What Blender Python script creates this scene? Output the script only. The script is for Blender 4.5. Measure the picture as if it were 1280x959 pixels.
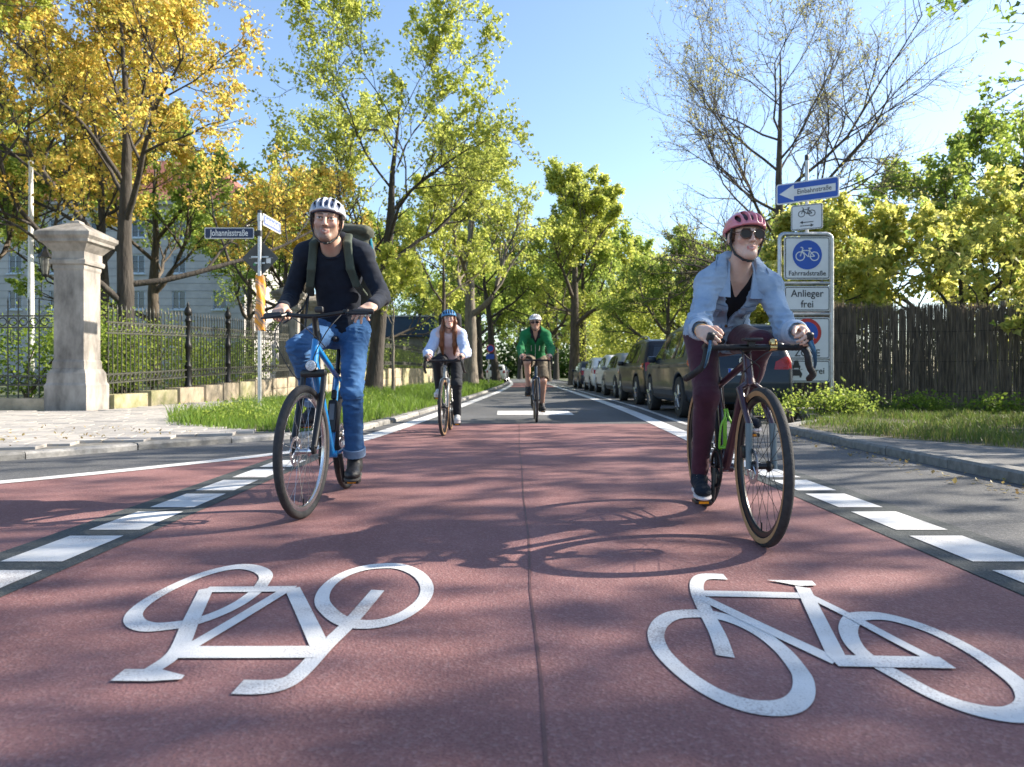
import bpy, bmesh, math, random
import numpy as np
from mathutils import Vector, Matrix

for _o in list(bpy.data.objects):
    bpy.data.objects.remove(_o)
SC = bpy.context.scene
COL = SC.collection
random.seed(7)
R = math.radians

# ------------------------------------------------------------------ camera
CAM_H = 0.76
_cd = bpy.data.cameras.new('camera')
cam = bpy.data.objects.new('camera', _cd)
COL.objects.link(cam)
cam.location = (0, 0, CAM_H)
cam.rotation_euler = (R(90), 0, 0)
_cd.sensor_width = 36.0
_cd.lens = 930 / 1280 * 36.0
_cd.shift_x = -2 / 1280
_cd.shift_y = -11.5 / 1280
_cd.clip_start = 0.05
_cd.clip_end = 3000
_cd.dof.use_dof = True
_cd.dof.focus_distance = 4.2
_cd.dof.aperture_fstop = 4.0
SC.camera = cam

# ------------------------------------------------------------------ sky, sun, exposure
SUN_EL = R(32)
SUN_H = Vector((0.964, 0.267))            # horizontal direction towards the sun
world = bpy.data.worlds.new('World')
SC.world = world
world.use_nodes = True
_nt = world.node_tree
_nt.nodes.clear()
_sky = _nt.nodes.new('ShaderNodeTexSky')
_sky.sky_type = 'NISHITA'
_sky.sun_disc = False
_sky.sun_elevation = SUN_EL
_sky.sun_rotation = math.atan2(SUN_H.x, SUN_H.y)
_sky.altitude = 300
_sky.air_density = 1.0
_sky.dust_density = 1.1
_sky.ozone_density = 2.2
_bg = _nt.nodes.new('ShaderNodeBackground')
_bg.inputs[1].default_value = 0.118
_out = _nt.nodes.new('ShaderNodeOutputWorld')
_nt.links.new(_sky.outputs[0], _bg.inputs[0])
_nt.links.new(_bg.outputs[0], _out.inputs[0])

_ld = bpy.data.lights.new('sun', 'SUN')
sun = bpy.data.objects.new('sun', _ld)
COL.objects.link(sun)
_ld.energy = 4.8
_ld.angle = R(0.55)
_ld.color = (1.0, 0.90, 0.76)
_sd = Vector((math.cos(SUN_EL) * SUN_H.x, math.cos(SUN_EL) * SUN_H.y, math.sin(SUN_EL)))
sun.rotation_euler = _sd.to_track_quat('Z', 'Y').to_euler()
sun.location = (30, 10, 30)

SC.view_settings.view_transform = 'Standard'
SC.view_settings.look = 'None'
SC.view_settings.gamma = 1.0
SC.view_settings.exposure = 1.35
SC.view_settings.use_curve_mapping = False
SC.cycles.use_denoising = True
SC.cycles.max_bounces = 7
SC.cycles.diffuse_bounces = 3
SC.cycles.transmission_bounces = 4
SC.cycles.transparent_max_bounces = 6
SC.cycles.caustics_reflective = False
SC.cycles.caustics_refractive = False

# ------------------------------------------------------------------ helpers
def tag(o, label=None, cat=None, group=None, kind=None):
    if label: o['label'] = label
    if cat: o['category'] = cat
    if group: o['group'] = group
    if kind: o['kind'] = kind
    return o

def empty(name, loc=(0, 0, 0), rz=0.0, label=None, cat=None, group=None):
    o = bpy.data.objects.new(name, None)
    o.empty_display_size = 0.1
    COL.objects.link(o)
    o.location = loc
    o.rotation_euler = (0, 0, rz)
    return tag(o, label, cat, group)

def link(name, me, mat=None, parent=None):
    o = bpy.data.objects.new(name, me)
    COL.objects.link(o)
    if mat is not None and len(me.materials) == 0:
        me.materials.append(mat)
    if parent is not None:
        o.parent = parent
    return o

def copy_tree(o, parent=None):
    c = o.copy()
    COL.objects.link(c)
    c.parent = parent
    for ch in list(o.children):
        copy_tree(ch, c)
    return c

def np_mesh(name, V, F, smooth=True):
    """V (n,3) float, F (m,k) int with one k."""
    V = np.asarray(V, np.float32); F = np.asarray(F, np.int32)
    me = bpy.data.meshes.new(name)
    me.vertices.add(len(V))
    me.vertices.foreach_set('co', V.ravel())
    m, k = F.shape
    me.loops.add(m * k)
    me.loops.foreach_set('vertex_index', F.ravel())
    me.polygons.add(m)
    me.polygons.foreach_set('loop_start', np.arange(0, m * k, k, dtype=np.int32))
    me.polygons.foreach_set('loop_total', np.full(m, k, np.int32))
    me.polygons.foreach_set('use_smooth', np.full(m, smooth, bool))
    me.update(calc_edges=True)
    return me

def frame_from(d):
    d = Vector(d).normalized()
    a = Vector((0, 0, 1)) if abs(d.z) < 0.9 else Vector((1, 0, 0))
    u = d.cross(a).normalized()
    return u, d.cross(u).normalized(), d

class MB:
    def __init__(s):
        s.v = []; s.f = []
    def add(s, vs, fs, M=None):
        b = len(s.v)
        if M is not None:
            vs = [M @ Vector(p) for p in vs]
        s.v.extend([tuple(p) for p in vs])
        s.f.extend([tuple(i + b for i in f) for f in fs])
        return s
    def box(s, c, size, M=None, bev=0.0):
        x, y, z = [q / 2 for q in size]
        c = Vector(c)
        if bev <= 0:
            vs = [c + Vector((i * x, j * y, k * z)) for i in (-1, 1) for j in (-1, 1) for k in (-1, 1)]
            fs = [(0, 1, 3, 2), (4, 6, 7, 5), (0, 4, 5, 1), (2, 3, 7, 6), (0, 2, 6, 4), (1, 5, 7, 3)]
            return s.add(vs, fs, M)
        bm = bmesh.new()
        bmesh.ops.create_cube(bm, size=1.0)
        bmesh.ops.scale(bm, vec=size, verts=bm.verts)
        bmesh.ops.bevel(bm, geom=bm.edges[:], offset=bev, segments=2, affect='EDGES', profile=0.5)
        bm.verts.index_update()
        vs = [c + v.co for v in bm.verts]
        fs = [tuple(v.index for v in f.verts) for f in bm.faces]
        bm.free()
        return s.add(vs, fs, M)
    def tube(s, pts, r, n=8, closed=False, caps=True, M=None, flat=1.0):
        pts = [Vector(p) for p in pts]
        N = len(pts)
        rr = [r] * N if isinstance(r, (int, float)) else list(r)
        u, w, d = frame_from((pts[1] - pts[0]) if N > 1 else (0, 0, 1))
        vs = []; fs = []
        for i, p in enumerate(pts):
            if closed:
                t = (pts[(i + 1) % N] - pts[i - 1])
            else:
                t = pts[min(i + 1, N - 1)] - pts[max(i - 1, 0)]
            t.normalize()
            u = (u - t * u.dot(t))
            if u.length < 1e-6: u = frame_from(t)[0]
            u.normalize()
            w = t.cross(u)
            for k in range(n):
                a = 2 * math.pi * k / n
                vs.append(p + (u * math.cos(a) + w * math.sin(a) * flat) * rr[i])
        for i in range(N if closed else N - 1):
            j = (i + 1) % N
            for k in range(n):
                k2 = (k + 1) % n
                fs.append((i * n + k, i * n + k2, j * n + k2, j * n + k))
        if caps and not closed:
            fs.append(tuple(range(n - 1, -1, -1)))
            fs.append(tuple(range((N - 1) * n, N * n)))
        return s.add(vs, fs, M)
    def lathe(s, prof, n=16, o=(0, 0, 0), axis=(0, 0, 1), M=None, caps=True):
        u, w, d = frame_from(axis)
        o = Vector(o)
        vs = []; fs = []
        for (r, z) in prof:
            for k in range(n):
                a = 2 * math.pi * k / n
                vs.append(o + d * z + (u * math.cos(a) + w * math.sin(a)) * r)
        for i in range(len(prof) - 1):
            for k in range(n):
                k2 = (k + 1) % n
                fs.append((i * n + k, i * n + k2, (i + 1) * n + k2, (i + 1) * n + k))
        if caps:
            fs.append(tuple(range(n - 1, -1, -1)))
            b = (len(prof) - 1) * n
            fs.append(tuple(range(b, b + n)))
        return s.add(vs, fs, M)
    def torus(s, c, axis, RR, r, n=32, m=8, M=None, ang=(0, 2 * math.pi), ry=None):
        u, w, d = frame_from(axis); c = Vector(c); ry = ry or r
        full = abs(ang[1] - ang[0]) > 6.28
        cnt = n if full else n + 1
        vs = []; fs = []
        for i in range(cnt):
            a = ang[0] + (ang[1] - ang[0]) * i / n
            q = u * math.cos(a) + w * math.sin(a)
            for k in range(m):
                b = 2 * math.pi * k / m
                vs.append(c + q * (RR + r * math.cos(b)) + d * ry * math.sin(b))
        for i in range(n if full else n):
            j = (i + 1) % cnt
            for k in range(m):
                k2 = (k + 1) % m
                fs.append((i * m + k, j * m + k, j * m + k2, i * m + k2))
        return s.add(vs, fs, M)
    def prism(s, poly, z0, z1, M=None):
        n = len(poly)
        vs = [(x, y, z0) for x, y in poly] + [(x, y, z1) for x, y in poly]
        fs = [tuple(range(n - 1, -1, -1)), tuple(range(n, 2 * n))]
        fs += [(i, (i + 1) % n, (i + 1) % n + n, i + n) for i in range(n)]
        return s.add(vs, fs, M)
    def sphere(s, c, r, n=12, m=8, M=None):
        rx, ry, rz = (r, r, r) if isinstance(r, (int, float)) else r
        c = Vector(c); vs = [c + Vector((0, 0, rz))]
        for i in range(1, m):
            t = math.pi * i / m
            for k in range(n):
                a = 2 * math.pi * k / n
                vs.append(c + Vector((rx * math.sin(t) * math.cos(a), ry * math.sin(t) * math.sin(a), rz * math.cos(t))))
        vs.append(c - Vector((0, 0, rz)))
        fs = [(0, 1 + k, 1 + (k + 1) % n) for k in range(n)]
        for i in range(m - 2):
            for k in range(n):
                a = 1 + i * n + k; b = 1 + i * n + (k + 1) % n
                fs.append((a, a + n, b + n, b))
        l = len(vs) - 1; b0 = 1 + (m - 2) * n
        fs += [(l, b0 + (k + 1) % n, b0 + k) for k in range(n)]
        return s.add(vs, fs, M)
    def mesh(s, name, smooth=False, angle=40):
        me = bpy.data.meshes.new(name)
        me.from_pydata(s.v, [], s.f)
        bm = bmesh.new(); bm.from_mesh(me)
        bmesh.ops.recalc_face_normals(bm, faces=bm.faces)
        if smooth:
            lim = R(angle)
            for f in bm.faces: f.smooth = True
            for e in bm.edges:
                if len(e.link_faces) == 2 and e.calc_face_angle(0) > lim: e.smooth = False
        bm.to_mesh(me); bm.free()
        return me
    def build(s, name, mat, parent=None, smooth=True, angle=40):
        return link(name, s.mesh(name, smooth, angle), mat, parent)

def sheet(name, poly, z, mat, parent=None, sub=0):
    """flat polygon at height z, triangulated"""
    bm = bmesh.new()
    vs = [bm.verts.new((x, y, z)) for x, y in poly]
    f = bm.faces.new(vs)
    if f.calc_center_median() is not None: pass
    bm.normal_update()
    if f.normal.z < 0: f.normal_flip()
    bmesh.ops.triangulate(bm, faces=bm.faces[:])
    me = bpy.data.meshes.new(name); bm.to_mesh(me); bm.free()
    return link(name, me, mat, parent)

def ribbon_poly(pts, w):
    """closed outline around an open polyline; w scalar or list"""
    P = [Vector(p).to_2d() if len(p) > 2 else Vector(p) for p in pts]
    n = len(P); W = [w] * n if isinstance(w, (int, float)) else w
    L = []; Rr = []
    for i in range(n):
        t = (P[min(i + 1, n - 1)] - P[max(i - 1, 0)]).normalized()
        q = Vector((-t.y, t.x)) * W[i] / 2
        L.append(P[i] + q); Rr.append(P[i] - q)
    return L, Rr

def ribbon(mb, pts, w, z, closed=False, sy=1.0):
    """flat strip of quads; sy: stretch factor along y"""
    P = [Vector((p[0], p[1] / sy)) for p in pts]
    n = len(P)
    vs = []; fs = []
    for i in range(n):
        a = P[(i + 1) % n] if (closed or i < n - 1) else P[i]
        b = P[i - 1] if (closed or i > 0) else P[i]
        t = (a - b).normalized()
        q = Vector((-t.y, t.x)) * w / 2
        for s_ in (1, -1):
            e = P[i] + q * s_
            vs.append((e.x, e.y * sy, z))
    for i in range(n if closed else n - 1):
        j = (i + 1) % n
        fs.append((2 * i, 2 * i + 1, 2 * j + 1, 2 * j))
    mb.add(vs, fs)

def smooth_path(pts, k=6, closed=False):
    P = [Vector(p) for p in pts]; n = len(P); out = []
    rng = range(n) if closed else range(n - 1)
    for i in rng:
        p0 = P[i - 1] if (closed or i > 0) else P[i]
        p1 = P[i]; p2 = P[(i + 1) % n]
        p3 = P[(i + 2) % n] if (closed or i + 2 < n) else p2
        for j in range(k):
            t = j / k
            out.append(0.5 * ((2 * p1) + (p2 - p0) * t + (2 * p0 - 5 * p1 + 4 * p2 - p3) * t * t + (3 * p1 - p0 - 3 * p2 + p3) * t ** 3))
    if not closed: out.append(P[-1].copy())
    return out

def interp(poly, y):
    """x of a polyline (x,y) at y"""
    for (x0, y0), (x1, y1) in zip(poly[:-1], poly[1:]):
        if y0 <= y <= y1:
            return x0 + (x1 - x0) * (y - y0) / max(1e-9, y1 - y0)
    return poly[0][0] if y < poly[0][1] else poly[-1][0]

def in_poly(x, y, poly):
    c = False; n = len(poly); j = n - 1
    for i in range(n):
        xi, yi = poly[i]; xj, yj = poly[j]
        if (yi > y) != (yj > y) and x < (xj - xi) * (y - yi) / (yj - yi) + xi: c = not c
        j = i
    return c

def text_mesh(txt, size, align='CENTER', xscale=1.0, bold=0.0):
    cu = bpy.data.curves.new('t', 'FONT')
    cu.body = txt; cu.size = size; cu.align_x = align; cu.align_y = 'CENTER'; cu.offset = bold
    cu.resolution_u = 3
    o = bpy.data.objects.new('t', cu); COL.objects.link(o)
    bpy.context.view_layer.update()
    dg = bpy.context.evaluated_depsgraph_get()
    me = bpy.data.meshes.new_from_object(o.evaluated_get(dg))
    bpy.data.objects.remove(o); bpy.data.curves.remove(cu)
    for v in me.vertices: v.co.x *= xscale
    me.materials.clear()
    return me

# ------------------------------------------------------------------ materials
MATS = {}
def nmat(name):
    m = bpy.data.materials.new(name); m.use_nodes = True
    nt = m.node_tree
    return m, nt, nt.nodes['Principled BSDF']

def pm(name, col, rough=0.5, metal=0.0, var=0.12, scale=6.0, bump=0.0, bscale=60.0, col2=None, coat=0.0, spec=0.5,
       sheen=0.0, stretch=(1, 1, 1), lo=0.35, hi=0.65, rvar=0.0, detail=4.0, bdist=0.01):
    """procedural principled: noise-mixed colour, optional bump"""
    if name in MATS: return MATS[name]
    m, nt, b = nmat(name)
    N = nt.nodes.new; L = nt.links.new
    tc = N('ShaderNodeTexCoord'); mp = N('ShaderNodeMapping')
    mp.inputs['Scale'].default_value = stretch
    L(tc.outputs['Object'], mp.inputs[0])
    no = N('ShaderNodeTexNoise'); no.inputs['Scale'].default_value = scale; no.inputs['Detail'].default_value = detail
    no.inputs['Roughness'].default_value = 0.6
    L(mp.outputs[0], no.inputs[0])
    mr = N('ShaderNodeMapRange'); mr.inputs[1].default_value = lo; mr.inputs[2].default_value = hi
    L(no.outputs[0], mr.inputs[0])
    mx = N('ShaderNodeMix'); mx.data_type = 'RGBA'
    c = tuple(col[:3])
    c2 = tuple(col2[:3]) if col2 else tuple(q * (1 - var * 2) for q in c)
    mx.inputs[6].default_value = (*c2, 1); mx.inputs[7].default_value = (*c, 1)
    L(mr.outputs[0], mx.inputs[0])
    L(mx.outputs[2], b.inputs['Base Color'])
    b.inputs['Roughness'].default_value = rough
    b.inputs['Metallic'].default_value = metal
    b.inputs['Coat Weight'].default_value = coat
    b.inputs['Coat Roughness'].default_value = 0.06
    b.inputs['Specular IOR Level'].default_value = spec
    if sheen: b.inputs['Sheen Weight'].default_value = sheen
    if rvar:
        m2 = N('ShaderNodeMapRange'); m2.inputs[3].default_value = rough - rvar; m2.inputs[4].default_value = min(1, rough + rvar)
        L(no.outputs[0], m2.inputs[0]); L(m2.outputs[0], b.inputs['Roughness'])
    if bump:
        n2 = N('ShaderNodeTexNoise'); n2.inputs['Scale'].default_value = bscale; n2.inputs['Detail'].default_value = 3
        L(mp.outputs[0], n2.inputs[0])
        bp = N('ShaderNodeBump'); bp.inputs['Strength'].default_value = bump; bp.inputs['Distance'].default_value = bdist
        L(n2.outputs[0], bp.inputs['Height']); L(bp.outputs[0], b.inputs['Normal'])
    MATS[name] = m
    return m

def leaf_mat(name, c1, c2, c3, trans=0.5, rough=0.5):
    """three-colour random per leaf, translucent"""
    if name in MATS: return MATS[name]
    m, nt, b = nmat(name)
    N = nt.nodes.new; L = nt.links.new
    g = N('ShaderNodeNewGeometry')
    cr = N('ShaderNodeValToRGB')
    e = cr.color_ramp.elements
    e[0].position = 0.0; e[0].color = (*c1, 1)
    e[1].position = 1.0; e[1].color = (*c3, 1)
    k = cr.color_ramp.elements.new(0.5); k.color = (*c2, 1)
    L(g.outputs['Random Per Island'], cr.inputs[0])
    L(cr.outputs[0], b.inputs['Base Color'])
    b.inputs['Roughness'].default_value = rough
    b.inputs['Specular IOR Level'].default_value = 0.35
    tr = N('ShaderNodeBsdfTranslucent')
    hs = N('ShaderNodeHueSaturation'); hs.inputs['Saturation'].default_value = 0.96; hs.inputs['Value'].default_value = 1.8
    L(cr.outputs[0], hs.inputs['Color']); L(hs.outputs[0], tr.inputs[0])
    mx = N('ShaderNodeMixShader'); mx.inputs[0].default_value = trans
    L(b.outputs[0], mx.inputs[1]); L(tr.outputs[0], mx.inputs[2])
    L(mx.outputs[0], nt.nodes['Material Output'].inputs[0])
    MATS[name] = m
    return m

def road_mat(name, c_lo, c_hi, speck, sp_amt=0.5, rough=0.85):
    m, nt, b = nmat(name)
    N = nt.nodes.new; L = nt.links.new
    tc = N('ShaderNodeTexCoord')
    big = N('ShaderNodeTexNoise'); big.inputs['Scale'].default_value = 0.9; big.inputs['Detail'].default_value = 6
    big.inputs['Roughness'].default_value = 0.65
    mp = N('ShaderNodeMapping'); mp.inputs['Scale'].default_value = (1.6, 0.45, 1)
    L(tc.outputs['Object'], mp.inputs[0]); L(mp.outputs[0], big.inputs[0])
    mr = N('ShaderNodeMapRange'); mr.inputs[1].default_value = 0.3; mr.inputs[2].default_value = 0.7
    L(big.outputs[0], mr.inputs[0])
    mx = N('ShaderNodeMix'); mx.data_type = 'RGBA'
    mx.inputs[6].default_value = (*c_lo, 1); mx.inputs[7].default_value = (*c_hi, 1)
    L(mr.outputs[0], mx.inputs[0])
    vo = N('ShaderNodeTexVoronoi'); vo.inputs['Scale'].default_value = 110
    L(tc.outputs['Object'], vo.inputs['Vector'])
    sep = N('ShaderNodeSeparateColor'); L(vo.outputs['Color'], sep.inputs[0])
    m3 = N('ShaderNodeMapRange'); m3.inputs[1].default_value = 0.62; m3.inputs[2].default_value = 1.0
    m3.inputs[4].default_value = sp_amt
    L(sep.outputs[0], m3.inputs[0])
    mx2 = N('ShaderNodeMix'); mx2.data_type = 'RGBA'
    L(m3.outputs[0], mx2.inputs[0]); L(mx.outputs[2], mx2.inputs[6]); mx2.inputs[7].default_value = (*speck, 1)
    # broad stains and tyre-polished tracks
    st = N('ShaderNodeTexNoise'); st.inputs['Scale'].default_value = 0.35; st.inputs['Detail'].default_value = 8; st.inputs['Roughness'].default_value = 0.7
    L(tc.outputs['Object'], st.inputs[0])
    m6 = N('ShaderNodeMapRange'); m6.inputs[1].default_value = 0.35; m6.inputs[2].default_value = 0.62; m6.inputs[3].default_value = 0.74; m6.inputs[4].default_value = 1.06
    L(st.outputs[0], m6.inputs[0])
    # fine dark pits
    fn = N('ShaderNodeTexNoise'); fn.inputs['Scale'].default_value = 160; fn.inputs['Detail'].default_value = 2
    L(tc.outputs['Object'], fn.inputs[0])
    m4 = N('ShaderNodeMapRange'); m4.inputs[1].default_value = 0.28; m4.inputs[2].default_value = 0.52
    m4.inputs[3].default_value = 0.68; m4.inputs[4].default_value = 1.0
    L(fn.outputs[0], m4.inputs[0])
    mm4 = N('ShaderNodeMath'); mm4.operation = 'MULTIPLY'; L(m4.outputs[0], mm4.inputs[0]); L(m6.outputs[0], mm4.inputs[1])
    mu = N('ShaderNodeMix'); mu.data_type = 'RGBA'; mu.blend_type = 'MULTIPLY'; mu.inputs[0].default_value = 1.0
    cb = N('ShaderNodeCombineColor')
    for i in range(3): L(mm4.outputs[0], cb.inputs[i])
    L(mx2.outputs[2], mu.inputs[6]); L(cb.outputs[0], mu.inputs[7])
    L(mu.outputs[2], b.inputs['Base Color'])
    b.inputs['Roughness'].default_value = rough
    b.inputs['Specular IOR Level'].default_value = 0.4
    bp = N('ShaderNodeBump'); bp.inputs['Strength'].default_value = 0.45; bp.inputs['Distance'].default_value = 0.004
    ad = N('ShaderNodeMath'); ad.operation = 'ADD'
    L(fn.outputs[0], ad.inputs[0]); L(vo.outputs['Distance'], ad.inputs[1])
    L(ad.outputs[0], bp.inputs['Height']); L(bp.outputs[0], b.inputs['Normal'])
    return m

def paint_mat(name, col, under, wear=0.5):
    """road paint with worn flecks showing the surface below"""
    m, nt, b = nmat(name)
    N = nt.nodes.new; L = nt.links.new
    tc = N('ShaderNodeTexCoord')
    n1 = N('ShaderNodeTexNoise'); n1.inputs['Scale'].default_value = 150; n1.inputs['Detail'].default_value = 3
    n2 = N('ShaderNodeTexNoise'); n2.inputs['Scale'].default_value = 3.0; n2.inputs['Detail'].default_value = 5
    L(tc.outputs['Object'], n1.inputs[0]); L(tc.outputs['Object'], n2.inputs[0])
    mu = N('ShaderNodeMath'); mu.operation = 'MULTIPLY'
    L(n1.outputs[0], mu.inputs[0]); L(n2.outputs[0], mu.inputs[1])
    mr = N('ShaderNodeMapRange'); mr.inputs[1].default_value = 0.08 + 0.07 * wear; mr.inputs[2].default_value = 0.17 + 0.11 * wear
    L(mu.outputs[0], mr.inputs[0])
    mx = N('ShaderNodeMix'); mx.data_type = 'RGBA'
    mx.inputs[6].default_value = (*under, 1); mx.inputs[7].default_value = (*col, 1)
    L(mr.outputs[0], mx.inputs[0]); 
    n3 = N('ShaderNodeTexNoise'); n3.inputs['Scale'].default_value = 7; n3.inputs['Detail'].default_value = 6
    L(tc.outputs['Object'], n3.inputs[0])
    m5 = N('ShaderNodeMapRange'); m5.inputs[1].default_value = 0.3; m5.inputs[2].default_value = 0.6; m5.inputs[3].default_value = 0.82
    L(n3.outputs[0], m5.inputs[0])
    cb = N('ShaderNodeCombineColor')
    for i in range(3): L(m5.outputs[0], cb.inputs[i])
    mm = N('ShaderNodeMix'); mm.data_type = 'RGBA'; mm.blend_type = 'MULTIPLY'; mm.inputs[0].default_value = 1
    L(mx.outputs[2], mm.inputs[6]); L(cb.outputs[0], mm.inputs[7])
    L(mm.outputs[2], b.inputs['Base Color'])
    b.inputs['Roughness'].default_value = 0.6
    bp = N('ShaderNodeBump'); bp.inputs['Strength'].default_value = 0.5; bp.inputs['Distance'].default_value = 0.004
    L(n1.outputs[0], bp.inputs['Height']); L(bp.outputs[0], b.inputs['Normal'])
    return m

M_ASPH = road_mat('asphalt', (0.075, 0.078, 0.082), (0.12, 0.122, 0.125), (0.26, 0.26, 0.26), 0.45)
M_ASPH_D = road_mat('asphalt_dark', (0.05, 0.058, 0.06), (0.075, 0.085, 0.085), (0.17, 0.18, 0.18), 0.35)
M_ASPH_L = road_mat('pavement_asphalt', (0.12, 0.12, 0.12), (0.17, 0.168, 0.165), (0.28, 0.28, 0.27), 0.4)
M_RED = road_mat('red_surfacing', (0.20, 0.090, 0.088), (0.30, 0.152, 0.146), (0.40, 0.27, 0.26), 0.35)
M_PAINT = paint_mat('white_paint', (0.68, 0.68, 0.665), (0.30, 0.26, 0.25), 0.45)
M_PAINT_W = paint_mat('worn_white_paint', (0.72, 0.72, 0.70), (0.25, 0.22, 0.22), 0.8)
M_SLAB = pm('paving_slab', (0.46, 0.43, 0.39), 0.9, var=0.12, scale=3, bump=0.4, bscale=120)
M_SLAB2 = pm('paving_slab_grey', (0.38, 0.36, 0.335), 0.9, var=0.14, scale=3, bump=0.4, bscale=120)
M_KERB = pm('kerb_granite', (0.36, 0.35, 0.33), 0.85, var=0.2, scale=14, bump=0.5, bscale=90)
M_KERB2 = pm('kerb_granite_dark', (0.24, 0.235, 0.22), 0.85, var=0.2, scale=14, bump=0.5, bscale=90)
M_SAND = pm('sandstone', (0.50, 0.41, 0.29), 0.9, var=0.25, scale=3, bump=0.5, bscale=40, col2=(0.27, 0.23, 0.16))
M_SAND2 = pm('sandstone_mossy', (0.40, 0.35, 0.23), 0.9, var=0.25, scale=4, bump=0.5, bscale=40, col2=(0.20, 0.20, 0.09))
M_PILLAR = pm('pillar_sandstone', (0.38, 0.35, 0.315), 0.9, scale=2.6, bump=0.5, bscale=45, stretch=(1, 1, .45), col2=(0.11, 0.10, 0.09), lo=0.32, hi=0.62, detail=8)
M_IRON = pm('fence_iron', (0.10, 0.10, 0.085), 0.55, metal=0.4, var=0.25, scale=20)
M_IRON_D = pm('post_iron', (0.025, 0.025, 0.025), 0.45, metal=0.5, var=0.2, scale=20)
M_GALV = pm('galvanised_steel', (0.55, 0.56, 0.57), 0.4, metal=0.75, var=0.12, scale=18, rvar=0.1)
M_SOIL = pm('soil', (0.12, 0.10, 0.065), 0.95, var=0.2, scale=3, bump=0.6, bscale=30, col2=(0.07, 0.075, 0.03))
M_GROUND = pm('meadow_ground', (0.09, 0.11, 0.04), 0.95, var=0.2, scale=0.6, bump=0.5, bscale=8, col2=(0.06, 0.07, 0.03))
M_BARK = pm('bark', (0.13, 0.105, 0.08), 0.95, var=0.25, scale=9, bump=1.0, bscale=16, stretch=(1, 1, 0.22), col2=(0.055, 0.045, 0.036), bdist=0.03)
M_BARK_L = pm('bark_pale', (0.24, 0.21, 0.17), 0.95, var=0.25, scale=9, bump=0.9, bscale=16, stretch=(1, 1, 0.22), col2=(0.12, 0.10, 0.08), bdist=0.03)
M_BARK_D = pm('bark_dark', (0.075, 0.065, 0.055), 0.95, var=0.25, scale=9, bump=1.0, bscale=16, stretch=(1, 1, 0.22), bdist=0.03)
# ================================================================== ground, road, markings
def px(u, v, s=1.0, ox=0.0, oy=0.0):
    """measured point on the flat road (photo survey) -> ground metres"""
    x = ox + u / s; y = oy + v / s
    d = CAM_H * 930.0 / (y - 468.0)
    return ((x - 642.0) / 930.0 * d, d)

g = sheet('ground', [(-900, -300), (900, -300), (900, 1500), (-900, 1500)], -0.06, M_GROUND)
tag(g, 'green and brown open ground reaching the horizon', 'ground', kind='structure')

KERB_L = [(-14.0, -3.5), (-9.0, 1.6), (-6.2, 4.6), (-4.49, 6.51), (-4.03, 7.07), (-3.57, 7.71), (-3.2, 8.12), (-2.68, 8.6), (-2.3, 9.25),
          (-2.02, 10.2), (-1.64, 16.1), (-1.1, 32), (-0.7, 50), (-0.6, 75), (-1.4, 120)]
KERB_R = [(3.55, -3.0), (3.5, 5.0), (3.53, 9.4), (3.75, 10.2), (4.3, 10.9), (4.85, 11.5), (5.0, 13.0), (5.15, 20), (5.3, 40), (5.3, 75), (4.6, 120)]
road = sheet('road', [(-40, -12), (40, -12), (40, -3)] + [(x + 0.06, y) for x, y in KERB_R] + [(x - 0.06, y) for x, y in reversed(KERB_L)] + [(-40, -3.4)],
             0.0, M_ASPH)
tag(road, 'blue grey asphalt road running off between rows of trees', 'road', kind='structure')

LINE_L = [(-6.5, 2.3), (-5, 3.65), (-3.59, 5.2), (-2.97, 5.97), (-2.25, 7.07), (-1.92, 8.0), (-1.72, 9.2), (-1.44, 14.1), (-0.95, 25), (-0.52, 37), (-0.15, 60), (-0.6, 100)]
LINE_R = [(2.02, 7.5), (2.12, 9.06), (2.41, 17.2), (2.52, 30), (2.6, 44), (2.7, 60), (2.3, 100)]
ll = [(p.x, p.y) for p in smooth_path([Vector((x, y, 0)) for x, y in LINE_L], 5)]
lr = [(p.x, p.y) for p in smooth_path([Vector((x, y, 0)) for x, y in LINE_R], 5)]
# red cycle-street surfacing across the junction
red_l = [(x + 0.0, y) for x, y in ll if y < 11.4] 
xl = interp(LINE_L, 11.42); xr = interp(LINE_R, 11.38)
rp = [(-8.0, -4), (1.74, -4), (1.74, 7.0), (1.92, 7.6), (2.04, 9.0), (xr, 11.38), (xl, 11.42)] + list(reversed(red_l)) + [(-8.0, 1.2)]
red = sheet('red_road_surface', rp, 0.002, M_RED, road)
far_red = sheet('red_road_surface', [(interp(LINE_L, 43), 43), (interp(LINE_R, 43), 43), (interp(LINE_R, 66), 66), (interp(LINE_L, 66), 66)], 0.002, M_RED, road)
sheet('asphalt_strip', [(-2.18, -4), (-1.74, -4), (-1.74, 6.95), (-2.05, 7.25), (-2.18, 7.05)], 0.0045, M_ASPH_D, road)
sheet('asphalt_strip', [(1.745, -4), (2.2, -4), (2.2, 7.3), (1.93, 7.4), (1.745, 7.0)], 0.004, M_ASPH_D, road)
# seam between the two red lanes
mb = MB(); ribbon(mb, [(0.066, -3), (0.061, 1.2), (0.068, 1.9), (0.058, 2.6), (0.07, 3.4), (0.06, 4.6), (0.068, 6), (0.06, 7.6), (0.07, 9), (0.085, 11.3)], 0.008, 0.004)
mb.build('lane_seam', pm('seam_bitumen', (0.15, 0.065, 0.062), 0.6, var=0.2, scale=12), road)
mb = MB(); ribbon(mb, [(interp(LINE_L, 11.44) + 0.1, 11.43), (xr - 0.1, 11.39)], 0.03, 0.0043)
mb.build('lane_seam', MATS['seam_bitumen'], road)
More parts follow.
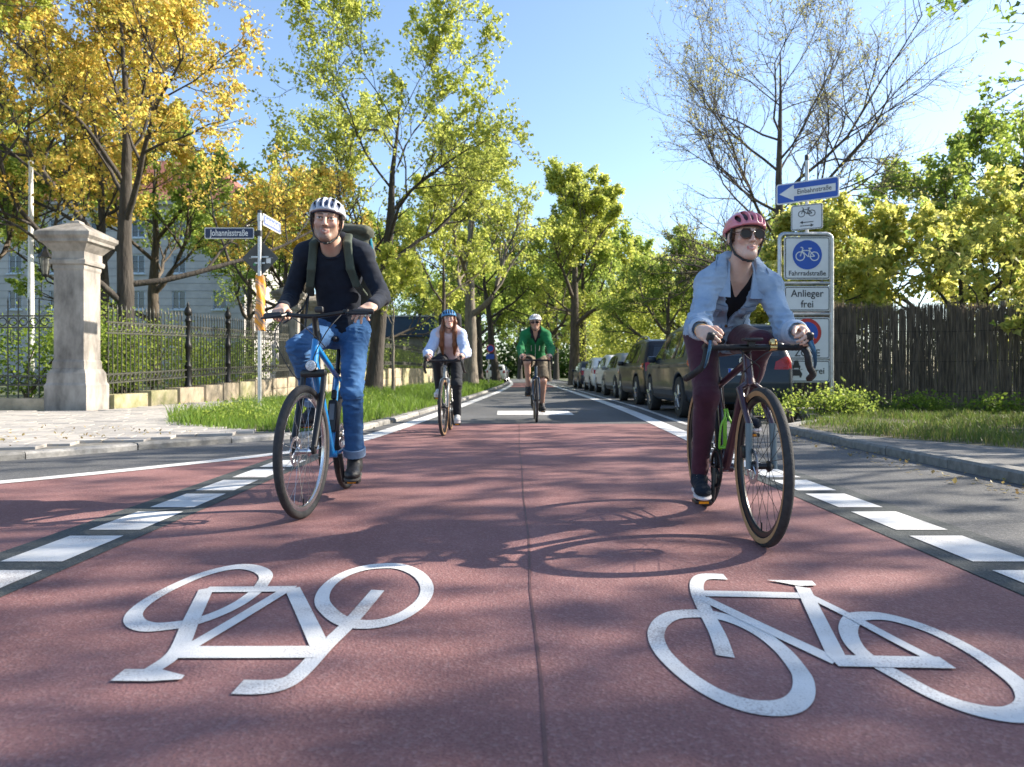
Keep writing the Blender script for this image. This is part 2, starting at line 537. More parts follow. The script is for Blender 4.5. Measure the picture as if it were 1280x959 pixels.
# edge lines
mb = MB(); ribbon(mb, ll[:24], 0.17, 0.0065); mb.build('edge_line', M_PAINT, road)
mb = MB(); ribbon(mb, [ll[23], ll[24]] + ll[25:], 0.24, 0.0068); mb.build('edge_line', M_PAINT, road)
mb = MB(); ribbon(mb, lr, 0.25, 0.0065); mb.build('edge_line', M_PAINT, road)
park = [(2.62, 11.2), (2.86, 16.8), (2.98, 30), (3.1, 44), (3.1, 70)]
mb = MB(); ribbon(mb, park, 0.10, 0.004); mb.build('parking_line', M_PAINT_W, road)
# broken block lines
for side, x0 in ((-1, -2.06), (1, 1.85)):
    for k in range(-3, 8):
        y0 = 2.995 + 0.612 * k
        if side < 0 and y0 > 6.3: continue
        if side > 0 and y0 > 6.9: continue
        j = random.uniform(-0.008, 0.008)
        sheet('line_block', [(x0 + j, y0), (x0 + 0.25 + j, y0), (x0 + 0.245 + j, y0 + 0.48), (x0 - 0.003 + j, y0 + 0.478)], 0.007, M_PAINT, road)
# white panel on the grey lane
sheet('painted_panel', [(-0.31, 13.9), (1.14, 13.9), (1.12, 15.4), (-0.33, 15.4)], 0.004, M_PAINT, road)
sheet('painted_panel_mark', [(0.0, 14.4), (0.85, 14.4), (0.85, 14.85), (0.0, 14.85)], 0.008, M_PAINT_W, road)

def symbol(strokes, polys, s, ox, oy, name):
    mb = MB(); z = 0.0055
    for pts, w, closed in strokes:
        P = [px(u, v, s, ox, oy) for u, v in pts]
        if len(P) > 2:
            P = [(q.x, q.y) for q in smooth_path([Vector((a, b, 0)) for a, b in P], 5, closed)]
        ribbon(mb, P, w, z, closed, sy=1.7)
        z += 0.0003
    for pl in polys:
        P = [px(u, v, s, ox, oy) for u, v in pl]
        b = len(mb.v)
        mb.v.extend([(a, c, z) for a, c in P]); mb.f.append(tuple(range(b, b + len(P)))); z += 0.0003
    return mb.build(name, M_PAINT, road, smooth=False)

W_ = 0.046
symbol([([(606, 120), (618, 92), (595, 70), (540, 58), (470, 65), (380, 90), (280, 133), (190, 183), (140, 228), (143, 262), (190, 279), (260, 276), (350, 262), (440, 232), (520, 193), (580, 150)], W_, True),
        ([(1010, 58), (1100, 57), (1170, 85), (1203, 130), (1190, 180), (1130, 230), (1050, 262), (970, 270), (900, 258), (850, 225), (822, 185), (835, 140), (880, 100), (940, 73)], W_, True),
        ([(1025, 145), (925, 262), (835, 350), (760, 432), (700, 480), (620, 499), (515, 499)], W_ * 1.05, False),
        ([(715, 140), (770, 255), (822, 368)], W_, False),
        ([(400, 143), (560, 142), (722, 140)], W_ * 0.85, False),
        ([(402, 140), (345, 260), (295, 370), (200, 442)], W_, False),
        ([(300, 373), (560, 373), (815, 372)], W_ * 1.1, False),
        ([(690, 145), (510, 255), (330, 362)], W_ * 0.9, False)],
       [[(52, 480), (105, 437), (235, 437), (322, 460), (310, 474), (200, 481)]], 2.909, 120, 690, 'bicycle_symbol')
symbol([([(220, 180), (140, 185), (95, 210), (78, 250), (95, 300), (150, 360), (230, 420), (320, 465), (420, 490), (510, 485), (555, 450), (560, 400), (540, 360), (490, 300), (420, 245), (340, 205), (270, 185)], W_, True),
        ([(740, 190), (820, 190), (920, 215), (1020, 255), (1130, 315), (1230, 385), (1285, 435), (1300, 482), (1262, 510), (1190, 510), (1080, 485), (970, 440), (870, 385), (790, 340), (730, 290), (706, 240), (715, 205)], W_, True),
        ([(305, 60), (240, 59), (214, 75), (214, 112), (240, 172), (280, 250), (305, 322)], W_, False),
        ([(235, 115), (400, 118), (560, 122)], W_ * 0.85, False),
        ([(235, 132), (440, 232), (665, 338)], W_ * 0.9, False),
        ([(557, 95), (610, 205), (672, 332)], W_, False),
        ([(575, 122), (720, 195), (860, 270), (995, 340)], W_ * 0.75, False),
        ([(655, 337), (850, 341), (1030, 344)], W_, False)],
       [[(440, 72), (588, 75), (602, 90), (548, 92)]], 2.612, 790, 700, 'bicycle_symbol')

# ---------------------------------------------------------------- kerbs
def kerb_run(name, path, label, width, h, side, mats, ymax, step=1.0, gap=0.012):
    root = empty(name, (0, 0, 0)); tag(root, label, 'kerb', kind='structure')
    P = [Vector((x, y)) for x, y in path]
    P = [Vector((p.x, p.y)) for p in smooth_path([Vector((p.x, p.y, 0)) for p in P], 8)]
    acc = [0.0]
    for a, b in zip(P[:-1], P[1:]): acc.append(acc[-1] + (b - a).length)
    def at(s):
        for i in range(len(P) - 1):
            if acc[i] <= s <= acc[i + 1]:
                t = (s - acc[i]) / max(1e-9, acc[i + 1] - acc[i]); return P[i].lerp(P[i + 1], t)
        return P[-1]
    s = 0.0; cnt = 0; rest = MB()
    while s < acc[-1] - 0.1:
        st = step if at(s).y < 25 else step * 3
        a = at(s + gap / 2); b = at(min(s + st - gap / 2, acc[-1]))
        t = (b - a).normalized(); n = Vector((-t.y, t.x)) * side
        jz = random.uniform(-0.006, 0.006); jo = random.uniform(-0.008, 0.008)
        q = [a + n * jo, b + n * jo, b + n * (width + jo), a + n * (width + jo)]
        hh = h + jz; ch = 0.02
        vs = [(p.x, p.y, -0.05) for p in q]
        vs += [(q[0].x, q[0].y, hh - ch), (q[1].x, q[1].y, hh - ch), (q[2].x, q[2].y, hh), (q[3].x, q[3].y, hh)]
        e0 = q[0] + n * ch; e1 = q[1] + n * ch
        vs += [(e0.x, e0.y, hh), (e1.x, e1.y, hh)]
        fs = [(0, 1, 5, 4), (4, 5, 9, 8), (8, 9, 6, 7), (2, 3, 7, 6), (0, 4, 8, 7, 3), (1, 2, 6, 9, 5)]
        m = MB(); m.add(vs, fs)
        if -0.5 < a.y < ymax:
            m.build('kerb_stone', random.choice(mats), root, smooth=False); cnt += 1
        else:
            rest.add(vs, fs)
        s += st
    if rest.v: tag(rest.build('kerb_stones_far', mats[0], root, smooth=False), kind='stuff')
    return root
kerb_run('kerb', KERB_L, 'pale granite kerb curving round the left corner and verge', 0.14, 0.066, 1, [M_KERB, M_KERB, M_KERB2], 60)
kerb_run('kerb', KERB_R, 'low granite kerb along the right lane below the grass', 0.15, 0.088, -1, [M_KERB2, M_KERB, M_KERB2], 30)

# ---------------------------------------------------------------- left pavement with slabs
WALL = [(-8.0, 14.78), (-7.75, 20.6), (-7.45, 33), (-7.2, 47), (-7.0, 80)]
PAVE_L = [(x - 0.14, y + 0.05) for x, y in KERB_L if y < 9] + [(-2.15, 10.2), (-1.8, 16.1), (-1.26, 32), (-0.86, 50), (-0.8, 75)] + [(-7.0, 75), (-7.2, 47), (-7.45, 33), (-7.75, 20.6), (-8.0, 14.9), (-8.0, 13.9), (-40, 13.9), (-40, -3)]
pv = sheet('pavement', PAVE_L, 0.055, pm('slab_joint', (0.20, 0.19, 0.17), 0.95, var=0.2, scale=8))
tag(pv, 'pale paved footway in front of the iron fence', 'pavement', kind='structure')
VERGE = [(-5.1, 11.3), (-4.6, 10.2), (-3.6, 9.35), (-2.62, 9.1), (-2.2, 10.3), (-1.82, 16.1), (-1.28, 32), (-0.9, 50), (-0.8, 75), (-3.6, 75), (-4.4, 50), (-5.2, 33), (-5.6, 20), (-5.5, 14)]
slab_me = []
for k in range(4):
    m = MB(); m.box((0, 0, 0.02), (0.392, 0.294, 0.04), bev=0.006); slab_me.append(m.mesh('paving_slab'))
    slab_me[-1].materials.append(M_SLAB if k % 2 else M_SLAB2)
cells = []
th = R(14)
for i in range(-45, 30):
    for j in range(-5, 45):
        u = (i + (0.5 if j % 2 else 0)) * 0.4; v = j * 0.3
        x = -6.5 + u * math.cos(th) - v * math.sin(th); y = 6.0 + u * math.sin(th) + v * math.cos(th)
        if x > -2.5 or y > 19 or y < 2.0: continue
        if not in_poly(x, y, PAVE_L): continue
        ok = all(in_poly(x + a * .23, y + b * .18, PAVE_L) for a in (-1, 1) for b in (-1, 1))
        if not ok: continue
        if in_poly(x, y, VERGE): continue
        u_ = 642 + 930 * x / y
        cells.append((0 if (-30 < u_ < 345) else 1, y, x))
cells.sort()
rest = MB()
for n_, (fl, y, x) in enumerate(cells):
    jz = random.uniform(-0.004, 0.004); a = th + random.uniform(-0.01, 0.01)
    if n_ < 300 and fl == 0:
        o = link('paving_slab', random.choice(slab_me), None, pv)
        o.location = (x, y, 0.045 + jz); o.rotation_euler = (random.uniform(-.006, .006), random.uniform(-.006, .006), a)
    elif y < 20:
        rest.box((0, 0, 0.02), (0.392, 0.294, 0.04), M=Matrix.Translation((x, y, 0.045 + jz)) @ Matrix.Rotation(a, 4, 'Z'))
tag(rest.build('paving_slabs_far', M_SLAB, pv, smooth=False), kind='stuff')
vs_ = sheet('verge_soil', VERGE, 0.062, M_SOIL); tag(vs_, 'soil of the grass verge behind the left kerb', 'verge', kind='structure')

# right side: asphalt footway wedge and lawn in the shade
PAVE_R = [(3.69, -3), (3.65, 5.0), (3.68, 8.6), (4.66, 6.8), (7.0, 4.6), (11, 2.8), (20, 0.5), (20, -3)]
t = sheet('pavement', PAVE_R, 0.078, M_ASPH_L); tag(t, 'dark asphalt footway wedge beside the right kerb', 'pavement', kind='structure')
LAWN_R = [(3.67, 8.55), (3.68, 9.45), (3.95, 10.3), (4.45, 10.95), (5.0, 11.6), (5.15, 13.0), (5.3, 20), (5.45, 40), (5.45, 75), (40, 75), (40, -1), (20, 0.5), (11, 2.8), (7.0, 4.6), (4.66, 6.8)]
t = sheet('lawn_soil', LAWN_R, 0.072, M_SOIL); tag(t, 'bare shaded soil under the grass by the reed fence', 'soil', kind='structure')

# ---------------------------------------------------------------- sandstone wall, pillars, iron fence
def wall_top(y):
    return np.interp(y, [14.78, 20.6, 33, 47, 80], [0.33, 0.53, 0.85, 1.15, 1.35])
wl = empty('sandstone_wall', (-7.9, 15, 0), label='low sandstone block wall carrying the long iron railing', cat='wall')
def wall_block(x0, x1, y0, y1, z0, z1, parent, mats, name='stone_block'):
    m = MB()
    ox, oy = parent.location.x, parent.location.y
    m.box(((x0 + x1) / 2 - ox, (y0 + y1) / 2 - oy, (z0 + z1) / 2), (abs(x1 - x0), abs(y1 - y0), z1 - z0), bev=0.012)
    return m.build(name, random.choice(mats), parent)
y = 14.86
while y < 78:
    L_ = random.uniform(0.95, 1.5) * (1 if y < 40 else 2)
    yn = min(y + L_, 80); xm = interp([(a, b) for a, b in WALL], (y + yn) / 2); zt = float(wall_top((y + yn) / 2))
    rows = [(-0.02, zt)] if zt < 0.6 else [(-0.02, zt * 0.48), (zt * 0.48 + 0.006, zt)]
    for (a, b) in rows:
        j = random.uniform(-0.012, 0.012)
        wall_block(xm - 0.38 + j, xm + j, y + 0.005, yn - 0.005, a, b + random.uniform(-.008, .008), wl, [M_SAND, M_SAND, M_SAND2])
    y = yn
wl2 = empty('sandstone_wall', (-12, 14.2, 0), label='mossy sandstone plinth under the short railing left of the stone pillar', cat='wall')
x = -8.86
while x > -16:
    L_ = random.uniform(1.0, 1.6)
    wall_block(x - L_ + 0.006, x - 0.006, 14.05 + random.uniform(-.01, .01), 14.5, -0.02, 0.31 + random.uniform(-.008, .008), wl2, [M_SAND2, M_SAND2, M_SAND])
    x -= L_

def pillar(x, y, h, label):
    """square gate pillar: plinth, chamfered shaft, cornice, pyramid cap. front right corner foot at x,y"""
    w = 0.62
    p = empty('gate_pillar', (x, y, 0), label=label, cat='pillar', group='stone pillars along the railing')
    def ring(prof, name):
        m = MB(); n = len(prof)
        vs = []; fs = []
        for (hw, z) in prof:
            vs += [(-hw, -hw, z), (hw, -hw, z), (hw, hw, z), (-hw, hw, z)]
        for i in range(n - 1):
            for k in range(4):
                fs.append((i * 4 + k, i * 4 + (k + 1) % 4, (i + 1) * 4 + (k + 1) % 4, (i + 1) * 4 + k))
        fs += [(3, 2, 1, 0), tuple(range(4 * n - 4, 4 * n))]
        m.add(vs, fs); return m.build(name, M_PILLAR, p, smooth=False)
    s = h / 3.75
    ring([(0.40, -0.03), (0.40, 0.55 * s), (0.375, 0.60 * s), (0.36, 0.78 * s), (0.32, 0.86 * s)], 'plinth')
    ring([(0.305, 0.86 * s), (0.305, 1.0 * s), (0.285, 1.04 * s), (0.285, 2.74 * s), (0.30, 2.78 * s), (0.30, 2.86 * s)], 'shaft')
    ring([(0.335, 2.86 * s), (0.345, 2.90 * s), (0.345, 2.94 * s), (0.31, 2.96 * s), (0.31, 3.10 * s), (0.36, 3.16 * s), (0.42, 3.24 * s), (0.47, 3.27 * s), (0.47, 3.32 * s), (0.52, 3.38 * s), (0.52, 3.45 * s)], 'cornice')
    ring([(0.50, 3.45 * s), (0.47, 3.48 * s), (0.22, 3.62 * s), (0.10, 3.68 * s), (0.08, 3.72 * s), (0.0, 3.76 * s)], 'cap')
    return p
P1 = pillar(-8.47, 14.45, 3.75, 'tall weathered stone gate pillar where two iron railings meet')
pillar(-7.95, 26.4, 3.95, 'stone gate pillar standing behind the street name post')
pillar(-7.9, 29.6, 3.95, 'farther stone gate pillar past the iron gate posts')

def railing(name, label, pts, zb, zt, spacing, parts_max, top_extra=0.22, band=0.22, low=0.42):
    """pts: function s-> (x,y); straight run from A to B"""
    A, B = Vector(pts[0]), Vector(pts[1])
    L_ = (B - A).length; t = (B - A) / L_
    ang = math.atan2(t.y, t.x)
    root = empty(name, (A.x, A.y, 0), ang, label, 'railing', 'iron railing sections')
    slope = (zb[1] - zb[0]) / L_
    H = zt - zb[0]
    pk = MB(); pk.box((0, 0, H / 2 - 0.02), (0.018, 0.018, H + 0.04)); 
    pk.lathe([(0.014, 0), (0.017, 0.03), (0.002, 0.13)], 6, (0, 0, H))
    pme = pk.mesh('picket'); pme.materials.append(M_IRON)
    n = int(L_ / spacing)
    rest = MB()
    for i in range(n):
        s = (i + 0.5) * spacing
        o = link('picket', pme, None, root); o.location = (s, 0, zb[0] + slope * s)
    def rail(z, th=0.03):
        m = MB(); m.box((0, 0, 0), (L_, 0.03, th)); 
        o = m.build('rail', M_IRON, root); o.location = (L_ / 2, 0, z + (zb[1] - zb[0]) / 2); o.rotation_euler = (0, -math.atan(slope), 0)
    for z in (zb[0] + H - 0.02 - top_extra, zb[0] + H - 0.02 - top_extra - band, zb[0] + low, zb[0] + low - band * 0.8):
        rail(z)
    rg = MB(); rg.torus((0, 0, 0), (0, 1, 0), 0.075, 0.012, 10, 4)
    rme = rg.mesh('ring'); rme.materials.append(M_IRON)
    for zc, k in ((zb[0] + H - 0.02 - top_extra - band / 2, 1), (zb[0] + low - band * 0.4, .85)):
        for i in range(n):
            s = i * spacing + spacing
            o = link('ring', rme, None, root); o.location = (s, 0, zc + slope * s); o.scale = (min(1, spacing / .16) * k, 1, k)
    return root
railing('iron_railing', 'short ornate iron railing left of the tall stone pillar', [(-15.2, 14.27), (-8.86, 14.27)], (0.31, 0.31), 2.12, 0.2, 99)
posts_y = [14.95, 18.4, 20.7, 26.0]
def fence_post(x, y, z0, lab):
    p = empty('railing_post', (x, y, z0), label=lab, cat='post', group='cast iron posts of the railing')
    m = MB(); m.lathe([(0.10, 0), (0.10, 0.06), (0.075, 0.1), (0.075, 0.5), (0.09, 0.54), (0.06, 0.6), (0.06, 0.95), (0.085, 1.0), (0.085, 1.08), (0.06, 1.12), (0.058, 1.62), (0.085, 1.66), (0.06, 1.72)], 12)
    m.build('shaft', M_IRON_D, p)
    m = MB(); m.lathe([(0.05, 1.72), (0.05, 1.78), (0.085, 1.82), (0.095, 1.9), (0.06, 1.98), (0.03, 2.02), (0.035, 2.06), (0.002, 2.14)], 12)
    m.build('finial', M_IRON_D, p)
for k, (y0, y1, lab) in enumerate([(14.95, 18.3, 'iron railing bay between the stone pillar and the first black post'), (18.5, 20.6, 'narrow iron railing bay between two black cast iron posts'),
                       (20.8, 26.0, 'iron railing bay running up to the second stone pillar'), (30.1, 46.0, 'long iron railing on the wall beyond the pillars'), (46.2, 70.0, 'distant iron railing below the dark blue fascia')]):
    xa = interp(WALL, y0) - 0.2; xb = interp(WALL, y1) - 0.2
    za, zb_ = float(wall_top(y0)), float(wall_top(y1))
    railing('iron_railing', lab, [(xa, y0), (xb, y1)], (za, zb_), za + 1.72, 0.16 if y0 < 25 else 0.3, 99)
fence_post(-8.05, 18.4, 0.42, 'black cast iron railing post with urn finial next to the stone pillar')
fence_post(-7.95, 20.7, 0.52, 'black cast iron railing post with urn finial behind the street sign')
fence_post(-7.62, 46.1, 1.1, 'far black iron railing post in front of the dark blue fascia')

# ---------------------------------------------------------------- grey building behind the trees
def building():
    ox, oy = -40.0, 60.0
    b = empty('stone_building', (ox, oy, 0), label='grey stone building with pale blue window frames and red tiled roof', cat='building')
    mw = pm('facade_stone', (0.50, 0.48, 0.46), 0.9, var=0.1, scale=0.8, bump=0.3, bscale=10)
    mj = pm('facade_joint', (0.30, 0.30, 0.31), 0.9, var=0.1)
    mf = pm('window_frame_blue', (0.55, 0.63, 0.70), 0.5, var=0.05)
    mg = pm('window_glass', (0.02, 0.03, 0.035), 0.06, var=0.1, spec=0.8)
    W, D, Hh = 36.6, 12.0, 14.4
    cols = [-23.7 - 3.3 * k for k in range(9)]
    rows = [3.8, 6.76, 9.66, 12.55]
    m = MB()
    # facade as grid of wall quads around window openings, recessed windows
    xs = [-58.3]; 
    for c in sorted(cols): xs += [c - 0.55, c + 0.55]
    xs.append(-21.7)
    zs = [0.0]
    for r in rows: zs += [r - 0.75, r + 0.75]
    zs.append(Hh)
    for i in range(len(xs) - 1):
        for j in range(len(zs) - 1):
            if i % 2 == 1 and j % 2 == 1: 
                x0, x1, z0, z1 = xs[i] - ox, xs[i + 1] - ox, zs[j], zs[j + 1]
                d = 0.22
                m.add([(x0, 0, z0), (x1, 0, z0), (x1, 0, z1), (x0, 0, z1), (x0, d, z0), (x1, d, z0), (x1, d, z1), (x0, d, z1)],
                      [(0, 1, 5, 4), (1, 2, 6, 5), (2, 3, 7, 6), (3, 0, 4, 7)])
                continue
            m.add([(xs[i] - ox, 0, zs[j]), (xs[i + 1] - ox, 0, zs[j]), (xs[i + 1] - ox, 0, zs[j + 1]), (xs[i] - ox, 0, zs[j + 1])], [(0, 1, 2, 3)])
    x1 = -21.7 - ox; x0 = -58.3 - ox
    m.add([(x1, 0, 0), (x1, D, 0), (x1, D, Hh), (x1, 0, Hh), (x0, 0, 0), (x0, D, 0), (x0, D, Hh), (x0, 0, Hh)], [(0, 1, 2, 3), (4, 5, 6, 7), (1, 5, 6, 2)])
    m.build('wall', mw, b, smooth=False)
    # projecting ashlar courses
    k = 0; z = 0.3
    cr = MB()
    while z < Hh - 0.4:
        cr.box(((x0 + x1) / 2, -0.012, z), (W - 0.02, 0.02, 0.03)); z += 0.6
    cr.build('course_joint', mj, b, smooth=False)
    for r in rows:
        for c in cols:
            m = MB(); cx = c - ox
            for (a, e, sx, sz) in ((-0.51, 0, .08, 1.5), (.51, 0, .08, 1.5), (0, -.71, 1.1, .08), (0, .71, 1.1, .08), (0, 0, .06, 1.5)):
                m.box((cx + a, 0.10, r + e), (sx, 0.07, sz))
            w = m.build('window', mf, b, smooth=False)
            m = MB(); m.box((cx - 0.235, 0.13, r), (0.40, 0.02, 1.33)); m.build('pane', mg, w)
            m = MB(); m.box((cx + 0.235, 0.13, r), (0.40, 0.02, 1.33)); m.build('pane', mg, w)
            m = MB(); m.box((cx, -0.06, r - 0.82), (1.3, 0.2, 0.1)); m.build('sill', mf, w)
    m = MB(); m.box(((x0 + x1) / 2, D / 2, Hh + 0.15), (W + 0.8, D + 0.8, 0.3)); m.build('cornice', mw, b, smooth=False)
    m = MB(); e = 0.5; zz = Hh + 0.3
    m.add([(x0 - e, -e, zz), (x1 + e, -e, zz), (x1 + e, D + e, zz), (x0 - e, D + e, zz), (x0 + 5, D / 2, zz + 5), (x1 - 5, D / 2, zz + 5)],
          [(0, 1, 5, 4), (1, 2, 5), (2, 3, 4, 5), (3, 0, 4)])
    m.build('roof', pm('roof_tiles', (0.33, 0.12, 0.08), 0.9, var=0.2, scale=3, stretch=(1, 4, 4)), b, smooth=False)
building()
kb = empty('blue_fascia_hall', (-11.0, 70, 0), label='low hall with a broad dark blue fascia behind the railing', cat='building')
m = MB(); m.box((0, 4, 2.2), (7.0, 8, 4.4)); m.build('wall', pm('hall_wall', (0.16, 0.17, 0.16), 0.9, var=.2, scale=1), kb, smooth=False)
m = MB(); m.box((0, 3.9, 5.2), (7.2, 8.6, 1.9), bev=0.05); m.build('fascia', pm('fascia_blue', (0.008, 0.035, 0.085), 0.5, var=.15, scale=1), kb, smooth=False)
m = MB(); m.box((0, 3.9, 6.22), (7.4, 8.8, 0.12)); m.build('roof_edge', pm('roof_edge_metal', (0.5, 0.52, 0.55), 0.4, metal=.6), kb, smooth=False)

# lamp pole and lantern by the pillar
lp = empty('white_pole', (-10.9, 16.8, 0), label='tall slim white pole rising behind the railing', cat='pole')
m = MB(); m.tube([(0, 0, 0), (0, 0, 2.2), (0, 0, 5.5)], [0.075, 0.07, 0.045], 10); m.build('shaft', pm('pole_white', (0.72, 0.72, 0.68), 0.5, var=.1), lp)
m = MB(); m.sphere((0, 0, 5.53), 0.06); m.build('knob', MATS['pole_white'], lp)
lt = empty('street_lantern', (-10.0, 16.2, 0), label='black iron lantern on a bracket arm beside the stone pillar', cat='lantern')
m = MB(); m.tube([(0.15, 0, 0), (0.15, 0, 2.95)], 0.035, 8); m.lathe([(0.045, 2.7), (0.06, 2.75), (0.06, 3.0), (0.02, 3.2)], 8, (0.15, 0, 0)); m.build('post', M_IRON_D, lt)
m = MB(); m.tube(smooth_path([(0.15, 0, 2.75), (0.02, 0, 2.72), (-0.14, 0, 2.78), (-0.2, 0, 2.88)], 5), 0.018, 6); m.build('bracket', M_IRON_D, lt)
m = MB(); m.lathe([(0.05, 2.9), (0.07, 2.94), (0.12, 3.28), (0.14, 3.3)], 6, (-0.2, 0, 0)); m.build('glass', pm('lantern_glass', (0.22, 0.22, 0.2), 0.15, var=.2), lt, smooth=False)
m = MB()
for k in range(6):
    a = 2 * math.pi * k / 6
    m.tube([(-0.2 + .072 * math.cos(a), .072 * math.sin(a), 2.93), (-0.2 + .132 * math.cos(a), .132 * math.sin(a), 3.3)], 0.009, 5)
m.lathe([(0.16, 3.3), (0.15, 3.33), (0.07, 3.43), (0.05, 3.5), (0.01, 3.56)], 6, (-0.2, 0, 0)); m.lathe([(0.06, 2.88), (0.075, 2.93)], 6, (-0.2, 0, 0))
m.build('frame', M_IRON_D, lt, smooth=False)

# ---------------------------------------------------------------- street name post
M_SBLUE = pm('street_sign_blue', (0.008, 0.016, 0.065), 0.35, var=.08)
M_SWHITE = pm('sign_white', (0.74, 0.74, 0.74), 0.4, var=.06, scale=3)
M_SBLACK = pm('sign_black', (0.02, 0.02, 0.022), 0.45, var=.05)
M_SGREY = pm('sign_back_grey', (0.085, 0.085, 0.082), 0.6, var=.12, scale=6)
M_TBLUE = pm('traffic_blue', (0.006, 0.075, 0.42), 0.35, var=.06, scale=3)
M_TRED = pm('traffic_red', (0.50, 0.015, 0.015), 0.35, var=.06, scale=3)

def rounded(w, h, r, k=5):
    P = []
    for cx, cy, a0 in ((w / 2 - r, h / 2 - r, 0), (-w / 2 + r, h / 2 - r, 90), (-w / 2 + r, -h / 2 + r, 180), (w / 2 - r, -h / 2 + r, 270)):
        for i in range(k + 1):
            a = R(a0 + 90 * i / k); P.append((cx + r * math.cos(a), cy + r * math.sin(a)))
    return P
UP = Matrix.Rotation(R(90), 4, 'X')          # local xy plane -> upright facing -Y
def plate(name, poly, th, mat, parent, M, zoff=0.0):
    m = MB(); m.prism(poly, zoff, zoff + th, M); return m.build(name, mat, parent, smooth=False)
def lettering(txt, size, mat, parent, M, x, y, zoff, xs=1.0, bold=0.0):
    me = text_mesh(txt, size, xscale=xs, bold=bold)
    me.transform(M @ Matrix.Translation((x, y, zoff))); 
    return link('lettering', me, mat, parent)

sp = empty('street_name_post', (-4.95, 14.5, 0), label='galvanised post with street name blades and a wrapped orange sticker', cat='sign post')
m = MB(); m.tube([(0, 0, 0), (0, 0, 3.92)], 0.038, 12); m.build('pole', M_GALV, sp)
m = MB(); m.lathe([(0.042, 3.90), (0.042, 3.95), (0.01, 3.97)], 10); m.build('pole_cap', M_SBLACK, sp)
MJ = Matrix.Translation((-0.58, -0.02, 3.505)) @ UP
bl = plate('name_blade', rounded(0.96, 0.215, 0.03), 0.012, M_SWHITE, sp, MJ)
plate('blade_face', rounded(0.93, 0.185, 0.025), 0.004, M_SBLUE, bl, MJ, 0.012)
lettering('Johannisstraße', 0.175, M_SWHITE, bl, MJ, 0, 0.0, 0.019, 0.72, 0.002)
m = MB(); m.box((-0.06, 0, 3.505), (0.12, 0.05, 0.09), bev=.01); m.lathe([(0.05, 3.45), (0.05, 3.56)], 12); m.build('clamp', M_SBLACK, sp)
# the second blade points along the road towards the camera, its lit face to the right
MK = Matrix.Translation((0.05, 0.56, 3.80)) @ Matrix.Rotation(R(88), 4, 'Z') @ UP
b2 = plate('name_blade', rounded(0.98, 0.23, 0.02), 0.012, M_SWHITE, sp, MK)
b2['label'] = 'second street name blade seen at a steep angle'
plate('blade_face', rounded(0.94, 0.19, 0.015), 0.004, pm('street_sign_blue_pale', (0.14, 0.17, 0.36), 0.3, var=.06), b2, MK, 0.012)  # paler blue than the face of the first blade
lettering('Sambacher Straße', 0.16, M_SWHITE, b2, MK, 0, 0.0, 0.019, 0.68, 0.003)
m = MB(); m.box((0.03, 0.05, 3.80), (0.05, 0.1, 0.1), bev=.01); m.lathe([(0.05, 3.75), (0.05, 3.86)], 12); m.build('clamp', M_GALV, sp)
# back of a diamond shaped sign
MD = Matrix.Translation((0.0, 0.045, 3.03)) @ UP @ Matrix.Rotation(R(45), 4, 'Z')
dm = plate('diamond_sign_back', rounded(0.51, 0.51, 0.03), 0.006, M_SGREY, sp, MD)
MD0 = Matrix.Translation((0.0, 0.045, 3.03)) @ UP
plate('sticker', rounded(0.09, 0.10, 0.006), 0.002, M_SWHITE, dm, MD0 @ Matrix.Translation((0.16, -0.05, 0)), 0.007)
plate('sticker', rounded(0.06, 0.05, 0.02), 0.002, pm('sticker_green', (0.05, 0.30, 0.09), .5), dm, MD0 @ Matrix.Translation((-0.11, -0.12, 0)) @ Matrix.Rotation(.4, 4, 'Z'), 0.007)
plate('print_strip', rounded(0.17, 0.018, 0.004), 0.002, pm('print_grey', (0.3, 0.3, 0.3), .5), dm, MD0 @ Matrix.Translation((-0.135, 0.0, 0)), 0.007)
plate('print_strip', rounded(0.20, 0.018, 0.004), 0.002, MATS['print_grey'], dm, MD0 @ Matrix.Translation((0.15, 0.008, 0)), 0.007)
m = MB(); m.box((0, 0.02, 3.05), (0.34, 0.02, 0.03)); m.box((0, 0.02, 2.93), (0.2, 0.02, 0.03)); m.build('bracket', M_GALV, dm)
# crumpled orange wrap round the post
mw_, nt_, b_ = nmat('orange_wrap')
_tc = nt_.nodes.new('ShaderNodeTexCoord'); _wv = nt_.nodes.new('ShaderNodeTexWave'); _wv.wave_type = 'BANDS'; _wv.bands_direction = 'DIAGONAL'
_wv.inputs['Scale'].default_value = 2.2; _wv.inputs['Distortion'].default_value = 5.0; _wv.inputs['Detail'].default_value = 1.5; _wv.inputs['Detail Scale'].default_value = 1.2
_cr = nt_.nodes.new('ShaderNodeValToRGB'); _e = _cr.color_ramp.elements; _cr.color_ramp.interpolation = 'CONSTANT'
_e[0].color = (0.75, 0.30, 0.02, 1); _e[1].position = .38; _e[1].color = (0.17, 0.12, 0.11, 1)
_k = _e.new(.55); _k.color = (0.80, 0.42, 0.32, 1)
_k = _e.new(.68); _k.color = (0.85, 0.36, 0.02, 1)
_k = _e.new(.86); _k.color = (0.30, 0.2, 0.16, 1)
nt_.links.new(_tc.outputs['Object'], _wv.inputs[0]); nt_.links.new(_wv.outputs[1], _cr.inputs[0]); nt_.links.new(_cr.outputs[0], b_.inputs['Base Color'])
b_.inputs['Roughness'].default_value = .45
m = MB(); n = 18; vs = []; fs = []
for i in range(15):
    z = 1.62 + 1.06 * i / 14
    for k in range(n):
        a = R(60 + 340 * k / (n - 1)); rr = 0.060 + 0.022 * math.sin(k * .9 + i * .5) * (0.5 + .5 * math.sin(i * .7)) + (0.03 if k in (0, n - 1) else 0)
        vs.append((rr * 1.25 * math.cos(a), rr * math.sin(a), z + .012 * math.sin(k)))
